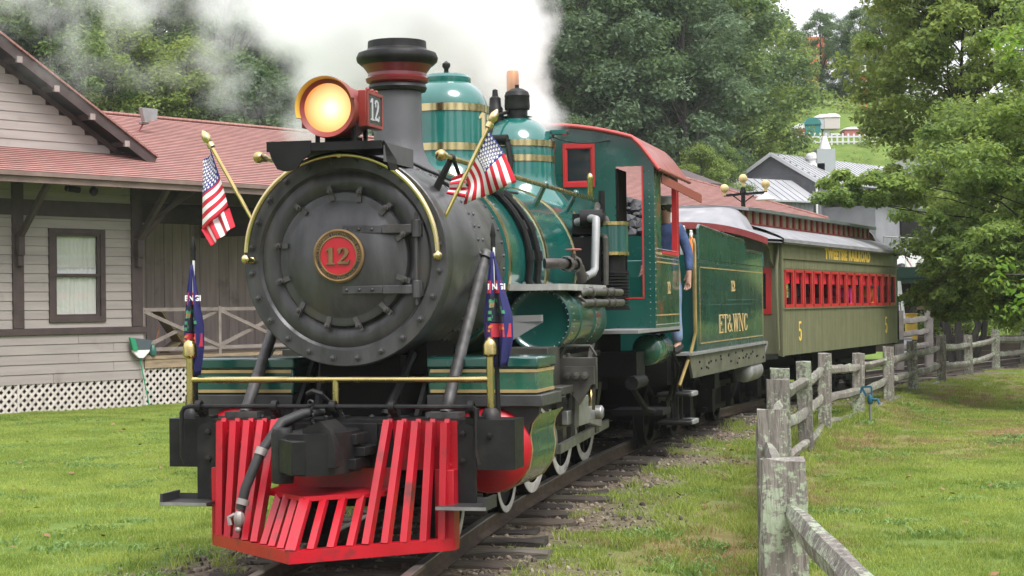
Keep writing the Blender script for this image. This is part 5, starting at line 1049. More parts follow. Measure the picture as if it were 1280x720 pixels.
def slope(name, w0, w1, length, loc, rot, x_lo=(0,0), x_hi=(0,0), parent=depot):
    """courses up a slope: x along the eave from w0 to w1, y up the slope; the two ends may lean (x_lo, x_hi: shift at the top)"""
    m = MB(); n = int(length/.145)
    for i in range(n):
        y0 = i*.145; y1 = min(length, y0+.16); t0, t1 = y0/length, y1/length
        a0, a1 = w0+x_lo[1]*t0, w0+x_lo[1]*t1; b0, b1 = w1+x_hi[1]*t0, w1+x_hi[1]*t1
        m.add([(a0,y0,.0),(b0,y0,.0),(b0,y0,.016),(a0,y0,.016),(a1,y1,.002),(b1,y1,.002)], [(0,1,2,3),(3,2,5,4)])
    m.add([(w0,0,-.06),(w1,0,-.06),(w1+x_hi[1],length,-.06),(w0+x_lo[1],length,-.06)], [(0,1,2,3)])
    return tag(m.out(name, SHING, parent, loc=loc, rot=rot, sharp=20), kind='stuff')
RU = -4.0; run = ew_-RU; sl = math.sqrt(run**2+(run*SL)**2); ang = math.atan(SL)
# local frame: x along +y of the depot, y up the slope (towards -x), z = normal
def slope_rot(): 
    xa = Vector((0,1,0)); ya = Vector((-1,0,SL)).normalized(); za = xa.cross(ya); return Matrix((xa,ya,za)).transposed().to_euler()
slope('roof_shingles', -9.5, DL+.6, sl, (ew_,0,ez+.06), slope_rot(), x_hi=(0,-3.4))
def slope_rot_back():
    xa = Vector((0,-1,0)); ya = Vector((1,0,SL)).normalized(); za = xa.cross(ya); return Matrix((xa,ya,za)).transposed().to_euler()
slope('roof_shingles', -(DL+.6), 9.5, sl, (RU-run,0,ez+.06), slope_rot_back(), x_lo=(0,3.4))
def slope_rot_end():
    xa = Vector((-1,0,0)); ya = Vector((0,-3.4,run*SL)).normalized(); za = xa.cross(ya); return Matrix((xa,ya,za)).transposed().to_euler()
le = math.sqrt(3.4**2+(run*SL)**2)
slope('roof_shingles', -run, run, le, (RU,DL+.6,ez+.06), slope_rot_end(), x_lo=(0,run), x_hi=(0,-run))
m = MB(); m.tube([(RU,-9.5,roof_at(RU)+.08),(RU,DL-2.8,roof_at(RU)+.08)], .05, 6); m.tube([(RU,DL-2.8,roof_at(RU)+.08),(ew_,DL+.6,ez+.08)], .045, 6); dp(m, 'ridge_cap', SHING)
m = MB(); m.box(ew_-.03,ew_+.0,-9.5,DL+.6,ez-.14,ez+.05); m.box(ew_+.002,ew_+.06,-9.5,DL+.6,ez-.02,ez+.06); m.box(RU-run,ew_,DL+.58,DL+.61,ez-.14,ez+.05); dp(m, 'eave_fascia', FASCIA)
m = MB(); m.prism([(ew_-.05,ez-.08),(ew_-.05,ez-.05),(RU,roof_at(RU)-.03),(RU,roof_at(RU)-.06)], (0,-9.5,0), (1,0,0), (0,0,1), -(DL+10)); dp(m, 'roof_deck', BROWN)
m = MB(); m.cyl((.9,-2.5,4.02),(.9,-2.2,4.0),.06,8); m.ball((.95,-1.9,3.98),.09); dp(m, 'soffit_lamp', SOOT)
# cross gable
GA = (-3.3-2.6, 4.97+ (3.35+2.6)*.578)       # apex y, z
def rk(y): return 4.97+(.066-y)*.578
gw = -.40
m = MB(); m.prism([(.0,4.8),(-11.9,4.8),(-5.9,rk(-5.9)-.3)], (gw-.03,0,0), (0,1,0), (0,0,1), -.05); g0 = dp(m, 'gable_wall', BROWN)
zz = 4.86
while zz < 8.0:
    ye = .066-(zz+.42-4.97)/.578-.05; ys_ = -11.8-ye
    if ye-ys_ < .3: break
    clap(ys_, min(ye,.0), zz, .176, gw+.03, g0, 'clapboard'); zz += .178
for sgn in (1, -1):
    def mir(y): return y if sgn > 0 else -11.8-y
    ap = -5.9; foot = .35
    m = MB(); P0 = (mir(ap), rk(ap)); P1 = (mir(foot), rk(foot))
    dv = Vector((P1[0]-P0[0], P1[1]-P0[1])).normalized(); nv = Vector((-dv.y, dv.x)) if sgn > 0 else Vector((dv.y, -dv.x))
    def off(p, k): return (p[0]+nv.x*k, p[1]+nv.y*k)
    poly = [P0, P1, off(P1,-.05), off(P0,-.05)]
    m.prism(poly, (-3.5,0,0), (0,1,0), (0,0,1), 3.55 if True else 0); gr = dp(m, 'gable_roof', BROWN, depot)
    m = MB(); m.prism([off(P0,.01),off(P1,.01),off(P1,-.2),off(P0,-.2)], (.03,0,0), (0,1,0), (0,0,1), .03); dp(m, 'rake_board', BROWN, gr)
    m = MB(); m.prism([off(P0,.05),off(P1,.05),off(P1,.012),off(P0,.012)], (-3.5,0,0), (0,1,0), (0,0,1), 3.6); dp(m, 'gable_shingles', SHING, gr)
    for k in range(7):
        t = (k+.6)/7.4; q = (P0[0]+(P1[0]-P0[0])*t, P0[1]+(P1[1]-P0[1])*t); c = off(q,-.16)
        m = MB(); m.box(gw,.012,c[0]-.045,c[0]+.045,c[1]-.05,c[1]+.05); dp(m, 'purlin', BROWN, gr); m = MB(); m.box(.012,.075,c[0]-.06,c[0]+.06,c[1]-.06,c[1]+.06); dp(m, 'purlin_end', TAUPEV, gr)
    m = MB(); m.prism([off(P0,-.2),off(P1,-.2),off(P1,-.3),off(P0,-.3)], (gw+.035,0,0), (0,1,0), (0,0,1), .03); dp(m, 'gable_trim', BROWN, gr)
def dworld(u, s, z): c, s_ = math.cos(R(40)), math.sin(R(40)); return (DC[0]+u*c+s*s_, DC[1]-u*s_+s*c, z)
# things about the depot
f = thing('floodlight', 'grey floodlight on a thin leaning pole on the red depot roof', 'floodlight', dworld(-2.5,1.7,5.4), R(-40))
m = MB(); m.tube([(0,0,0),(0,.32,.42)], .02, 6); m.out('pole', TRIMR, f)
m = MB(); m.box(-.06,.06,.24,.44,.42,.47); m.prism([(0,0),(.34,.05),(.36,.3),(-.08,.3)], (.1,.2,.46), (0,1,0), (0,0,1), .12); m.out('lamp_head', ALU, f, bevel=.01)
GRN = mat('broom_green', (.02,.26,.12), .5)
b = thing('push_broom', 'green and white broom leaning head up at the depot corner', 'broom', dworld(.2,-.02,-.33), R(-40))
m = MB(); m.tube([(0,0,0),(0,0,.02)], .024, 7); m.out('handle_tip', WHITE, b)
m = MB(); m.tube([(0,0,.05),(-.14,-.12,1.05)], .014, 7); m.out('handle', GRN, b)
m = MB(); m.prism([(-.06,0),(.06,0),(.2,.12),(.22,.16),(-.22,.16),(-.2,.12)], (-.12,-.13,1.03), (0,1,0), (0,0,1), .05); m.out('broom_head', WHITE, b)
m = MB(); m.prism([(-.21,0),(.21,0),(.28,.2),(-.28,.26)], (-.12,-.13,1.19), (0,1,0), (0,0,1), .05); m.out('bristles', mat('bristle_grey', (.07,.09,.1), .9, bump=(60,.5)), b)
m = MB(); m.prism([(-.215,0),(-.1,0),(-.17,.23),(-.3,.27)], (-.1,-.13,1.185), (0,1,0), (0,0,1), .055); m.out('end_bristles', GRN, b)
m = MB(); m.tube([(0,0,0),(.05,.15,.56)], .016, 6); o = m.out('tool_handle', mat('orange_wood', (.42,.16,.08), .6), None, loc=dworld(-.35,.5,.73), rot=(0,0,R(-40))); tag(o, 'orange wooden stick standing behind the deck railing', 'stick')
m = MB(); m.beam((0,0,0),(0,-.62,.75),.04,.3,up=(1,0,0)); o = m.out('leaning_board', mat('olive_board', (.13,.095,.04), .7, var=(3,.3)), None, loc=dworld(-.45,1.35,.9), rot=(0,0,R(-40))); tag(o, 'wide olive brown board leaning in the deck railing', 'board')
m = MB(); m.beam((0,0,0),(0,.75,.5),.04,.34,up=(1,0,0)); o = m.out('leaning_board', mat('tan_board', (.2,.15,.08), .7, var=(3,.3)), None, loc=dworld(-.5,.95,.78), rot=(0,0,R(-40))); tag(o, 'lower tan board propped behind the deck railing', 'board')
m = MB(); m.lathe([(0,0),(.07,.02),(.085,.1),(.06,.2),(.03,.24),(0,.25)], (0,0,0), (0,0,1), 12); o = m.out('green_jug', mat('jug_green', (.03,.12,.09), .35), None, loc=dworld(.02,.22,.725)); tag(o, 'small dark green jug standing on the deck edge', 'jug')
m = MB(); m.ball((0,0,.24), .24, 14, 9, sc=(.8,1.1,1.0)); m.ball((.05,.15,.18), .18, 10, 7); m.tube([(.1,-.1,.4),(.14,0,.52),(.1,.1,.4)], .015, 6); o = m.out('black_bag', mat('bag_black', (.02,.022,.026), .7, bump=(9,.6)), None, loc=dworld(.25,2.45,-.33), rot=(0,0,.3)); tag(o, 'black bag lying on the grass against the white lattice', 'bag')
# depot far pavilion corner post covers nothing else
# ================================================================== SPLIT RAIL FENCE
def wood_fence_mat():
    m = mat('weathered_rail', (.19,.17,.15), .9, var=(3,.45), bump=(9,.9), streak=(9,9,1.2)); t = m.node_tree; N = t.nodes; p = N['Principled BSDF']; src = p.inputs['Base Color'].links[0].from_socket
    g = N.new('ShaderNodeNewGeometry'); n = N.new('ShaderNodeTexNoise'); n.inputs['Scale'].default_value = 24; n.inputs['Detail'].default_value = 12; n.inputs['Roughness'].default_value = .7; t.links.new(g.outputs['Position'], n.inputs['Vector'])
    n2 = N.new('ShaderNodeTexNoise'); n2.inputs['Scale'].default_value = 2.3; t.links.new(g.outputs['Position'], n2.inputs['Vector'])
    ad = N.new('ShaderNodeMath'); ad.operation = 'ADD'; t.links.new(n.outputs['Fac'], ad.inputs[0]); w2 = N.new('ShaderNodeMath'); w2.operation = 'MULTIPLY'; w2.inputs[1].default_value = .55; t.links.new(n2.outputs['Fac'], w2.inputs[0]); t.links.new(w2.outputs[0], ad.inputs[1])
    r = N.new('ShaderNodeValToRGB'); r.color_ramp.elements[0].position = .52; r.color_ramp.elements[1].position = .56; hm = N.new('ShaderNodeMath'); hm.operation = 'MULTIPLY'; hm.inputs[1].default_value = .645; t.links.new(ad.outputs[0], hm.inputs[0]); t.links.new(hm.outputs[0], r.inputs[0])
    x = N.new('ShaderNodeMix'); x.data_type = 'RGBA'; t.links.new(r.outputs[0], x.inputs[0]); t.links.new(src, x.inputs[6]); x.inputs[7].default_value = (.33,.38,.27,1); t.links.new(x.outputs[2], p.inputs['Base Color'])
    return m
FW = objvar(wood_fence_mat(), .16)
def hewn(p, q, w, h, seed, n=9):
    """a split rail: five-sided, uneven, tapered at both ends"""
    r_ = random.Random(seed); p = Vector(p); q = Vector(q); d = (q-p).normalized(); a = d.cross(Vector((0,0,1))).normalized(); b = a.cross(d); vs = []; K = 7
    off = [(math.cos(2*math.pi*k/K+.3)*(1+r_.uniform(-.15,.15)), math.sin(2*math.pi*k/K+.3)*(1+r_.uniform(-.15,.15))) for k in range(K)]
    for i in range(n+1):
        t = i/n; e = .55+.45*min(1, 7*t, 7*(1-t)); c = p.lerp(q, t)+Vector((r_.uniform(-.008,.008),r_.uniform(-.008,.008),r_.uniform(-.012,.012)-.02*math.sin(math.pi*t)))
        for ox, oz in off: vs.append(c+a*(ox*w/2*e*(1+r_.uniform(-.1,.1)))+b*(oz*h/2*e*(1+r_.uniform(-.1,.1))))
    m = MB(); m.add(vs, [(i*K+k,i*K+(k+1)%K,(i+1)*K+(k+1)%K,(i+1)*K+k) for i in range(n) for k in range(K)]+[tuple(range(K))[::-1],tuple(n*K+k for k in range(K))]); return m
def fpost(x, y, z0, z1, w, dpt, rz, seed, parent):
    r_ = random.Random(seed); vs = []; n = 7
    for i in range(n+1):
        z = z0-.15+(z1-z0+.15)*i/n; e = 1 if i < n else .97
        for a, b in ((-1,-1),(-.2,-1.04),(1,-1),(1.03,.1),(1,1),(.1,1.03),(-1,1),(-1.02,0)): vs.append((a*w/2*e+r_.uniform(-.007,.007), b*dpt/2*e+r_.uniform(-.007,.007), z+(r_.uniform(-.012,.012) if i == n else 0)))
    m = MB(); m.add(vs, [(i*8+k,i*8+(k+1)%8,(i+1)*8+(k+1)%8,(i+1)*8+k) for i in range(n) for k in range(8)]+[tuple(n*8+k for k in range(8))]); 
    return m.out('post', FW, parent, loc=(x,y,0), rot=(r_.uniform(-.015,.015),r_.uniform(-.02,.02),rz), sharp=30)
fence = thing('split_rail_fence', 'lichen covered split rail fence curving along the right of the track', 'fence', (1.27, 8.3, -.3))
fence_off = Vector((-1.27,-8.3,.3))
FP = [(1.36,5.0)]+FX+[(15.2,49.5)]
tops = [.8,.95,.92,.96,.95,.92,.93,.84,.86,.88,.93,.87,.95,.9,.9]
random.seed(8)
for i, (x, y) in enumerate(FP):
    g = gzf(x, y); w = .205 if i < 5 else .19
    d = Vector((FP[min(i+1,len(FP)-1)][0]-FP[max(i-1,0)][0], FP[min(i+1,len(FP)-1)][1]-FP[max(i-1,0)][1]))
    o = fpost(x, y, g, tops[i], w, .13, -math.atan2(d.x, d.y)*.55, 100+i, fence); o.location += fence_off
    if i+1 < len(FP):
        x2, y2 = FP[i+1]; g2 = gzf(x2, y2); dd = Vector((x2-x, y2-y, 0)).normalized()*.09; sd_ = dd.cross(Vector((0,0,1)))*.35*(1 if i % 2 else -1)
        for k, hgt in enumerate((.66,.27,-.12)):
            a = Vector((x,y,hgt+(tops[i]-.9)*.8+random.uniform(-.03,.03)))-dd+sd_; b = Vector((x2,y2,hgt+(tops[i+1]-.9)*.8+random.uniform(-.03,.03)))+dd-sd_
            if i == 0: a = Vector((x,y,(.47,.1,-.24)[k])); b = Vector((x2+.03,y2+.02,(.71,.3,-.1)[k]))
            mm_ = hewn(a+fence_off, b+fence_off, .11 if i == 0 else .085, .175 if i == 0 else .14, i*10+k); mm_.out('rail', FW, fence, sharp=30)
# small fence section by the end of the coach
OLDW = mat('old_rail_grey', (.15,.135,.125), .9, var=(4,.3), bump=(8,.4))
f2 = thing('rail_fence_panel', 'short grey three-rail fence panel beyond the end of the coach', 'fence', (8.73,40,.3))
def pw(px, py, y): a = (px-640)/2200*y; return (a, y, 1.69-(py-(381-.0122*(px-640)))/2200*y)
pa, pb = pw(1123,388,40), pw(1160,386,42)
for q, y1 in ((pa, 445), (pb, 440)):
    m = MB(); m.box(-.09,.09,-.08,.08,-.1,q[2]-.2); m.out('post', OLDW, f2, loc=(q[0]-8.73,q[1]-40,-.1), bevel=.01)
for py in (400, 416, 433):
    A = Vector(pw(1123,py+2,40)); B = Vector(pw(1160,py-3,42)); o_ = Vector((8.73,40,.3)); hewn(A-o_, B-o_, .09, .15, py).out('rail', OLDW, f2, sharp=30)
# yard hydrant
HB = mat('hydrant_blue', (.01,.09,.14), .4)
hy = thing('yard_hydrant', 'blue yard hydrant on a grey standpipe in front of the fence', 'hydrant', (5.55,27.4,gzf(5.55,27.4)), R(-20))
m = MB(); m.tube([(0,0,-.05),(0,0,.32)], .022, 8); m.out('standpipe', mat('galvanised', (.25,.25,.24), .5, .6), hy)
m = MB(); m.lathe([(.03,.3),(.045,.33),(.045,.4),(.03,.44),(0,.45)], (0,0,0), (0,0,1), 10); m.tube([(0,0,.37),(.12,-.03,.37),(.15,-.04,.30)], .022, 8); m.out('spout', HB, hy)
m = MB(); m.beam((-.06,.01,.42),(-.13,.01,.56),.025,.03); m.beam((-.13,.01,.56),(.02,.01,.57),.025,.03); m.beam((.02,.01,.57),(.02,0,.43),.025,.03); m.beam((-.13,.01,.55),(-.15,.01,.47),.025,.03); m.out('handle', HB, hy)

# ================================================================== FLAGS ON THE ENGINE
LRZ = R(-14)
def lworld(u, s, z): c, s_ = math.cos(-LRZ), math.sin(-LRZ); return (-1.157+u*c+s*s_, 12.2-u*s_+s*c, z)
FR = mat('flag_red', (.52,.012,.03), .75); FWH = mat('flag_white', (.8,.78,.77), .75); FB = mat('flag_blue', (.02,.03,.2), .75); NAVY = mat('banner_navy', (.014,.015,.10), .8, var=(4,.3))
def lerp(a, b, t): return a+(b-a)*t
def star(c, ax, ay, r, mb):
    n = ax.cross(ay)*.004
    for sg in (1, -1): mb.add([c+n*sg+(ax*math.cos(math.pi/2+k*math.pi/5)+ay*math.sin(math.pi/2+k*math.pi/5))*(r if k % 2 == 0 else r*.42) for k in range(10)], [tuple(range(10))])
def flagcloth(root, panels, na=26, nb=18):
    m = MB(); st = MB()
    for P, a0, a1, canton in panels:
        vs = [P(i/na, j/nb) for i in range(na+1) for j in range(nb+1)]; b0 = len(m.v); m.v += [tuple(v) for v in vs]
        for i in range(na):
            for j in range(nb):
                a = a0+(a1-a0)*(i+.5)/na; k = int(a*13) % 2
                mi = 2 if (canton and (i+.5)/na < canton[0] and (j+.5)/nb < canton[1]) else k
                m.f.append(tuple(b0+q for q in (i*(nb+1)+j,i*(nb+1)+j+1,(i+1)*(nb+1)+j+1,(i+1)*(nb+1)+j))); m.m.append(mi)
        if canton:
            for r_ in range(9):
                for c_ in range(6 if r_ % 2 == 0 else 5):
                    a = canton[0]*(r_+.8)/9.6; b = canton[1]*((c_+.75) if r_ % 2 == 0 else (c_+1.25))/6.5
                    p = P(a,b); ta = (P(a+.01,b)-p).normalized(); tb = (P(a,b+.01)-p).normalized(); star(p, tb, -ta, .0145, st)
    cl = m.out('cloth', [FR,FWH,FB], root); sm_ = cl.modifiers.new('thickness','SOLIDIFY'); sm_.thickness = .003; sm_.offset = 0
    st.out('stars', FWH, cl)
def staff(root, p, q, r, matl):
    m = MB(); m.tube([p,q], r, 8); m.out('staff', matl, root)
    d = (Vector(q)-Vector(p)).normalized(); m = MB(); m.lathe([(r,-.02),(r*2.0,-.01),(r*2.0,.02),(r*1.3,.03),(r*2.4,.06),(r*2.2,.09),(r*.6,.13),(0,.135)], q, d, 10); m.out('finial', BRASSP, root)
b0 = Vector((-.72,.1,2.31)); fl = thing('american_flag', 'american flag hanging in folds from a brass staff, beside the smokebox on the depot side', 'flag', lworld(*b0), LRZ, 'american flags on the engine front')
staff(fl, (0,0,0), Vector((-1.04,.12,2.85))-b0, .014, BRASS)
def F1(a, b):
    h = Vector((lerp(-1.048,-.925,a),.12,lerp(2.835,2.42,a))); e = Vector((lerp(-1.105,-1.14,a),.2,lerp(2.76,2.25,a))); v = h.lerp(e,b); v.y += .03*math.sin(b*5+a*2)-.04*b; v.z -= .02*math.sin(b*3.1); return v-b0
def F1b(a, b):
    h = Vector((lerp(-1.14,-.93,a),.16,lerp(2.255,2.41,a))); e = Vector((lerp(-1.04,-.86,a),.1,lerp(2.135,2.27,a))); v = h.lerp(e,b); v.y += .02*math.sin(a*14); return v-b0
flagcloth(fl, [(F1,0,1.0,(.5,1.0)),(F1b,0,.54,None)])
b0b = Vector((.655,.2,2.28)); fl2 = thing('american_flag', 'american flag spread from a leaning brass staff on the track-side flank of the boiler', 'flag', lworld(*b0b), LRZ, 'american flags on the engine front')
staff(fl2, (0,0,0), Vector((.96,.33,2.94))-b0b, .014, BRASS)
def F2(a, b):
    h = Vector((lerp(.95,.79,a),.32,lerp(2.915,2.57,a))); e = Vector((lerp(1.13,.75,a),.42,lerp(2.55,2.40,a))); v = h.lerp(e,b); v.y += .035*math.sin(a*9+b*3)*b+.02*math.sin(b*6); v.x += .02*math.sin(b*3.1); return v-b0b
def F2b(a, b):
    h = Vector((lerp(.80,.80,a),.30,lerp(2.62,2.44,a))); e = Vector((lerp(.70,.665,a),.29,lerp(2.58,2.47,a))); v = h.lerp(e,b); v.y += .02*math.sin(a*12)-.02; return v-b0b
flagcloth(fl2, [(F2,0,1.0,(.54,.45)),(F2b,0,.54,None)])
def banner(x, zt, lab, w0, w1, flip, lean):
    r0 = Vector((x,-.02,.93)); t = thing('unit_banner', lab, 'flag', lworld(*r0), LRZ, 'navy banners on black poles')
    m = MB(); m.tube([(0,0,0),(lean,0,zt-.95)], .017, 8); m.lathe([(.017,0),(.021,.01),(.006,.09),(0,.1)], (lean,0,zt-.95), (0,0,1), 8); m.out('pole', BLACK, t)
    hgt = .78
    def P(a, b):   # a: down, b: across
        wd = lerp(.02, w1, min(1,a*1.8))*(1 if a < .75 else 1-(a-.75)*1.7); xx = lean*(1-a)+(b-w0)*wd; return Vector((xx, -.03+.035*math.sin(b*13+a*2)*min(1,a*2), zt-1.05-hgt*a))
    m = MB(); na, nb = 20, 14; m.add([P(i/na,j/nb) for i in range(na+1) for j in range(nb+1)], [(i*(nb+1)+j,i*(nb+1)+j+1,(i+1)*(nb+1)+j+1,(i+1)*(nb+1)+j) for i in range(na) for j in range(nb)]); cl = m.out('cloth', NAVY, t); sm_ = cl.modifiers.new('thickness','SOLIDIFY'); sm_.thickness = .004; sm_.offset = 0
    def patch(name, matl, cells, dy):
        m = MB()
        for a0, a1, c0, c1 in cells:
            n = 6
            for i in range(n):
                q = [P(lerp(a0,a1,ii/n), lerp(c0,c1,jj)) for ii, jj in ((i,0),(i,1),(i+1,1),(i+1,0))]
                k = 4; 
                for jj in range(k):
                    m.add([P(lerp(a0,a1,ii/n), lerp(c0,c1,(jj+d)/k))+Vector((0,-dy,0)) for ii, d in ((i,0),(i,1),(i+1,1),(i+1,0))], [(0,1,2,3)])
        tag(m.out(name, matl, cl), kind='stuff')
    EMR = mat('emblem_red', (.45,.03,.05), .8); EMG = mat('emblem_green', (.05,.22,.12), .8); EMO = mat('emblem_orange', (.5,.16,.04), .8); EMK = mat('emblem_dark', (.015,.02,.03), .8)
    patch('emblem_band', EMR, [(.25,.36,.05,.95),(.62,.74,.1,.95)], .008)
    patch('emblem_field', EMK, [(.37,.61,.12,.92)], .009)
    rr = random.Random(7); patch('emblem_detail', EMG, [(a,a+.03,c,c+.12) for a, c in [(rr.uniform(.4,.57),rr.uniform(.2,.75)) for _ in range(12)]], .012)
    patch('emblem_flame', EMO, [(a,a+.02,c,c+.1) for a, c in [(rr.uniform(.63,.71),rr.uniform(.15,.8)) for _ in range(9)]]+[(.44,.48,.3,.45)], .012)
    vf = curve_text('ENGI', .055, .001, .002); m = MB(); p = P(.305,.55); m.add([(p.x+x_*1.0+.01, p.y-.035-z_, p.z+y_) for x_, y_, z_ in vf[0]], vf[1]); m.out('lettering', FWH, cl)
    m = MB(); m.beam((lean+.012,-.02,zt-1.02),(lean*.8+.006,-.02,zt-1.3),.016,.012); m.out('sleeve', WHITE, t)
banner(-1.113, 2.12, 'navy banner with red emblem hanging furled on the black pole at the depot-side beam end', .55, .15, 1, -.01)
banner(1.092, 2.17, 'navy banner with red emblem on the black pole beside the track-side brass post', .42, .2, 1, -.024)

# ================================================================== PEOPLE
def skin(name, verts, edges, radii, matl, parent, sub=1, root=0, loc=None):
    me = bpy.data.meshes.new(name); me.from_pydata([tuple(v) for v in verts], edges, []); o = bpy.data.objects.new(name, me); COL.objects.link(o)
    md = o.modifiers.new('s','SKIN'); md.use_smooth_shade = True
    for i, r_ in enumerate(radii): me.skin_vertices[0].data[i].radius = (r_, r_) if not isinstance(r_, tuple) else r_; me.skin_vertices[0].data[i].use_root = (i == root)
    sb = o.modifiers.new('b','SUBSURF'); sb.levels = sub; sb.render_levels = sub
    bpy.context.view_layer.update(); dg = bpy.context.evaluated_depsgraph_get(); me2 = bpy.data.meshes.new_from_object(o.evaluated_get(dg)); bpy.data.objects.remove(o); me2.name = name; me2.materials.clear(); me2.materials.append(matl); me2.polygons.foreach_set('use_smooth', [True]*len(me2.polygons)); return link(name, me2, parent, loc)
SKINM = mat('skin', (.42,.24,.17), .55); DENIM = mat('denim', (.05,.085,.2), .85, var=(12,.35), bump=(40,.2)); JEANS = mat('pale_jeans', (.2,.27,.42), .85, var=(9,.3), bump=(40,.2))
def person(label, loc, rz, J, shirt, trousers, hat=None, hair=(.03,.02,.015), group=None):
    """J: joints in the person's own frame (facing -y)"""
    t = thing('person', label, 'person', loc, rz, group)
    order = ['pelvis','belly','chest','neck0','neck','head','crown']; v = [Vector(J[k]) for k in order]; e = [(i,i+1) for i in range(6)]; r_ = [(.145,.115),(.135,.105),(.155,.11),(.07,.07),(.058,.058),(.082,.1),(.06,.075)]
    for s in ('l','r'):
        b = len(v); v += [Vector(J[k+s]) for k in ('shoulder','elbow','wrist','palm')]; e += [(2,b),(b,b+1),(b+1,b+2),(b+2,b+3)]; r_ += [.066,.046,.032,(.04,.02)]
        pd = (v[b+3]-v[b+2]).normalized(); sd_ = pd.cross(Vector((0,1,0))); sd_ = sd_.normalized() if sd_.length > .1 else Vector((1,0,0))
        for k in range(4):
            q = len(v); L_ = (.07,.08,.075,.06)[k]; o0 = v[b+3]+sd_*((k-1.5)*.021)+pd*.03; v += [o0, o0+pd*L_*.5, o0+pd*L_*.85+Vector((0,-.02,0))]; e += [(b+3,q),(q,q+1),(q+1,q+2)]; r_ += [.0095,.0085,.0075]
        q = len(v); o0 = v[b+2]+sd_*-.035+pd*.03; v += [o0, o0+pd*.04-sd_*.02]; e += [(b+2,q),(q,q+1)]; r_ += [.012,.009]
        b = len(v); v += [Vector(J[k+s]) for k in ('hip','knee','ankle','toe')]; e += [(0,b),(b,b+1),(b+1,b+2),(b+2,b+3)]; r_ += [.095,.066,.042,(.045,.032)]
    skin('body', v, e, r_, SKINM, t)
    v = [Vector(J[k]) for k in ('pelvis','belly','chest','neck0')]; e = [(0,1),(1,2),(2,3)]; r_ = [(.155,.128),(.15,.12),(.172,.125),(.08,.08)]
    for s in ('l','r'): b = len(v); v += [Vector(J[k+s]) for k in ('shoulder','elbow')]+[Vector(J['elbow'+s]).lerp(Vector(J['wrist'+s]),.9)]; e += [(2,b),(b,b+1),(b+1,b+2)]; r_ += [.082,.06,.046]
    skin('shirt', v, e, r_, shirt, t)
    v = [Vector(J['pelvis'])+Vector((0,0,.04)), Vector(J['pelvis'])-Vector((0,0,.06))]; e = [(0,1)]; r_ = [(.158,.13),(.15,.13)]
    for s in ('l','r'): b = len(v); v += [Vector(J[k+s]) for k in ('hip','knee')]+[Vector(J['knee'+s]).lerp(Vector(J['ankle'+s]),.95)]; e += [(1,b),(b,b+1),(b+1,b+2)]; r_ += [.108,.08,.065]
    skin('trousers', v, e, r_, trousers, t)
    for s in ('l','r'): a, z_ = Vector(J['ankle'+s]), Vector(J['toe'+s]); m = MB(); d_ = (z_-a); m.tube([a-d_*.25+Vector((0,0,-.02)), a+d_*.4+Vector((0,0,-.02)), z_+d_*.2], [.055,.055,.04], 8); m.out('shoe', BLACK, t)
    h = Vector(J['head']); m = MB(); m.ball(h+Vector((0,.015,.05)), .107, 12, 8, sc=(.85,1,.95)); m.out('hair', mat('hair_brown', hair, .7), t)
    m = MB(); m.ball(h+Vector((0,-.1,.0)), .018, 8, 6, sc=(.8,1,1.3)); 
    for s in (-1,1): m.ball(h+Vector((s*.085,.01,.0)), .024, 8, 6, sc=(.4,.8,1.2))
    m.out('nose_and_ears', SKINM, t)
    m = MB()
    for s in (-1,1): m.ball(h+Vector((s*.032,-.088,.025)), .011, 8, 6)
    m.box(h.x-.025,h.x+.025,h.y-.098,h.y-.085,h.z-.052,h.z-.044); m.out('eyes_and_mouth', mat('eye_dark', (.05,.03,.03), .4), t)
    if hat:
        m = MB(); m.lathe([(.106,.06),(.112,.1),(.115,.14),(.09,.16),(0,.165)], h, (0,0,1), 18); m.prism([(-.08,0),(.08,0),(.065,.07),(0,.095),(-.065,.07)], h+Vector((0,-.085,.055)), (1,0,0), (0,-1,0), -.012); m.out('cap', hat, t)
    return t
STAND = dict(pelvis=(0,0,.93),belly=(0,-.01,1.1),chest=(0,0,1.3),neck0=(0,.01,1.44),neck=(0,.0,1.5),head=(0,-.02,1.6),crown=(0,-.01,1.67),
    shoulderl=(-.18,0,1.38),elbowl=(-.24,.02,1.12),wristl=(-.2,-.14,.95),palml=(-.18,-.2,.92),shoulderr=(.18,0,1.38),elbowr=(.27,.03,1.12),wristr=(.3,-.02,.88),palmr=(.3,-.04,.8),
    hipl=(-.1,0,.86),kneel=(-.11,-.03,.48),anklel=(-.12,.02,.09),toel=(-.13,-.13,.04),hipr=(.1,0,.86),kneer=(.12,-.03,.48),ankler=(.13,.02,.09),toer=(.15,-.13,.04))
person('engineer in blue denim jacket and pale jeans standing at the cab gangway', lworld(1.0,7.86,1.12), LRZ+R(-20), STAND, DENIM, JEANS, mat('cap_grey', (.4,.4,.42), .8))
SIT = dict(pelvis=(0,.1,.12),belly=(0,.1,.3),chest=(0,.08,.5),neck0=(0,.08,.64),neck=(0,.07,.7),head=(0,.05,.8),crown=(0,.06,.87),
    shoulderl=(-.18,.08,.58),elbowl=(-.22,.02,.33),wristl=(-.14,-.2,.28),palml=(-.1,-.26,.27),shoulderr=(.18,.08,.58),elbowr=(.22,.02,.33),wristr=(.14,-.2,.28),palmr=(.1,-.26,.27),
    hipl=(-.1,.04,.1),kneel=(-.12,-.36,.12),anklel=(-.12,-.38,-.28),toel=(-.12,-.5,-.32),hipr=(.1,.04,.1),kneer=(.12,-.36,.12),ankler=(.12,-.38,-.28),toer=(.12,-.5,-.32))
def kworld(u, s, z): c, s_ = math.cos(R(24)), math.sin(R(24)); return (2.896+u*c+s*s_, 27.279-u*s_+s*c, z)
person('passenger in a bright pink shirt seated at a coach window', kworld(.98,5.15,1.28), R(-24), SIT, mat('shirt_pink', (.75,.06,.3), .8), DENIM, group=None)
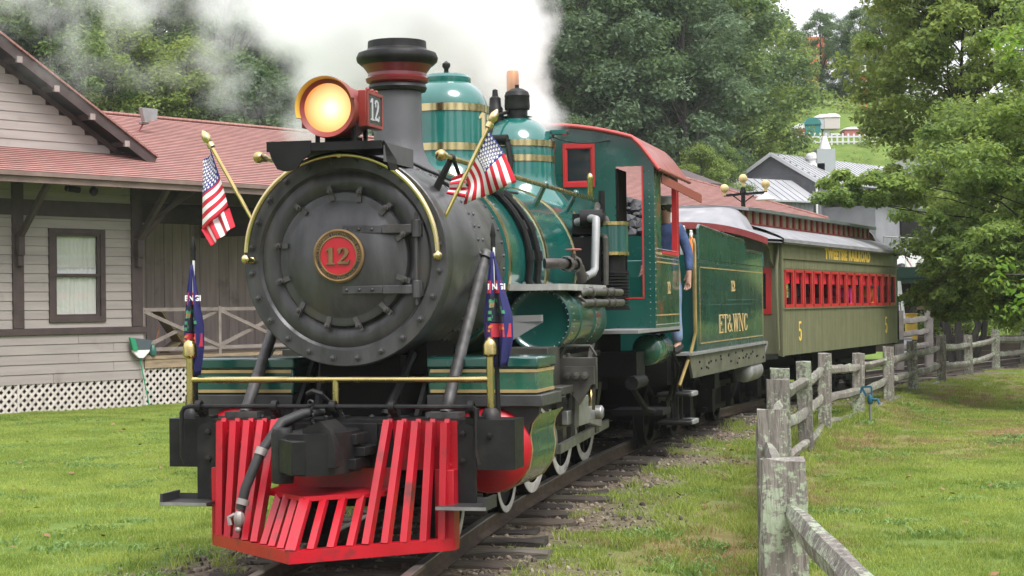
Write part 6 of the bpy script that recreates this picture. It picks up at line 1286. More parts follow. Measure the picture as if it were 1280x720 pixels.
person('passenger in an orange shirt seated near the far end of the coach', kworld(1.0,6.9,1.3), R(-24), SIT, mat('shirt_orange', (.8,.25,.08), .8), DENIM)
# bottles on the tender front
def tworld(u, s, z): c, s_ = math.cos(R(16.8)), math.sin(R(16.8)); return (.899+u*c+s*s_, 20.402-u*s_+s*c, z)
for u, s, hgt, col, lab in ((1.0,.58,.36,(.75,.75,.73),'white spray bottle on the tender front ledge nearest the cab'),(1.09,.57,.30,(.8,.25,.04),'orange spray bottle with white top on the tender front ledge'),(1.05,.53,.2,(.75,.45,.2),'short pale orange bottle in front of the spray bottles')):
    t = thing('spray_bottle', lab, 'bottle', tworld(u,s,2.25), 0, 'bottles on the tender ledge'); k = hgt/.36
    m = MB(); m.lathe([(0,0),(.042,.0),(.046,.02),(.046,.17*k),(.02,.24*k),(.018,.27*k),(0,.27*k)], (0,0,0), (0,0,1), 14); m.out('bottle_body', mat('bottle_%d' % int(col[2]*100), col, .35), t)
    m = MB(); m.box(-.018,.018,-.03,.03,.27*k,.31*k); m.beam((0,-.03,.32*k),(0,.05,.33*k),.025,.035); m.beam((0,-.03,.3*k),(0,-.04,.25*k),.014,.012); m.out('trigger', WHITE, t)
# ================================================================== TREES
BARK = mat('bark', (.06,.05,.042), .9, var=(4,.4), bump=(8,.6), streak=(5,5,1)); BARKD = mat('bark_dark', (.03,.026,.022), .9, var=(4,.4))
def leaves_np(rs, centers, radii, per, size, flat=.65, droop=.35):
    """leaf blades gathered in clumps; returns vertices and faces"""
    nc = len(centers); n = nc*per; c = np.repeat(centers, per, 0); r = np.repeat(radii, per)
    d = rs.normal(size=(n,3)); d /= np.linalg.norm(d,axis=1,keepdims=True)+1e-9; rad = rs.uniform(0,1,n)**.5
    off = d*(r*rad)[:,None]; off[:,2] *= flat; off[:,2] -= droop*.25*(off[:,0]**2+off[:,1]**2)/np.maximum(r,.05); p = c+off
    nn = d*.55+np.array([0,0,.75])+rs.normal(size=(n,3))*.55; nn /= np.linalg.norm(nn,axis=1,keepdims=True)
    t = np.cross(nn, rs.normal(size=(n,3))); t /= np.linalg.norm(t,axis=1,keepdims=True)+1e-9; b = np.cross(nn,t); s = (size*rs.uniform(.6,1.35,n))[:,None]
    v = np.stack([p-t*s*.5, p+b*s*.3+nn*s*.05-t*s*.05, p+t*s*.55-nn*s*.1, p-b*s*.3+nn*s*.05-t*s*.05],1).reshape(-1,3)
    return v, np.arange(n*4).reshape(n,4)
def limb(mb, p, q, r0, r1, rs, n=4, sag=.15, k=6):
    p = np.array(p,float); q = np.array(q,float); L_ = np.linalg.norm(q-p); pts = []
    for i in range(n+1):
        t = i/n; w_ = p+(q-p)*t; w_[2] += sag*L_*math.sin(math.pi*t); w_ = w_+rs.normal(size=3)*L_*.03*(0<i<n); pts.append(tuple(w_))
    mb.tube(pts, [r0+(r1-r0)*i/n for i in range(n+1)], k); return pts
def tree_mesh(seed, H, Rr, base, nclump, per, leaf, crad, shape='broad', trunk_r=.22, lean=0):
    rs = np.random.RandomState(seed); cs = []; rr = []
    while len(cs) < nclump:
        t = rs.uniform(0,1); 
        env = {'broad': (math.sin(math.pi*min(1,.14+.86*t))**.6), 'cone': (1-t)**.75*.95+.08, 'tall': math.sin(math.pi*(.1+.86*t))**.45}[shape]
        a = rs.uniform(0,6.283); lob = 1+.22*math.sin(a*2+seed)+.16*math.sin(a*3+t*7+seed*2); k = rs.uniform(.12,1)**.5
        cs.append((Rr*env*lob*k*math.cos(a), Rr*env*lob*k*math.sin(a), H*(base+(1-base)*t*(1-.12*k*rs.uniform(0,1))))); rr.append(crad*rs.uniform(.65,1.3))
    cs = np.array(cs); rr = np.array(rr); v, f = leaves_np(rs, cs, rr, per, leaf)
    m = MB(); tp_ = [(0,0,-.6),(lean*.1,0,H*base*.5),(lean*.4+rs.normal()*.1,rs.normal()*.1,H*(base+.2)),(lean*.8+rs.normal()*.2,rs.normal()*.2,H*(base+(1-base)*.6)),(lean,rs.normal()*.2,H*.96)]
    m.tube(tp_, [trunk_r*1.25,trunk_r,trunk_r*.75,trunk_r*.4,trunk_r*.08], 9)
    for i in rs.choice(nclump, min(nclump, 34), replace=False):
        c = cs[i]; zt = max(H*base*.6, c[2]-Rr*.55-.1*H*rs.uniform(0,.6)); t = min(1,zt/(H*.96)); limb(m, (lean*t*t,0,zt), c, trunk_r*.36*(1-t*.6), .015, rs)
    return m, v, f
def tree_obj(name, label, loc, meshes, rz=0, sc=(1,1,1), group=None):
    t = thing(name, label, 'tree', loc, rz, group); t.scale = sc
    link('trunk', meshes[0], t); link('crown', meshes[1], t); return t
LF_DARK = leafmat('leaf_dark', (.045,.09,.04), (.14,.22,.08), .42, .45); LF_MID = leafmat('leaf_mid', (.05,.105,.03), (.17,.25,.065), .4, .5); LF_BLUE = leafmat('leaf_bluish', (.05,.10,.055), (.15,.22,.11), .36, .5)
LF_LIME = leafmat('leaf_lime', (.085,.145,.025), (.25,.33,.075), .45, .6); LF_FRONT = leafmat('leaf_front', (.07,.14,.03), (.26,.36,.08), .5, .9)
KIND = []
for i, (sd_, H, Rr, base, nc, per, leaf, cr, shp, lm) in enumerate([(1,15,3.8,.14,150,210,.19,.85,'broad',LF_MID),(2,17,3.6,.10,150,210,.19,.85,'tall',LF_BLUE),(3,14,4.2,.10,160,200,.19,.9,'broad',LF_DARK),(4,18,3.2,.16,140,210,.19,.8,'tall',LF_MID),(5,13,3.6,.05,150,200,.18,.8,'broad',LF_LIME)]):
    m, v, f = tree_mesh(sd_, H, Rr, base, nc, per, leaf, cr, shp); KIND.append((m.mesh('trunk', BARK), np_mesh('crown', v, f, lm)))
def px_x(px, y): return (px-640)/2200*y
rs = np.random.RandomState(3)
MIDT = [(668,84,2,.9),(705,78,1,1.0),(742,84,3,1.0),(785,79,2,1.05),(822,86,0,1.0),(858,79,1,.95),(862,85,2,1.05),(893,84,0,.95),(900,92,4,1.08),(926,95,4,.9),(640,90,1,1.1),(690,98,3,1.15),(760,98,1,1.1),(835,99,3,1.1),(885,98,1,1.0),(870,99,0,.9),(600,95,2,1.1),(560,92,0,1.1),(880,74,4,.5),(905,76,0,.42),(720,73,2,.5)]
words_ = {0:'leafy mid green',1:'tall bluish green',2:'dense dark green',3:'slender tall green',4:'yellow green'}
nthw = ['first','second','third','fourth','fifth','sixth','seventh','eighth','ninth','tenth','eleventh','twelfth','thirteenth']
def wood_label(lst, where):
    order = sorted(range(len(lst)), key=lambda i: lst[i][0]); rank = {}; cnt = {}
    for i in order: cnt[lst[i][2]] = cnt.get(lst[i][2], 0)+1; rank[i] = cnt[lst[i][2]]
    return ['%s %s tree from the left %s' % (nthw[rank[i]-1], words_[q[2]], where) for i, q in enumerate(lst)]
for lab, (px, y, k, s) in zip(wood_label(MIDT, 'behind the cab and tender'), MIDT):
    x = px_x(px, y); tree_obj('forest_tree', lab, (x, y, gzf(x,y)-.1), KIND[k], rs.uniform(0,6.28), (s*rs.uniform(.95,1.1), s*rs.uniform(.95,1.1), s*rs.uniform(.95,1.1)), 'trees of the wood behind the train')
LEFTT = [(-40,64,1,.9),(15,66,2,.85),(62,62,0,.72),(105,68,3,.8),(150,63,4,.7),(195,67,0,.8),(240,62,4,.72),(285,66,1,.8),(330,62,2,.72),(372,66,0,.85),(415,64,1,.85),(455,70,2,.9),(505,74,0,.95),(-10,78,3,1.0),(50,80,1,1.0),(115,79,0,1.0),(175,82,2,1.0),(235,79,3,1.0),(300,81,0,1.0),(355,79,4,1.05),(420,82,1,1.0),(80,56,4,.42),(215,57,0,.38),(300,56,4,.42),(355,57,0,.4),(145,56,0,.36),(30,57,0,.42),(265,55,2,.34)]
for lab, (px, y, k, s) in zip(wood_label(LEFTT, 'behind the depot roof'), LEFTT):
    x = px_x(px, y); tree_obj('hillside_tree', lab, (x, y, gzf(x,y)-.1), KIND[k], rs.uniform(0,6.28), (s*rs.uniform(1.0,1.15), s*rs.uniform(1.0,1.15), s*rs.uniform(.95,1.1)), 'trees on the hillside behind the depot')
for px, y, k, s, lab in ((1030,124,2,.50,'distant hazy bluish tree on the hill, under the white sky gap'),(1056,126,1,.41,'distant tall hill tree just right of the white sky gap'),(1079,123,2,.54,'distant dark tree on the hill behind the maple'),(1125,120,0,.62,'distant leafy tree on the hill farthest to the right'),(985,128,0,.42,'small distant tree on the hill behind the red and yellow tower'),(1012,112,0,.2,'small leafy tree by the teal bin on the hill lawn'),(1102,121,4,.6,'small lime green tree on the hill lawn above the grey roofs')):
    x = px_x(px, y); tree_obj('hill_tree', lab, (x, y, gzf(x,y)-.1), KIND[k], rs.uniform(0,6.28), (s,s,s))
# the two maples on the right
def maple(name, label, base, H, tr, ells, per, leaf, lm, seed, stems):
    rs = np.random.RandomState(seed); cs = []; rr = []
    for (c, r, n, cr) in ells:
        k = 0
        while k < n:
            d = rs.normal(size=3); d /= np.linalg.norm(d); q = rs.uniform(.15,1)**.45; p = np.array(c)+d*np.array(r)*q
            if p[2] < base[2]+.45: continue
            cs.append(p-np.array(base)); rr.append(cr*rs.uniform(.6,1.3)); k += 1
    cs = np.array(cs); rr = np.array(rr); v, f = leaves_np(rs, cs, rr, per, leaf, .5, .5)
    t = thing(name, label, 'tree', base); m = MB(); tops = []
    for (dx, dy, hh, r0) in stems:
        pts = limb(m, (dx*.2,dy*.2,-.3), (dx,dy,hh), r0, r0*.2, rs, 7, 0.02, 9); tops.append((dx,dy,hh))
    m.out('trunk', BARKD, t); m = MB()
    for i in rs.choice(len(cs), min(len(cs),80), replace=False):
        dx, dy, hh = tops[rs.randint(len(tops))]; zt = min(hh*.9, max(.8, cs[i][2]-1.0-rs.uniform(0,1.2))); q = zt/hh; limb(m, (dx*(.2+.8*q),dy*(.2+.8*q),zt), cs[i], .034*(1-q*.5), .006, rs, 4, .08, 5)
    m.out('limbs', BARKD, t); link('crown', np_mesh('crown', v, f, lm), t); return t
maple('maple_tree', 'tall light green maple with several dark stems behind the end of the coach', (10.9,44,gzf(10.9,44)), 13, .25,
      [((12.0,44,7.4),(3.5,3.2,3.4),280,.55),((12.0,44.5,11.3),(3.5,3,3),240,.6),((10.6,43,4.6),(1.7,1.5,.9),36,.4),((14.2,44,5),(2.8,2.6,2.6),100,.5)], 200, .135, LF_LIME, 31, [(.5,0,10,.10),(.9,.4,10.5,.10),(1.4,-.5,9,.09),(2.2,.3,9,.09)])
maple('maple_tree', 'nearer dark green maple drooping low over the fence at the right edge', (11.6,33.5,gzf(11.6,33.5)), 8, .25,
      [((10.9,33.5,3.6),(3.6,2.8,2.2),230,.42),((6.7,33,3.75),(1.15,.8,.36),30,.24),((8.95,32.6,2.55),(1.4,1.2,.7),46,.34),((8.9,34,1.75),(1.25,1.2,.5),56,.3),((9.4,33,2.1),(1.6,1.3,.6),50,.34),((11.0,32.4,1.75),(2.2,1.5,.85),100,.36),((11.8,34,6),(3.4,3,2),110,.45)], 300, .098, LF_FRONT, 37, [(0,0,6,.2),(-.8,-.3,5,.12)])
# a small tree just outside the frame whose twigs reach in at the right edge
rs = np.random.RandomState(9); sb = (5.6,12.4,gzf(5.6,12.4)); t = thing('young_tree', 'bright green leafy twigs of a young tree reaching in at the right edge', 'tree', sb); m = MB()
m.tube([(0,0,-.2),(.05,0,1.2),(-.05,.05,2.6),(.0,0,4.3)], [.08,.065,.05,.015], 9); m.out('trunk', BARK, t); m = MB(); cs = []
for tgt in ((3.42,12.2,1.86),(3.52,12.2,1.62),(3.55,12.4,3.55),(3.47,12.1,3.4),(3.9,12.8,2.7),(4.4,11.9,2.2),(4.6,13,3.6),(5.2,12,3.9),(6.2,12.8,3.3),(6.6,12,2.5),(5.4,13.4,2.9)):
    q = np.array(tgt)-np.array(sb); pts = limb(m, (0,0,max(1.2,q[2]-.5)), q, .022, .004, rs, 6, .12, 5)
    for i in range(2,7): cs += [np.array(pts[i])+rs.normal(size=3)*.05 for _ in range(3)]
m.out('limbs', BARK, t); v, f = leaves_np(rs, np.array(cs), np.full(len(cs),.11), 15, .05, .6, .4); link('crown', np_mesh('crown', v, f, leafmat('leaf_bright', (.06,.16,.012), (.16,.28,.03), .45, 2)), t)
# woodland around the lawn, outside the frame (it is what the paintwork reflects)
for i, (x, y, k, s) in enumerate(((17,8,0,.8),(20,15,2,.85),(22,22,1,.8),(18,0,3,.75),(24,29,4,.9),(12,-12,1,.8),(2,-18,0,.9),(-8,-16,2,.85),(-18,-8,3,.85),(25,36,2,.9))):
    tree_obj('lawn_tree', 'leafy tree at the edge of the lawn, outside the photograph', (x, y, gzf(x,y)-.1), KIND[k], i*1.7, (s,s,s), 'trees round the lawn out of view')
# undergrowth on the hillside and along the wood edge
ux = np.concatenate([rs.uniform(-34,-2,240), rs.uniform(-2,16,150)]); uy = np.concatenate([rs.uniform(54,76,240), rs.uniform(66,76,150)]); ux = np.concatenate([ux[:330], rs.uniform(15,27,60)]); uy = np.concatenate([uy[:330], rs.uniform(96,122,60)]); uz = ground_z(ux,uy)
cs = np.stack([ux,uy,uz+rs.uniform(.1,.9,390)],1); v, f = leaves_np(rs, cs, rs.uniform(.6,1.3,390), 70, .2); o = link('undergrowth', np_mesh('undergrowth', v, f, LF_LIME)); tag(o, 'leafy undergrowth below the trees on the hillside', kind='stuff')
sx_ = rs.uniform(11.0,17.5,46); sy_ = rs.uniform(48.6,50.5,46); cs = np.stack([sx_,sy_,ground_z(sx_,sy_)+1.0+rs.uniform(-.3,.6,46)],1); v, f = leaves_np(rs, cs, rs.uniform(.3,.6,46), 130, .12); o = link('shrub_bank', np_mesh('shrub_bank', v, f, LF_FRONT)); tag(o, 'low green shrubs growing on the timber retaining wall', kind='stuff')

# ================================================================== FAR BUILDINGS
GREYB = mat('grey_boards', (.2,.2,.225), .8, var=(2,.12), dirt_or_reflection=((.18,.18,.19),1.2,.6,.85)); METR = mat('pale_metal_roof', (.33,.335,.35), .5, .2, var=(1.2,.1), dirt_or_reflection=((.36,.35,.34),1.1,.55,.8)); WTRIM = mat('white_trim', (.6,.6,.62), .6)
def shed(name, label, loc, rz, w, ln, wallh, rise, win=True, over=.25):
    """gable end at y = 0 facing -y, from x = -w to 0"""
    t = thing(name, label, 'building', loc, rz)
    m = MB(); m.prism([(-w,0),(0,0),(0,wallh),(-w/2,wallh+rise),(-w,wallh)], (0,0,0), (1,0,0), (0,0,1), -ln); wl = m.out('wall', GREYB, t)
    m = MB(); n = int(w/.24)
    for k in range(n): m.box(-w+k*w/n+.01,-w+k*w/n+.05,-.022,0,0,wallh-.05)
    for k in range(int(ln/.28)): m.box(0,.022,k*.28,k*.28+.04,0,wallh-.05)
    tag(m.out('wall_battens', GREYB, wl), kind='stuff'); m = MB(); z = wallh
    while z < wallh+rise-.1: hw = w/2*(1-(z-wallh)/rise); m.prism([(-.02,z),(.0,z+.17),(.0,z)], (-w/2-hw,0,0), (0,1,0), (0,0,1), 2*hw); z += .18
    tag(m.out('gable_siding', GREYB, wl), kind='stuff')
    for sg in (1,-1):
        m = MB(); a = (-w/2,wallh+rise+.06); b = ((over if sg > 0 else -w-over), wallh-over*rise/(w/2)+.06); m.prism([a,b,(b[0],b[1]-.07),(a[0],a[1]-.07)] if sg < 0 else [a,(a[0],a[1]-.07),(b[0],b[1]-.07),b], (0,-over,0), (1,0,0), (0,0,1), (-(ln+2*over))); rf = m.out('roof', METR, t)
        m = MB(); dx, dz = b[0]-a[0], b[1]-a[1]; L_ = math.hypot(dx,dz)
        for k in range(int(ln/.45)): m.beam((a[0],k*.45,a[1]+.015),(b[0],k*.45,b[1]+.015),.035,.03)
        tag(m.out('roof_ribs', METR, rf), kind='stuff'); m = MB(); m.beam((a[0],-over-.01,a[1]-.05),(b[0],-over-.01,b[1]-.05),.04,.16); m.out('barge_board', WTRIM, rf)
    if win:
        m = MB(); x = -1.3; 
        for x0, x1, z0, z1 in ((x-.35,x-.27,wallh-1.9,wallh-.9),(x+.27,x+.35,wallh-1.9,wallh-.9),(x-.27,x+.27,wallh-1.9,wallh-1.82),(x-.27,x+.27,wallh-.98,wallh-.9)): m.box(x0,x1,-.05,.0,z0,z1)
        wf = m.out('window_frame', GREYB, t); m = MB(); m.box(x-.27,x+.27,-.03,-.025,wallh-1.82,wallh-.98); m.out('pane', GLASS, wf)
    m = MB(); m.tube([(.05,-.05,0),(.05,-.05,wallh-.1)], .05, 6); m.out('downpipe', WHITE, t)
    return t
bz = 3.4
B1 = shed('grey_building', 'larger grey board building with pale metal gable roof, beyond the coach roof', (13.7,79,bz), R(-38), 4.3, 11, 3.75, 1.25)
m = MB(); m.box(.0,2.6,.6,8,.0,2.5); m.out('side_wing', GREYB, B1); m = MB(); m.box(-.3,3.0,.4,8.2,2.85,2.95); m.out('wing_roof', METR, B1); m = MB(); m.box(2.55,2.7,3,6,.6,2.4); m.out('wing_opening', DARK, B1)
m = MB()
for k in range(9): m.tube([(2.9+.0*k,.8+k*.8,0),(2.9,.8+k*.8,1.1)], .03, 5)
m.tube([(2.9,.8,1.1),(2.9,7.2,1.1)], .035, 5); m.tube([(2.9,.8,.6),(2.9,7.2,.6)], .03, 5); m.out('wing_railing', STEEL, B1)
shed('grey_shed', 'smaller grey shed with streaked metal roof beside the larger grey building', (9.9,75.5,bz-.55), R(-52), 3.0, 4.5, 3.35, .9, False)
t = thing('grey_barn', 'grey barn roof higher on the hill behind the grey buildings', 'building', (22.5,96,6.4), R(-20)); m = MB(); m.box(-4,4,0,6,0,1.6); m.out('wall', GREYB, t); m = MB(); m.prism([(-4.3,1.5),(4.3,1.5),(4.3,1.6),(0,3.4),(-4.3,1.6)], (0,-.3,0), (1,0,0), (0,0,1), -6.6); m.out('roof', METR, t)
for px, w_, hh, mt, nm, lab in ((1019,.75,.62,WHITE,'roof_vent','round white vent on the grey building roof ridge'),(1033,.85,.75,mat('unit_grey', (.3,.33,.33), .6),'roof_unit','grey box unit on the roof ridge beside the white vent')):
    x = px_x(px,82); t = thing(nm, lab, 'vent', (x,82,8.0)); m = MB()
    if nm == 'roof_vent': m.lathe([(w_*.42,0),(w_*.42,hh*.45),(w_*.5,hh*.5),(w_*.5,hh*.75),(w_*.36,hh*.95),(0,hh)], (0,0,0), (0,0,1), 14); m.box(-.35,.45,-.4,.4,-.3,.08); m.out('drum', mt, t)
    else: m.box(-w_/2,w_/2,-.4,.4,-.4,hh); m.out('case', mt, t); m = MB(); m.lathe([(.3,0),(.12,.55),(.1,.62)], (.0,0,hh), (0,0,1), 10); m.out('cowl', WHITE, t)
# lamp post with three globes
lp = thing('lamp_post', 'black lamp post with globe lamps on a cross arm above the depot roof end', 'lamp post', (6.6,50,0), 0); m = MB(); m.tube([(0,0,-.3),(0,0,4.9)], [.09,.06], 8); m.lathe([(.06,0),(.1,.05),(.06,.2)], (0,0,4.75), (0,0,1), 8); m.out('pole', SOOT, lp); m = MB(); m.beam((-.55,0,4.72),(.68,0,4.8),.06,.07); m.tube([(-.3,0,4.72),(0,0,4.5),(.3,0,4.72)], .02, 5); m.out('cross_arm', SOOT, lp)
GLOB = mat('globe_gold', (.62,.48,.22), .3)
for x, z in ((0,5.2),(-.53,4.92),(.64,5.03)):
    m = MB(); m.ball((x,0,z), .125, 14, 9); m.cyl((x,0,z-.2),(x,0,z-.08),.05,8); m.out('globe', GLOB, lp)
m = MB(); m.lathe([(.05,.22),(.08,.16),(.28,.05),(.3,0),(.0,.02)], (.64,0,4.58), (0,0,1), 18); m.out('lamp_shade', WHITE, lp)
# tower, striped pole and small things on the hill lawn
t = thing('ride_tower', 'orange and yellow amusement tower rising between the distant trees', 'tower', (px_x(1019,140),140,11.6)); m = MB(); m.box(-.55,.55,-.55,.55,0,8.6); m.out('shaft', YELLOW, t); m = MB(); m.box(-1.0,1.0,-1,1,8.6,10.6); m.prism([(-1.1,10.6),(1.1,10.6),(.7,11),(-.7,11)], (0,-1,0), (1,0,0), (0,0,1), -2); m.out('tower_head', mat('tower_orange', (.55,.12,.06), .5), t)
t = thing('striped_pole', 'red and white striped pole rising behind the maple', 'pole', (px_x(1083,117),117,11.3))
for k in range(12): m = MB(); m.cyl((0,0,k*.5),(0,0,k*.5+.5),.24,8); m.out('pole_band', mat('pole_red', (.5,.09,.06), .5) if k == 0 else bpy.data.materials['pole_red'] if k % 2 == 0 else WHITE, t)
for px, py, w_, hh, c, nm, lab in ((1017,181,.95,1.7,(.02,.17,.16),'bin','teal bin standing on the hill lawn'),(1035,186,.42,1.9,(.75,.75,.78),'sign','narrow white sign on the hill lawn, above the roof units'),(1003,178,.8,1.2,(.5,.12,.1),'booth','small red and white booth on the hill beside the dark tree'),(1030,160,.9,.9,(.42,.42,.47),'booth','grey round-topped booth on the hill crest'),(1041,160,.95,.95,(.5,.46,.44),'booth','pale pink round-topped booth on the hill crest'),(1046,176,.6,.55,(.08,.1,.25),'cart','small blue and white cart on the hill lawn'),(1068,170,1.2,.6,(.36,.12,.1),'booth','low red stall half hidden by the maple on the hill')):
    y = 106; x, _, z = pw(px, py, y); t = thing(nm, lab, nm, (x,y,z-.1)); m = MB(); m.box(-w_/2,w_/2,-w_/2,w_/2,0,hh*.75); m.out('body', mat(nm+'_paint_%d' % px, c, .6), t, bevel=.03)
    m = MB(); m.prism([(-w_*.55,0),(w_*.55,0),(w_*.45,hh*.15),(w_*.2,hh*.25),(-w_*.2,hh*.25),(-w_*.45,hh*.15)], (0,-w_*.55,hh*.75), (1,0,0), (0,0,1), -w_*1.1); m.out('top', WHITE if nm in ('booth','cart') else bpy.data.materials[nm+'_paint_%d' % px], t)
fz = thing('picket_rail', 'pale rail fence along the crest of the hill lawn', 'fence', (px_x(1000,104),104,pw(1000,180,104)[2]-.2))
for k in range(15): m = MB(); m.box(-.05,.05,-.05,.05,0,.9); m.out('post', WTRIM, fz, loc=(k*.33,0,-.012*k)) if k % 3 == 0 else m.out('picket', WTRIM, fz, loc=(k*.33,0,-.012*k), )
m = MB(); m.box(-.05,4.7,-.06,-.03,.55,.65); m.box(-.05,4.7,-.06,-.03,.25,.33); m.out('rail', WTRIM, fz)
# stand beyond the coach
st = thing('snack_stand', 'dark open-sided stand with green canopy beyond the end of the coach', 'stand', (px_x(1141,50),50,gzf(px_x(1141,50),50)), R(-10)); z0 = st.location.z
zc = pw(1140,352,50)[2]-z0
m = MB(); m.box(-.75,1.6,-.8,1.6,zc-.05,zc+.1); m.prism([(-.85,0),(1.7,0),(1.2,.3),(-.4,.3)], (0,-.85,zc+.1), (1,0,0), (0,0,1), -2.4); m.out('canopy', mat('canopy_green', (.01,.05,.035), .6), st)
for x in (-.6,-.05,.75,1.5): m = MB(); m.box(x-.06,x+.06,-.7,-.58,0,zc); m.out('post', BARKD, st)
m = MB(); m.box(-.7,1.6,1.4,1.5,0,zc); m.box(-.6,1.5,-.5,.4,0,1.0); m.out('counter', mat('counter_brown', (.04,.025,.02), .8), st)
m = MB(); m.box(.1,.6,.2,.25,zc-.8,zc-.2); m.out('poster', mat('poster_tan', (.45,.33,.24), .7), st)
yb_ = thing('yellow_bin', 'mustard yellow bin in front of the dark stand', 'bin', (px_x(1138,47),47,pw(1138,406,47)[2])); m = MB(); m.box(-.14,.14,-.14,.14,-.4,.28); m.out('bin_body', YELLOW, yb_, bevel=.02); m = MB(); m.box(-.16,.16,-.16,.16,.28,.31); m.out('lid', YELLOW, yb_)
gc = thing('grey_crate', 'pale grey metal crate behind the three-rail panel', 'crate', (px_x(1130,43),43,.25)); m = MB(); m.box(-.14,.14,-.15,.15,.0,.5); m.out('crate_body', mat('crate_grey', (.3,.31,.34), .5), gc); m = MB(); m.box(-.16,.16,-.17,.17,.5,.53); m.out('lid', ALU, gc)
for x0, x1, lab in ((1123,1123,'upright white pole by the end of the coach'),(1124,1129.5,'leaning white pole by the end of the coach')):
    a = Vector(pw(x0,352,46)); b = Vector(pw(x1,400,45.5)); o = MB().tube([Vector((0,0,0)), a-b], .04, 7).out('white_pole', WHITE, None, loc=b); tag(o, lab, 'pole')
tn = thing('white_tent', 'white canopy tent behind the end of the coach', 'tent', (px_x(1137,58),58,gzf(px_x(1137,58),58))); zt = pw(1137,345,58)[2]-tn.location.z; m = MB(); m.prism([(-.75,zt-.3),(.75,zt-.3),(.8,zt),(.15,zt+.75),(-.1,zt+.75),(-.8,zt)], (0,-.7,0), (1,0,0), (0,0,1), -1.4); m.out('tent_roof', WHITE, tn)
for x in (-.72,.72): m = MB(); m.tube([(x,-.6,0),(x,-.6,zt)], .03, 6); m.out('tent_leg', STEEL, tn)
m = MB(); m.ball((0,0,0), .2, 10, 7, sc=(1,.8,1)); m.box(-.3,.12,-.12,.12,-.22,-.02); m.cyl((0,0,-3.0),(0,0,-.1),.03,6); o = m.out('loudspeaker', BLACK, None, loc=pw(1127,337,54)); tag(o, 'black loudspeaker on a thin pole against the white tent', 'loudspeaker')
fo = Vector(pw(1133,322,52)); fr3 = thing('american_flag', 'small faded american flag hanging behind the end of the coach', 'flag', fo); m = MB(); m.tube([(-.05,.05,-3.2),(0,.03,.25)], .02, 6); m.out('staff', WHITE, fr3)
def F3(a, b): return Vector((lerp(.0,.30,b)+.1*a-.1, .05*math.sin(b*6+a*2), lerp(.1,-.42,b)-.25*(a)*1.0+.1))
flagcloth(fr3, [(F3,0,1.0,(.54,.42))])
# timber retaining wall
TIMB = mat('timber_dark', (.07,.05,.042), .9, var=(2.5,.4), bump=(6,.4))
rw = thing('timber_wall', 'dark stacked timber retaining wall beyond the fence', 'retaining wall', (10.2,47.6,-.3)); random.seed(5)
for c in range(5):
    x = 0.0 if c % 2 == 0 else -.7
    while x < 7.5:
        L_ = random.choice([2.1,2.4,2.7]); m = MB(); m.box(x+.01,x+L_-.01,-.1+random.uniform(-.015,.015)+c*.02,.12+c*.02,c*.2+.004,c*.2+.196); m.out('timber', TIMB, rw, bevel=.012, rot=(0,0,.08)); x += L_

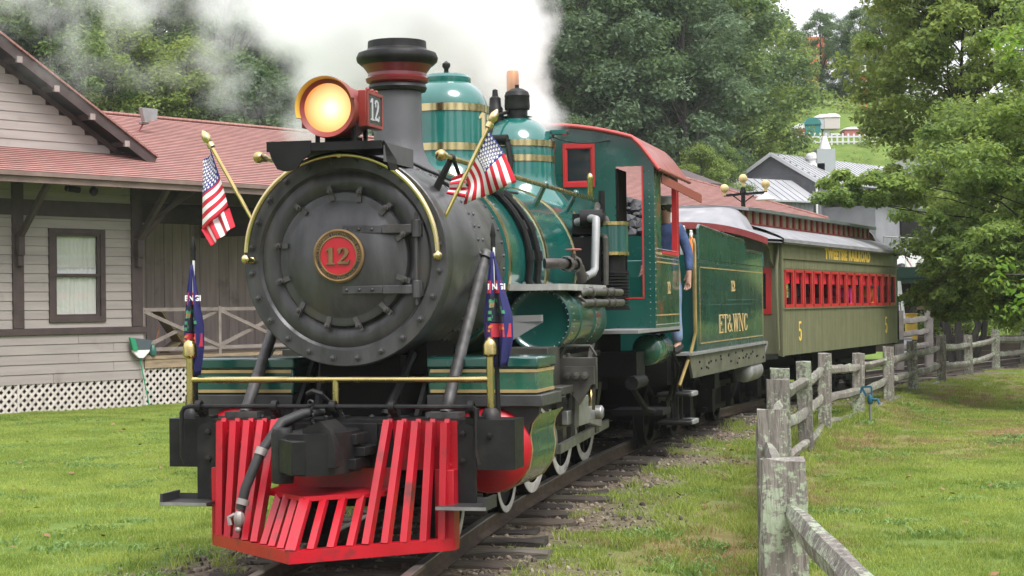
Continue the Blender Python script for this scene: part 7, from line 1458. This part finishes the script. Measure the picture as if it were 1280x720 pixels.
# ================================================================== STEAM
def steam(name, label, lo, hi, blobs, dens, nscale, cut, gain, warp=.9, seed=0.0):
    """one closed box of air whose density is a sum of soft puffs broken up by noise"""
    m = MB(); m.box(lo[0],hi[0],lo[1],hi[1],lo[2],hi[2]); o = m.out(name, [], None); tag(o, label, kind='stuff'); o.data.materials.clear()
    mt = bpy.data.materials.new(name); mt.use_nodes = True; t = mt.node_tree; N = t.nodes; N.remove(N['Principled BSDF']); pv = N.new('ShaderNodeVolumePrincipled'); t.links.new(pv.outputs[0], N['Material Output'].inputs['Volume'])
    pv.inputs['Color'].default_value = (.997,.997,.999,1); pv.inputs['Anisotropy'].default_value = .1
    g = N.new('ShaderNodeTexCoord'); pos = g.outputs['Object']
    no = N.new('ShaderNodeTexNoise'); no.inputs['Scale'].default_value = nscale; no.inputs['Detail'].default_value = 6; no.inputs['Roughness'].default_value = .66
    of = N.new('ShaderNodeVectorMath'); of.operation = 'ADD'; of.inputs[1].default_value = (seed,seed*.7,seed*1.3); t.links.new(pos, of.inputs[0]); t.links.new(of.outputs[0], no.inputs['Vector'])
    acc = None
    for c, r, wgt in blobs:
        s = N.new('ShaderNodeVectorMath'); s.operation = 'SUBTRACT'; t.links.new(pos, s.inputs[0]); s.inputs[1].default_value = c
        d = N.new('ShaderNodeVectorMath'); d.operation = 'DIVIDE'; t.links.new(s.outputs[0], d.inputs[0]); d.inputs[1].default_value = r
        l = N.new('ShaderNodeVectorMath'); l.operation = 'LENGTH'; t.links.new(d.outputs[0], l.inputs[0])
        mr = N.new('ShaderNodeMapRange'); mr.interpolation_type = 'SMOOTHSTEP'; mr.inputs['From Min'].default_value = 0; mr.inputs['From Max'].default_value = 1.0; mr.inputs['To Min'].default_value = wgt; mr.inputs['To Max'].default_value = 0; t.links.new(l.outputs['Value'], mr.inputs['Value'])
        if acc is None: acc = mr.outputs[0]
        else: a = N.new('ShaderNodeMath'); a.operation = 'ADD'; t.links.new(acc, a.inputs[0]); t.links.new(mr.outputs[0], a.inputs[1]); acc = a.outputs[0]
    # density = dens * max(0, shape + gain*(noise-cut)) * step(shape)
    n1 = N.new('ShaderNodeMath'); n1.operation = 'SUBTRACT'; t.links.new(no.outputs['Fac'], n1.inputs[0]); n1.inputs[1].default_value = cut
    n2 = N.new('ShaderNodeMath'); n2.operation = 'MULTIPLY_ADD'; t.links.new(n1.outputs[0], n2.inputs[0]); n2.inputs[1].default_value = gain; t.links.new(acc, n2.inputs[2])
    mn = N.new('ShaderNodeMath'); mn.operation = 'MINIMUM'; t.links.new(n2.outputs[0], mn.inputs[0]); k5 = N.new('ShaderNodeMath'); k5.operation = 'MULTIPLY'; t.links.new(acc, k5.inputs[0]); k5.inputs[1].default_value = 3; t.links.new(k5.outputs[0], mn.inputs[1])
    n3 = N.new('ShaderNodeMath'); n3.operation = 'MULTIPLY'; n3.use_clamp = False; t.links.new(mn.outputs[0], n3.inputs[0]); n3.inputs[1].default_value = dens
    n4 = N.new('ShaderNodeMath'); n4.operation = 'MAXIMUM'; t.links.new(n3.outputs[0], n4.inputs[0]); n4.inputs[1].default_value = 0; t.links.new(n4.outputs[0], pv.inputs['Density'])
    o.data.materials.append(mt); return o
def sp(px, py, y, r, wgt, ry=None): c = pw(px, py, y); k = y/2200; return (c, (r[0]*k, ry or r[0]*k, r[1]*k), wgt)
steam('steam_plume', 'thick white steam plume blowing off above the boiler', (-4.2,16.6,3.0), (.85,19.2,6.6),
      [sp(672,150,17.5,(48,38),1.5,.35),sp(655,140,17.6,(52,45),1.2,.35),sp(640,95,17.7,(62,85),1.3,.6),sp(615,25,17.8,(100,95),1.5,.8),sp(560,95,18.0,(75,90),.9,.8),sp(540,-40,18,(180,120),1.6,1.0),sp(480,45,18.2,(120,95),1.2,1.0),sp(430,110,18.4,(75,70),.75,.9),sp(400,20,18.4,(100,80),.9,1.0),sp(400,160,18.4,(60,45),.35,.8)], 4.2, 2.1, .5, 2.3)
steam('steam_drift', 'thin drifting steam veil over the depot roof', (-7.5,18.6,3.3), (-1.6,22.5,6.2),
      [sp(330,5,20.4,(150,80),.5,1.6),sp(200,-10,20.4,(170,70),.4,1.6),sp(60,-5,20.4,(140,70),.3,1.6),sp(330,90,20.2,(140,80),.16,1.6),sp(160,70,20.4,(180,80),.12,1.6),sp(400,130,20,(90,70),.2,1.4)], 1.5, 1.5, .55, 3.2, seed=7.0)
# ================================================================== THIN HUMID AIR
m = MB(); m.box(-90,90,-8,205,-2.5,62); hz_ = m.out('haze', []); hz_.data.materials.clear(); tag(hz_, 'thin humid haze filling the whole valley', kind='stuff')
hm_ = bpy.data.materials.new('haze'); hm_.use_nodes = True; hm_.node_tree.nodes.remove(hm_.node_tree.nodes['Principled BSDF']); pv = hm_.node_tree.nodes.new('ShaderNodeVolumePrincipled'); pv.inputs['Color'].default_value = (.9,.94,1,1); pv.inputs['Density'].default_value = .0003; hm_.node_tree.links.new(pv.outputs[0], hm_.node_tree.nodes['Material Output'].inputs['Volume']); hz_.data.materials.append(hm_)
